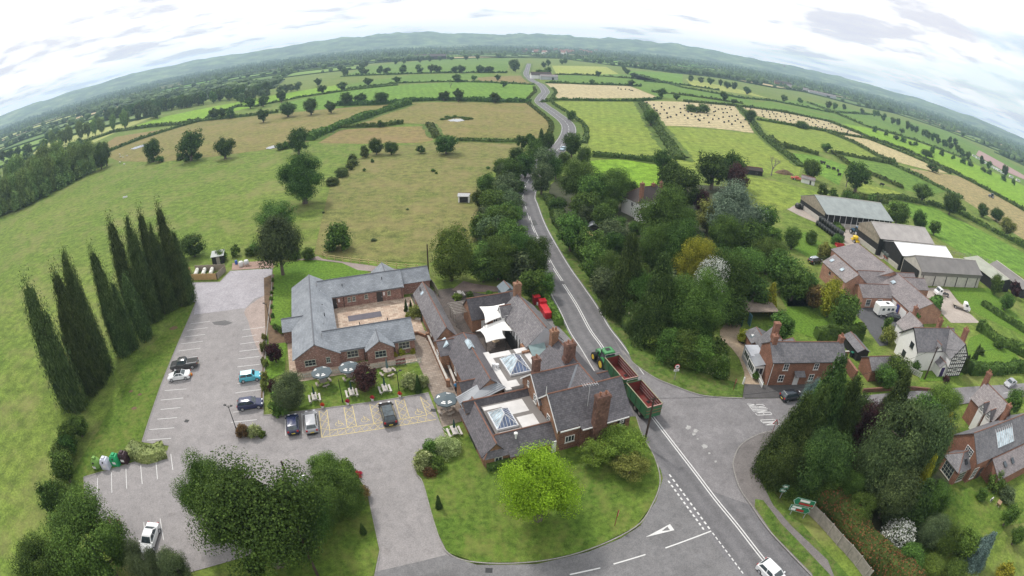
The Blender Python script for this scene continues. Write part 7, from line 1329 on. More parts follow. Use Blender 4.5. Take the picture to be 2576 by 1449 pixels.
# parasols and tables
GREYC=plain('grey_parasol_cloth',(.095,.12,.132),.7,.08,1); GREENC=plain('folded_green_cloth',(.02,.06,.05),.7,.2); TIM=plain('weathered_table',(.36,.31,.27),.8,.15,3)
def roundtable(label,p,folded=False,umb=True):
    t=thing('round_picnic_table',label,'picnic table',(p[0],p[1],.1),.4); mb=MB(); mb.lathe([(.05,.66),(.62,.66),(.64,.7),(.62,.74),(.05,.74)],n=20); mb.make('table_top',TIM,t)
    for i in range(4):
        a=i*math.pi/2+.3; M=Matrix.Rotation(a,4,'Z'); mb=MB(); n=7; pts=[(1.25*math.cos(x),1.25*math.sin(x)) for x in [(-.48+.96*k/n) for k in range(n+1)]]+[(.93*math.cos(x),.93*math.sin(x)) for x in [(.48-.96*k/n) for k in range(n+1)]]; mb.prism(pts,.4,.45,M); mb.make('bench',TIM,t)
        mb=MB(); mb.tube(M@Vector((1.1,0,0)),M@Vector((1.1,0,.4)),.05,.05,6); mb.tube(M@Vector((.4,0,.3)),M@Vector((1.15,0,.3)),.04,.04,6); mb.make('leg',TIM,t)
    return t
def parasol(label,p,folded=False,marks=True):
    t=thing('parasol',label,'parasol',(p[0],p[1],.1),.2); mb=MB(); mb.tube((0,0,0),(0,0,2.75),.03,.03,6); mb.make('pole',TIM,t)
    if folded: mb=MB(); mb.lathe([(.06,1.0),(.2,1.15),(.17,1.8),(.1,2.5),(.03,2.8)],n=9); mb.make('folded_canopy',plain('folded_grey_cloth',(.12,.17,.18),.7,.2),t)
    else:
        n=8; r=1.6; vs=[(r*math.cos(2*math.pi*i/n),r*math.sin(2*math.pi*i/n),2.15) for i in range(n)]+[(r*math.cos(2*math.pi*i/n),r*math.sin(2*math.pi*i/n),1.98) for i in range(n)]+[(0,0,2.72)]
        mb=MB().add(vs,[(i,(i+1)%n,2*n) for i in range(n)]+[(i,i+n,(i+1)%n+n,(i+1)%n) for i in range(n)]); c=mb.make('canopy',GREYC,t); k=MB()
        for i in range(n): a=2*math.pi*i/n; k.tube((0,0,2.69),(r*math.cos(a),r*math.sin(a),2.13),.015,.015,4)
        k.make('rib',ALU,c)
        for i in (5,6,3,1): 
            a=2*math.pi*(i+.5)/n; k=MB(); q=lambda d,w,h:(d*math.cos(a)-w*math.sin(a),d*math.sin(a)+w*math.cos(a),2.735-d*.385+h); 
            k.slab([q(1.02,-.3,.02),q(1.2,-.3,.02),q(1.2,.3,.02),q(1.02,.3,.02)],.008); k.slab([q(.82,-.16,.02),q(.96,-.16,.02),q(.96,.2,.02),q(.82,.2,.02)],.008); k.make('white_lettering',FRAMEW,c)
tb=[(814,973),(882,965),(977,941)]
roundtable('round picnic table under the leftmost open parasol',G(815,968)); parasol('open grey parasol with white lettering, leftmost in the beer garden',G(815,968))
roundtable('round picnic table beside the purple tree',G(883,955)); parasol('open grey parasol with white lettering beside the purple tree',G(883,955))
roundtable('round picnic table with the closed parasol',G(976,942)); parasol('closed grey parasol on the right round table',G(976,942),True)
roundtable('round picnic table on the paving by the pub wall',G(1124,1037)); parasol('open grey parasol on the paving by the pub wall',G(1124,1037))
BEN=plain('pale_bench_timber',(.5,.46,.43),.8,.1,3)
def picnic(label,p,rz,umb=True,grp=None):
    t=thing('picnic_bench',label,'picnic bench',(p[0],p[1],.12),rz); mb=MB()
    for i in range(5): mb.box(-.36+i*.15,-.23+i*.15,-.85,.85,.7,.74)
    mb.make('table_top',BEN,t)
    for s in (-1,1): mb=MB(); mb.box(s*.75-.13,s*.75+.13,-.85,.85,.42,.46); mb.make('seat',BEN,t)
    for y in (-.6,.6): mb=MB(); mb.tube((-.7,y,0),(-.2,y,.7),.04,.04,4); mb.tube((.7,y,0),(.2,y,.7),.04,.04,4); mb.box(-.8,.8,y-.03,y+.03,.37,.42); mb.make('leg_frame',BEN,t)
    if umb:
        f=thing('folded_parasol',label.replace('picnic bench','dark folded parasol standing through the picnic bench'),'parasol',(p[0],p[1],.12)); mb=MB(); mb.tube((0,.1,0),(0,.1,2.3),.025); mb.make('pole',TIM,f); mb=MB(); mb.lathe([(.05,.95),(.17,1.05),(.15,1.6),(.07,2.2),(.02,2.4)],(0,.1,0),8); mb.make('folded_canopy',GREENC,f)
picnic('picnic bench nearest the two cars in the beer garden',G(793,1008),A+.05); picnic('picnic bench left of the purple tree',G(886,996),A+.05); picnic('picnic bench right of the purple tree',G(969,986),A+.05); picnic('picnic bench on the front lawn by the pub wall',g('Q',275,1000),A); picnic('picnic bench at the back of the patio',g('P1',650,325),A,False)
t=thing('picnic_bench','small timber table under the white sails','picnic bench',g('P1',1040,850,0),.8); mb=MB(); mb.box(-.5,.5,-.4,.4,.7,.75); mb.make('table_top',plain('light_pine',(.55,.42,.28)),t)
for x in (-.42,.42):
    for y in (-.32,.32): mb=MB(); mb.tube((x,y,0),(x,y,.7),.04,.04,5); mb.make('leg',TIM,t)
for i,(x,y) in enumerate(((900,520),(1172,482),(1440,440),(1738,398))):
    t=thing('flower_pot',['white pot of red flowers nearest the silver estate','white pot of red flowers below the lantern post','white pot of red flowers below the purple tree','white pot of red flowers at the foot of the twin lamp'][i],'flower pot',g('R',x,y,.1)); mb=MB(); mb.lathe([(.17,0),(.24,.4),(.26,.44),(.2,.44)],n=10); mb.make('pot',FRAMEW,t)
    c=bpy.data.objects.new('flowers',proto('shrub','low',0)[0]); col.objects.link(c); c.parent=t; c.location=(0,0,.38); c.scale=(.75,.75,.5); c.material_slots[0].link='OBJECT'; c.material_slots[0].material=LF['red']
t=tree('shrub','red',g('R',1275,1255),.5,1.6,'bed of red flowers at the edge of the island',name='flower_bed',cat='flower bed')
# picket fence
t=thing('picket_fence','low pale picket fence in front of the lodge','fence',g('R',700,200),0,world=True); PICK=plain('pale_picket_paint',(.4,.42,.37),.7,.1)
P=[g('R',690,205),g('R',1000,165),g('R',1480,95),g('R',1970,35)]; P=resample(P,.22); mb=MB()
for p in P: mb.box(p.x-.035,p.x+.035,p.y-.02,p.y+.02,.1,1.0)
mb.make('picket',PICK,t); mb=MB()
for z in (.35,.75): 
    for a,b_ in zip(P[::8],P[8::8]+[P[-1]]): mb.tube((a.x,a.y,z),(b_.x,b_.y,z),.035,.035,4)
mb.make('rail',PICK,t)
# post and rail fence behind the lodge
def railfence(pts,label,h=1.1,step=2.2,mat=None,close=False,boards=False):
    P=resample([Vector(p) for p in pts],step); t=thing('post_and_rail_fence' if not boards else 'board_fence',label,'fence',P[0],0,world=True); m=mat or plain('new_timber',(.5,.4,.2),.8,.15)
    for p in P: mb=MB(); mb.box(p.x-.06,p.x+.06,p.y-.06,p.y+.06,0,h+.08); mb.make('post',m,t)
    mb=MB()
    for a,b_ in zip(P,P[1:]):
        d=(b_-a).normalized(); n=Vector((d.y,-d.x,0))*.03
        if boards: mb.prism([a-n,b_-n,b_+n,a+n] if (b_-a).cross(n).z>0 else [a+n,b_+n,b_-n,a-n],.05,h)
        else:
            for z in (h*.5,h*.9): mb.tube((a.x,a.y,z),(b_.x,b_.y,z),.055,.055,4)
    mb.make('boards' if boards else 'rail',m,t); return t
railfence([g('L',*p) for p in ((752,120),(775,145),(1000,180),(1300,215),(1600,250),(1790,265))],'pale post and rail fence behind the lodge')
railfence([g('L',*p) for p in ((1880,385),(1960,470),(2010,560))],'timber fence running down from the lodge corner',1.5,1.6,plain('grey_green_fence',(.2,.2,.13)),boards=True)
railfence([g('F',*p) for p in ((1800,755),(1960,775),(2100,800),(2250,850))],'weathered rail fence beside the low shed',1.3,3,WOODG)
# gas tank enclosure
NEWT=plain('orange_new_fence',(.5,.32,.15),.8,.15,2); OLDT=plain('grey_fence_boards',(.3,.25,.2),.8,.15,2)
railfence([g('c4',*p) for p in ((1395,668),(1640,662))],'orange new board fence at the front of the gas tanks',1.5,1.8,NEWT,boards=True); railfence([g('c4',*p) for p in ((1640,662),(1705,600))],'board fence on the right of the gas tanks',1.5,1.8,OLDT,boards=True); railfence([g('c4',*p) for p in ((1480,600),(1700,590))],'board fence at the back of the gas tanks',1.5,1.8,OLDT,boards=True); railfence([g('c4',*p) for p in ((1395,668),(1440,612))],'board fence on the left of the gas tanks',1.5,1.8,NEWT,boards=True)
TANKW=plain('cream_tank',(.68,.66,.6),.4,.05)
for i,(x,y) in enumerate(((1478,648),(1535,645),(1592,642))):
    p=g('c4',x,y); t=thing('gas_tank',['left cream gas tank inside the board fence','middle cream gas tank inside the board fence','right cream gas tank inside the board fence'][i],'gas tank',(p.x,p.y,0),A); mb=MB(); M=Matrix.Translation((0,0,.7))@Matrix.Rotation(R(-90),4,'X'); mb.lathe([(.1,0),(.38,.08),(.48,.3),(.48,3.1),(.38,3.35),(.1,3.45)],n=14,M=M); mb.make('tank',TANKW,t,smooth=True)
    for y in (.7,2.6): mb=MB(); mb.box(-.35,.35,y-.1,y+.1,0,.35); mb.make('foot',BM['cream'],t)
    mb=MB(); mb.lathe([(.2,0),(.22,.15),(.1,.2)],(0,1.8,1.15),8); mb.make('valve_cover',TANKW,t)
t=thing('grey_shed','dark shed with a pale sloping roof behind the gas tanks','shed',g('c4',1650,545),A); mb=MB(); mb.box(-1.5,1.5,0,2.6,0,2.0); mb.make('wall',BM['dark'],t); mb=MB(); mb.slab([(-1.7,-.2,2.03),(1.7,-.2,2.03),(1.7,2.8,2.5),(-1.7,2.8,2.5)],.08); mb.make('roof',plain('pale_shed_roof',(.36,.38,.36),.6,.1),t); mb=MB(); mb.box(-.4,.5,-.05,-.01,0,1.8); mb.make('door',WOODG,t)
def drum(label,p,c,r=.35,h=.9,name='plastic_drum'):
    t=thing(name,label,'drum',(p[0],p[1],0)); mb=MB(); mb.lathe([(r*.9,0),(r,.1),(r,h*.9),(r*.85,h)],n=12); mb.make('drum_body',plain(name+'_col',c,.4,.05),t,smooth=True); mb=MB(); mb.lathe([(r*.87,h),(r*.87,h+.05),(.05,h+.06)],n=12); mb.make('lid',plain(name+'_lid',sc3(c,.8),.4),t)
drum('blue plastic drum by the gravel yard',g('c4',1785,545),(.05,.12,.4)); drum('white sack tub left in the gravel yard',g('c4',1822,560),(.7,.68,.66),.6,1.1,'builders_bag'); drum('white sack tub right in the gravel yard',g('c4',1862,550),(.66,.66,.66),.6,1.1,'builders_bag')
t=thing('rubble_pile','small heap of bricks and rubble in front of the white sacks','rubble',g('c4',1870,560)); mb=MB()
for i in range(26): a=rnd.random()*6.3; d=rnd.random()*1.1; M=Matrix.Translation((d*math.cos(a),d*.6*math.sin(a),.12+.3*(1-d)*rnd.random()))@Matrix.Rotation(rnd.random()*3,4,'Z')@Matrix.Rotation(rnd.random()*1,4,'X'); mb.box(-.14,.14,-.09,.09,-.08,.08,M)
mb.make('rubble',plain('mixed_rubble',(.36,.25,.2),.9,.3,4),t)
# bottle banks
def bottlebank(label,p,c,kind=0):
    t=thing('bottle_bank',label,'recycling bank',(p[0],p[1],.05),R(8)); m=plain('bank_shell_%d'%int(c[1]*999),c,.45,.08)
    if kind: mb=MB(); mb.lathe([(.75,0),(.85,.5),(.8,1.0),(.55,1.45),(.15,1.6)],n=14); mb.make('shell',m,t,smooth=True)
    else: mb=MB(); mb.box(-.72,.72,-.65,.65,0,1.15); mb.box(-.72,.72,-.65,.65,1.153,1.65,taper=.22); mb.make('shell',m,t,bev=.06)
    mb=MB(); mb.box(-.25,.25,-.25,.25,1.64,1.85); mb.make('lifting_box',m,t); mb=MB(); mb.wheel((0,-.6 if not kind else -.72,1.3),.14,.12); mb.make('mouth',BUMP,t); mb=MB(); mb.box(-.3,.3,-.665 if not kind else -.88,-.652 if not kind else -.85,.45,.85); mb.make('notice',FRAMEW,t)
for i,(x,y,c,lb,k) in enumerate(((745,628,(.16,.3,.06),'leftmost recycling bank, a rounded olive green dome',1),(815,628,(.62,.62,.7),'white bottle bank left of the bright green one',0),(888,603,(.02,.32,.12),'bright green bottle bank between white and brown ones',0),(950,585,(.05,.025,.03),'dark brown bottle bank next to the variegated hedge',0))): bottlebank(lb,g('c5',x,y),c,k)
# red bins
REDP=plain('red_bin_plastic',(.5,.02,.03),.4,.06)
for i,(x,y,h) in enumerate(((1480,410,1.7),(1545,455,1.7),(1562,492,1.25),(1585,525,1.25),(1600,560,1.25))):
    p=g('P1',x,y); t=thing('wheeled_bin',['tall dark red bin at the back of the row behind the pub','tall bright red bin second in the row behind the pub','red lidded bin in the middle of the row behind the pub','red lidded bin fourth in the row behind the pub','red lidded bin nearest the road end of the row'][i],'bin',(p.x,p.y,0),AV-.1); mb=MB(); mb.box(-.55,.55,-.6,.6,.15,h,taper=-.04); mb.make('bin_body',REDP if i else plain('dark_red_plastic',(.22,.015,.02),.5),t,bev=.04); mb=MB(); mb.box(-.6,.6,-.66,.66,h+.01,h+.12,taper=.05); mb.make('lid',REDP,t,bev=.03)
    for a in (-.45,.45):
        for c in (-.5,.5): mb=MB(); mb.wheel((a,c,.1),.1,.08,n=10); mb.make('wheel',TYRE,t)
drum('white round tub between the red bins',g('P1',1500,425),(.72,.72,.72),.3,.7,'white_tub')
drum('pale round tank beside the blue shed',g('P1',1395,240),(.5,.5,.48),.9,1.0,'pale_tank')
def wbin(label,p,c=(.01,.05,.03)):
    t=thing('wheelie_bin',label,'bin',(p[0],p[1],0),.3); mb=MB(); mb.box(-.28,.28,-.3,.3,.05,.95,taper=-.03); mb.make('bin_body',plain('dark_bin',(.02,.022,.03)),t); mb=MB(); mb.box(-.32,.32,-.36,.33,.955,1.03,taper=.05); mb.make('lid',plain('green_lid',c),t)
wbin('dark bin with green lid beside the cottage drive',g('C',310,495),(.03,.2,.14)); wbin('dark wheelie bin left of the green lidded one',g('C',275,475)); wbin('dark green bin behind the cottage garden wall',g('C',1780,680),(.02,.15,.1))
parasol('pale grey parasol beside the cottage conservatory',g('C',475,560))
# signs
def roundsign(base,top,label):
    h=HZ(base,top); p=G(*base); t=thing('road_sign',label,'road sign',(p.x,p.y,0),R(5)); mb=MB(); mb.tube((0,0,0),(0,0,h),.045,.045,6); mb.make('post',GREYP,t); M=Matrix.Translation((0,0,h-.35)); mb=MB(); mb.wheel((0,-.07,h-.35),.42,.03,n=24); d=mb.make('disc',plain('sign_red',(.5,.03,.03)),t); mb=MB(); mb.wheel((0,-.1,h-.35),.34,.02,n=24); mb.make('white_face',FRAMEW,d); mb=MB(); mb.box(-.2,.2,-.118,-.111,h-.43,h-.29); mb.box(-.1,.1,-.118,-.111,h-.29,h-.22); mb.make('black_symbol',BUMP,d)
    mb=MB(); mb.box(-.42,.42,-.08,-.05,h-1.2,h-.82); o=mb.make('plate',FRAMEW,t); mb=MB(); mb.box(-.33,.33,-.088,-.081,h-.97,h-.92); mb.box(-.28,.28,-.088,-.081,h-1.08,h-1.03); mb.make('plate_text',BUMP,o)
roundsign(px('T',1190,590),px('T',1233,398),'round white road sign with a red rim and a plate below on the verge')
def trisign(base,top,label,rz,size=.45):
    h=HZ(base,top); p=G(*base); t=thing('warning_sign',label,'road sign',(p.x,p.y,0),rz); mb=MB(); mb.tube((0,0,0),(0,0,h-.1),.045,.045,6); mb.make('post',plain('rusty_post',(.2,.06,.05)) ,t); M=Matrix.Rotation(R(90),4,'X'); mb=MB(); s=size; q=[(-s,h-1.3*s-.3),(s,h-1.3*s-.3),(0,h)]; mb.prism(q,.05,.08,M); d=mb.make('red_triangle',plain('sign_red2',(.5,.03,.03)),t); c=(0,h-s*.87-.2); mb=MB(); mb.prism([(c[0]+(a-c[0])*.66,c[1]+(b_-c[1])*.66) for a,b_ in q],.085,.1,M); mb.make('white_face',FRAMEW,d)
trisign(px('J',1190,388),px('J',1220,258),'red triangular warning sign at the corner of the lane',R(-20)); trisign(px('J',8,1078),px('J',25,945),'small triangular sign seen edge on from behind on the front lawn',R(70),.35); trisign(px('T',1885,715),px('T',1905,560),'thin triangular sign on the verge by the drive',R(60),.3)
SG=plain('sign_green',(.015,.16,.08),.4,.05)
def dirsign(label,base,w,panels,posts,rz,h):
    p=g('J',*base); t=thing('direction_sign',label,'road sign',(p.x,p.y,0),rz)
    for x in posts: mb=MB(); mb.tube((x,0,0),(x,0,h),.05,.05,6); mb.make('post',GREYP,t)
    M=Matrix.Rotation(R(90),4,'X')
    for (x0,x1,z0,z1,arrow,rows) in panels:
        m=(z0+z1)/2; tip=.35
        q=[(x0,m),(x0+tip,z0),(x1,z0),(x1,z1),(x0+tip,z1)] if arrow<0 else [(x0,z0),(x1-tip,z0),(x1,m),(x1-tip,z1),(x0,z1)]
        mb=MB(); mb.prism(q,.06,.1,M); o=mb.make('panel',SG,t); c=((x0+x1)/2,m); mb=MB(); mb.prism([(c[0]+(a-c[0])*.97,c[1]+(b_-c[1])*.94) for a,b_ in q],.1015,.103,M); mb.make('white_border',FRAMEW,o); mb=MB(); mb.prism([(c[0]+(a-c[0])*.94,c[1]+(b_-c[1])*.88) for a,b_ in q],.1045,.106,M); mb.make('green_face',SG,o)
        for (a0,a1,b0,b1,cm) in rows:
            mb=MB(); mb.prism([(x0+(x1-x0)*a0,z0+(z1-z0)*b0),(x0+(x1-x0)*a1,z0+(z1-z0)*b0),(x0+(x1-x0)*a1,z0+(z1-z0)*b1),(x0+(x1-x0)*a0,z0+(z1-z0)*b1)],.108,.11,M); mb.make('lettering_panel',{'w':FRAMEW,'r':plain('sign_brownred',(.35,.03,.03)),'b':plain('sign_bluegreen',(.02,.2,.1)),'y':plain('sign_yellow',(.6,.45,.05))}[cm],o)
    return t
RZ=R(-58)
dirsign('large green direction sign with two arrow panels by the footpath',(1375,1000),3,[(-1.3,1.5,2.0,3.2,-1,[(.3,.75,.55,.85,'w'),(.3,.8,.15,.42,'r'),(.84,.95,.18,.42,'r')]),(-1.3,1.4,.9,1.9,1,[(.1,.55,.6,.85,'w'),(.08,.3,.15,.5,'w'),(.34,.7,.15,.5,'r')])],(-.8,1.0),R(-28),3.0)
dirsign('small green and white route sign standing before the laurel',(1253,865),1.2,[(-.45,.45,1.9,2.55,-1,[(.25,.85,.3,.7,'w')]),(-.45,.45,1.2,1.85,1,[(.15,.75,.3,.7,'w'),(.2,.7,.42,.58,'b')])],(0,),R(-28),2.5)
t=thing('board_fence','grey boarded fence along the right footpath below the hedge','fence',g('G',240,1010),0,world=True); P=[g('G',235,1035),g('G',330,1130),g('G',440,1260),g('G',520,1340),g('G',620,1480)]; P=resample(P,1.9); mb=MB()
for a,b_ in zip(P,P[1:]):
    d=(b_-a).normalized(); n=Vector((d.y,-d.x,0))*.03; mb.prism([a-n,b_-n,b_+n,a+n] if (b_-a).cross(n).z>0 else [a+n,b_+n,b_-n,a-n],.05,1.8)
mb.make('boards',plain('grey_boards',(.27,.24,.21),.85,.25,2),t)
for p in P: mb=MB(); mb.box(p.x-.07,p.x+.07,p.y-.07,p.y+.07,0,1.9); mb.make('post',WOODG,t)
t=thing('field_gate','white slatted gate at the garden of the white house','gate',g('B',1050,1150),R(-52)); mb=MB()
for z in (.2,.45,.7,.95,1.15): mb.box(-1.5,1.5,-.02,.02,z,z+.09)
mb.make('bars',FRAMEW,t); 
for x in (-1.5,1.5): mb=MB(); mb.box(x-.05,x+.05,-.06,.06,0,1.35); mb.make('gate_post',FRAMEW,t)
t=thing('wheelbarrow','wheelbarrow with cuttings on the garden lawn','wheelbarrow',g('G',1505,975),.4); mb=MB(); mb.box(-.45,.45,-.3,.3,.35,.65,taper=-.08); mb.make('tray',plain('rusty_tray',(.3,.2,.12)),t); mb=MB(); mb.wheel((.65,0,.2),.2,.1); mb.make('wheel',TYRE,t); mb=MB(); mb.tube((-.4,.25,.4),(-1.1,.3,.5),.03); mb.tube((-.4,-.25,.4),(-1.1,-.3,.5),.03); mb.make('handles',WOODG,t)
# dog on the garden lawn: one continuous skin
def animal(name,label,cat,p,rz,mat,s=1.0,group=None,body=(.9,.28),leg=.55,head=.3):
    L,r=body; V=[(-L/2,0,leg+r*.6),(0,0,leg+r*.55),(L/2,0,leg+r*.7),(L/2+.28*L,0,leg+r*1.2),(L/2+.28*L+head,0,leg+r*.95)]; E_=[(0,1),(1,2),(2,3),(3,4)]; rad=[r*.8,r*.95,r*.9,r*.5,r*.35]
    for x in (-L/2,L/2):
        par=0 if x<0 else 2
        for y in (-r*.6,r*.6):
            k=len(V); V+=[(x+(-.04 if x<0 else .02),y,leg*.55),(x+(.05 if x<0 else 0),y,.03)]; E_+=[(par,k),(k,k+1)]; rad+=[r*.32,r*.2]
    k=len(V); V.append((-L/2-.25*L,0,leg+r*.3)); E_.append((0,k)); rad.append(r*.14)
    me=bpy.data.meshes.new(name); me.from_pydata([tuple(q*s for q in v) for v in V],E_,[]); me.materials.append(mat); o=bpy.data.objects.new(name,me); col.objects.link(o); m=o.modifiers.new('skin','SKIN')
    for i,v in enumerate(me.skin_vertices[0].data): v.radius=(rad[i]*s,rad[i]*s); v.use_root=i==1
    m2=o.modifiers.new('sub','SUBSURF'); m2.levels=1; m2.render_levels=1; o.location=(p[0],p[1],.03); o.rotation_euler=(0,0,rz); return tag(o,label,cat,group)
t=NT('dog_coat'); t.col(t.ramp(t.noise(3,2),[(.48,(.7,.68,.65)),(.52,(.03,.03,.03))])).rs(.8); animal('dog','black and white dog standing on the garden lawn by the wheelbarrow','dog',g('G',1457,950),.3,t.m,.62,head=.35)
SHP=plain('sheep_fleece',(.7,.68,.6),.9,.1); COW=plain('black_cow_hide',(.02,.018,.017),.7,.2)
for i,(x,y) in enumerate(((903,1170),(910,1188),(930,1192),(960,1180),(905,1230),(938,1245))): animal('sheep','white sheep grazing near the pond at the left of the meadow','sheep',g('c1',x,y),i*1.3,SHP,1.0,'sheep in the left meadow',(.8,.36),.35,.2)
for i,(x,y) in enumerate(((1060,1240),(1090,1268),(1100,1272),(1140,1285),(1170,1300),(1500,1405),(1180,1330),(1045,1235))): animal('cow','black cow grazing in the green paddocks above the barns','cow',g('c3',x,y),i*1.1,COW,1.6,'black cattle in the paddocks',(1.0,.34),.5,.3)
t=thing('water_trough','pale trough lying in the left meadow','trough',g('c4',945,42),.5); mb=MB(); mb.box(-1,1,-.35,.35,0,.55); mb.make('tank',BM['white'],t); mb=MB(); mb.box(-.9,.9,-.27,.27,.552,.56); mb.make('water',POND,t)
# bales: one built, the rest copied
BAL=plain('black_bale_wrap',(.03,.032,.03),.35,.2)
mb=MB(); M=Matrix.Translation((0,-.6,.62))@Matrix.Rotation(R(-90),4,'X'); mb.lathe([(.3,0),(.58,.05),(.64,.15),(.64,1.05),(.58,1.15),(.3,1.2)],n=14,M=M); bale=mb.make('round_bale',BAL,None,uv=False,smooth=True); tag(bale,'black wrapped round bale lying on the stubble fields','bale','black bales on the stubble'); bale.scale=(1.3,)*3
used=False
def putbale(x,y,fr='c3',s=.95):
    global used
    o=bale if not used else bale.copy()
    if used: col.objects.link(o)
    used=True; p=g(fr,x,y); o.location=(p.x,p.y,.12); o.rotation_euler=(0,0,rnd.random()*3); o.scale=(s,)*3
for x,y in [(12,800),(15,822),(40,850),(14,876),(38,898),(67,868),(95,886),(106,856),(130,876),(118,908),(128,915),(160,898),(189,878),(180,855),(198,930),(227,906),(239,877),(235,850),(272,902),(305,890),(313,928),(346,920),(351,885),(371,944),(396,919),(416,906),(438,930),(453,962),(471,908),(500,940),(372,882),(406,876),(335,855),(305,856),(322,825),(296,828),(270,830),(246,845),(243,815),(365,833),(356,815),(329,799),(286,791),(252,778),(214,798),(398,805),(84,772),(46,782),(30,800)]+[(475,818),(512,826),(555,822),(600,833),(632,842),(648,850),(598,850),(605,872),(656,870),(612,886),(658,886),(677,850),(688,864),(710,864),(703,885),(738,884),(718,908),(715,916),(745,855),(765,856),(772,866),(775,884),(783,904),(810,916),(814,882),(805,866),(838,908),(864,874),(870,892),(893,880),(915,880),(928,908),(955,912),(970,900),(980,928),(1004,946),(1012,916),(1024,924),(1020,962),(1052,962),(1066,944),(1065,912),(1052,905),(1085,968),(1100,940),(1117,938),(1127,962),(1158,965),(1166,988),(1190,962),(1198,982),(1245,1000),(1248,992),(1350,1028),(1265,990),(1000,903),(940,903)]+[(1742,1168),(1848,1218),(1955,1270)]: putbale(x,y)
for x,y in [(2305,780),(2307,802),(2358,798),(2360,822),(2415,812),(2418,785),(2436,835),(2457,860),(2462,893),(2484,888),(2476,820),(2510,812),(2528,873),(2560,855),(2558,826),(2405,865),(2380,840),(2088,668),(2110,678),(2143,678),(2172,680),(2185,686),(2198,688)]: putbale(x,y,'c2')
# stacked silage bales at the farm, a trailer load and odds and ends
gi=0
for i in range(9):
    for k in range(2):
        p=g('F',455+i*26,455+i*19); o=bale.copy(); col.objects.link(o); o.location=(p.x+k*1.7,p.y+.3*k,.05); o.rotation_euler=(0,0,R(60)); o.scale=(1.25,)*3; o['label']='black wrapped bale in the long stack beside the farm garden'; o['group']='bale stack beside the farm garden'
    p=g('F',455+i*26,455+i*19); o=bale.copy(); col.objects.link(o); o.location=(p.x+.85,p.y+.1,1.5); o.rotation_euler=(0,0,R(60)); o.scale=(1.25,)*3; o['label']='black wrapped bale in the long stack beside the farm garden'; o['group']='bale stack beside the farm garden'
for i in range(3):
    p=g('F',250+i*38,280+i*7); o=bale.copy(); col.objects.link(o); o.location=(p.x,p.y,.05); o.rotation_euler=(0,0,R(20)); o.scale=(1.5,)*3; o['label']='dark bale at the mouth of the green roofed barn'; o['group']='bales by the green roofed barn'
t=thing('bale_trailer','red flat trailer under the grey bales between the barns','trailer',g('F',1140,780),R(80)); mb=MB(); mb.box(-3.5,3.5,-1.2,1.2,.8,1.0); mb.make('deck',plain('red_deck',(.3,.05,.04)),t)
for x in (-1.5,-.5,1.8):
    for s in (-1,1): wheel(t,x,s*1.0,.42,.3)
gb=plain('grey_bale_wrap',(.1,.115,.11),.4,.2); gp=g('F',1140,780)
for i in range(5):
    for k in range(2): o=bale.copy(); o.data=bale.data.copy() if (i+k)==0 else gd; gd=o.data; gd.materials[0]=gb; col.objects.link(o); o.location=(gp.x-.65+1.35*k+.17*(i-2)*1.3,gp.y+(i-2)*1.35,1.02); o.rotation_euler=(0,0,R(85)); o.scale=(1.05,)*3; o['label']='grey wrapped bale loaded on the red trailer'; o['group']='bales on the red trailer'
p=g('F',685,690); t=thing('red_trailer','small red farm trailer at the end of the bale stack','trailer',p,R(-10)); mb=MB(); mb.box(-1.6,1.6,-.9,.9,.6,.75); mb.box(-1.6,1.6,-.9,-.84,.75,1.3); mb.box(-1.6,1.6,.84,.9,.75,1.3); mb.make('box_body',plain('faded_red',(.4,.04,.04)),t)
for s in (-1,1): wheel(t,0,s*.95,.4,.25)
p=g('c3',855,1357); t=thing('red_machine','faded red machine parked by the paddock lane','farm machine',p,R(-20)); mb=MB(); mb.box(-2.4,2.4,-1,1,.5,1.0); mb.box(-.6,1.2,-.8,.8,1.003,1.6,taper=.1); mb.make('machine_body',plain('faded_red2',(.45,.1,.07)),t)
for s in (-1,1): wheel(t,-.9,s*1.1,.5,.3)
p=g('c3',765,1310); t=thing('manure_heap','brown manure heap beside the dead tree','heap',p); mb=MB(); n=14
for k in range(5):
    for i in range(n): a=2*math.pi*i/n; r=(5.2*(1-k/4.6)**.7)*(1+.2*noise.noise(Vector((math.cos(a)*2,math.sin(a)*2,k*.7)))); mb.v.append(Vector((r*math.cos(a),r*.5*math.sin(a),k*.42)))
for k in range(4): mb.f+=[(k*n+i,k*n+(i+1)%n,(k+1)*n+(i+1)%n,(k+1)*n+i) for i in range(n)]
mb.f.append(tuple(4*n+i for i in range(n))); mb.make('heap',EARTH,t)
t=thing('sand_pit','timber edged raised bed on the back lawn','planter',g('F',320,1125),R(-25)); mb=MB(); mb.box(-1.8,1.8,-1.2,1.2,.0,.18); mb.make('soil',plain('sandy_soil',(.3,.22,.16)),t); mb=MB(); mb.box(-1.9,1.9,-1.3,-1.2,0,.28); mb.box(-1.9,1.9,1.2,1.3,0,.28); mb.box(-1.9,-1.8,-1.2,1.2,0,.28); mb.box(1.8,1.9,-1.2,1.2,0,.28); mb.make('timber_edge',WOODG,t)
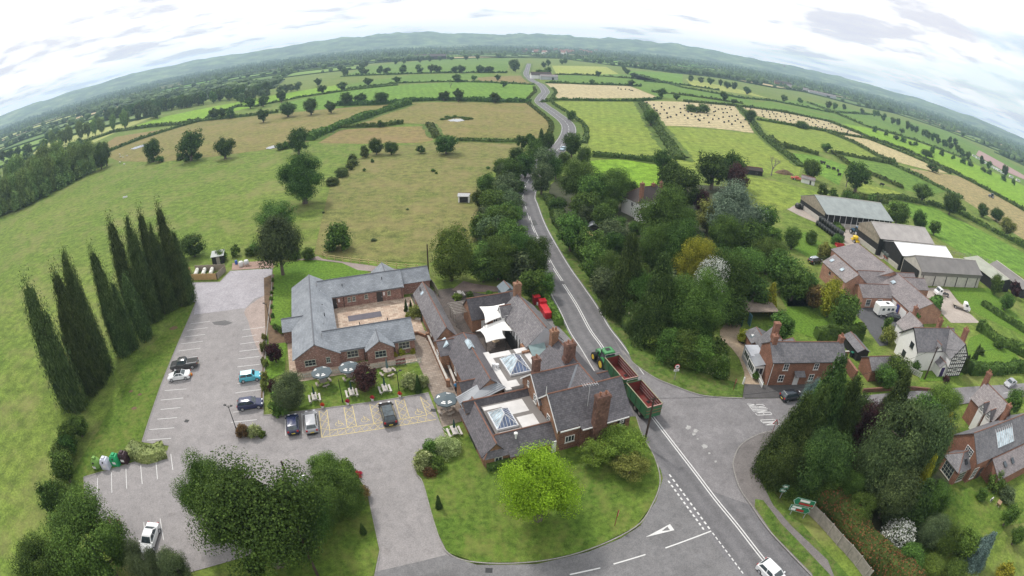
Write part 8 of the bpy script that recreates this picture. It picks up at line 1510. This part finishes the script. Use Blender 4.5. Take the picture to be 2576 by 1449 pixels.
# caravans on the far right
for i in range(15):
    p=G(2450+i*9,395+i*5.4) if i<9 else G(2475+(i-9)*17,412+(i-9)*9); t=thing('caravan','white caravan in the ground beyond the right green fields','caravan',p,R(-30+rnd.uniform(-8,8)),group='caravans on the far right'); mb=MB(); mb.prism([(-2.8,.5),(-2.8,2.3),(-2.3,2.6),(2.3,2.6),(2.8,2.1),(2.8,.5)],-1.1,1.1,Matrix.Rotation(R(90),4,'X')); mb.make('body',WB,t); mb=MB(); mb.box(-1.8,1.6,-1.13,-1.1,1.5,2.1); mb.make('window',CGL,t)
sheet('caravan_track',[G(2462,378),G(2530,415),G(2590,450),G(2590,458),G(2520,428),G(2455,390)],.3,tarmac('red_track',(.33,.22,.2),.1))
t=thing('far_tower','tiny church tower on the right skyline','tower',(G(1974,175)[0]*.62,G(1974,175)[1]*.62,0) if False else (Vector(ray(1973,166))*4300)[:2]+(0,)); mb=MB(); mb.box(-8,8,-8,8,0,62); mb.make('tower_shaft',BM['stone'],t); mb=MB(); mb.box(-8,8,-8,8,62.02,78,taper=7); mb.make('tower_cap',RM['farm'],t)
p=g('R',1750,35); t=thing('red_bench','dark red bench by the picket fence','bench',g('R',1750,55),A); mb=MB(); mb.box(-.75,.75,-.25,.25,.42,.48); mb.make('seat',plain('dark_red_bench',(.16,.03,.03)),t); mb=MB(); mb.box(-.75,.75,.2,.26,.5,.95); mb.make('backrest',plain('dark_red_back',(.16,.03,.03)),t)
for x in (-.65,.65): mb=MB(); mb.box(x-.04,x+.04,-.22,.22,0,.42); mb.make('leg',BUMP,t)
# person in a blue top on the ramp beside the pub
def person(label,p,rz,top,legs):
    t=bpy.data.meshes.new('person'); V=[(0,0,.95),(0,0,1.2),(0,0,1.42),(0,.01,1.52),(0,.02,1.62),(0,.02,1.74),(.1,0,.9),(.11,.03,.5),(.1,0,.06),(.1,.13,.03),(-.1,0,.9),(-.11,.06,.5),(-.1,-.02,.06),(-.1,.11,.03),(.19,0,1.4),(.25,.02,1.12),(.23,.14,.9),(.22,.17,.82),(-.19,0,1.4),(-.25,.02,1.12),(-.23,.14,.9),(-.22,.17,.82)]
    E_=[(0,1),(1,2),(2,3),(3,4),(4,5),(0,6),(6,7),(7,8),(8,9),(0,10),(10,11),(11,12),(12,13),(2,14),(14,15),(15,16),(16,17),(2,18),(18,19),(19,20),(20,21)]; rad=[.15,.15,.16,.06,.09,.08,.09,.065,.045,.04,.09,.065,.045,.04,.065,.045,.035,.03,.065,.045,.035,.03]
    t.from_pydata(V,E_,[]); t.materials.append(plain('skin_tone',(.5,.3,.22))); o=bpy.data.objects.new('person',t); col.objects.link(o); m=o.modifiers.new('skin','SKIN')
    for i,v in enumerate(t.skin_vertices[0].data): v.radius=(rad[i],rad[i]*.8); v.use_root=i==0
    o.modifiers.new('sub','SUBSURF').levels=1; o.location=(p[0],p[1],.1); o.rotation_euler=(0,0,rz); tag(o,label,'person')
    mb=MB(); mb.lathe([(.19,.9),(.2,1.1),(.235,1.38),(.12,1.48)],n=12); 
    for v in mb.v: v.y*=.75
    for s in (-1,1): mb.tube((s*.2,0,1.4),(s*.26,.02,1.14),.085,.075,8)
    c=mb.make('jacket',plain('blue_top',top),o); mb=MB()
    for s in (-1,1): mb.tube((s*.1,0,.95),(s*.11,.04,.5),.115,.09,8); mb.tube((s*.11,.04,.5),(s*.1,-.01,.08),.09,.07,8)
    mb.make('trousers',plain('dark_trousers',legs),o); mb=MB(); mb.lathe([(.1,1.66),(.11,1.74),(.09,1.82),(.03,1.85)],(0,.0,0),10); mb.make('hair',plain('dark_hair',(.05,.035,.025)),o)
person('person in a bright blue top walking on the ramp beside the pub',UV(22.1,-11.4),AV+math.pi/2,(.05,.25,.5),(.03,.03,.04))
# drains, covers and repairs in the tarmac
for i,(x,y) in enumerate(((1230,1437),(1261,1064),(1090,1033),(470,1060))):
    p=G(x,y); t=thing('drain_cover',['iron drain grating by the kerb of the side road','square iron cover in the drive','iron cover below the last hatched bay','iron cover in the middle of the car park'][i],'drain cover',(p.x,p.y,.075 if i else .18)); mb=MB(); mb.box(-.35,.35,-.3,.3,-.02,.006); mb.make('frame',GUT,t); mb=MB(); mb.box(-.29,.29,-.24,.24,.007,.012); mb.make('grate',BUMP,t)
for i,pl in enumerate([[g('R',735,770),g('R',822,765),g('R',820,825),g('R',738,828)],[g('c4',1600,985),g('c4',1700,970),g('c4',1760,990),g('c4',1700,1010),g('c4',1620,1005)],[g('M',310,735),g('M',350,730),g('M',372,770),g('M',335,780)],[g('M',455,885),g('M',495,882),g('M',510,905),g('M',468,908)]]):
    sheet('tarmac_repair',pl,.068 if i<2 else .177,tarmac('dark_patch_%d'%i,(.13,.125,.125) if i<2 else (.09,.09,.09),.1))
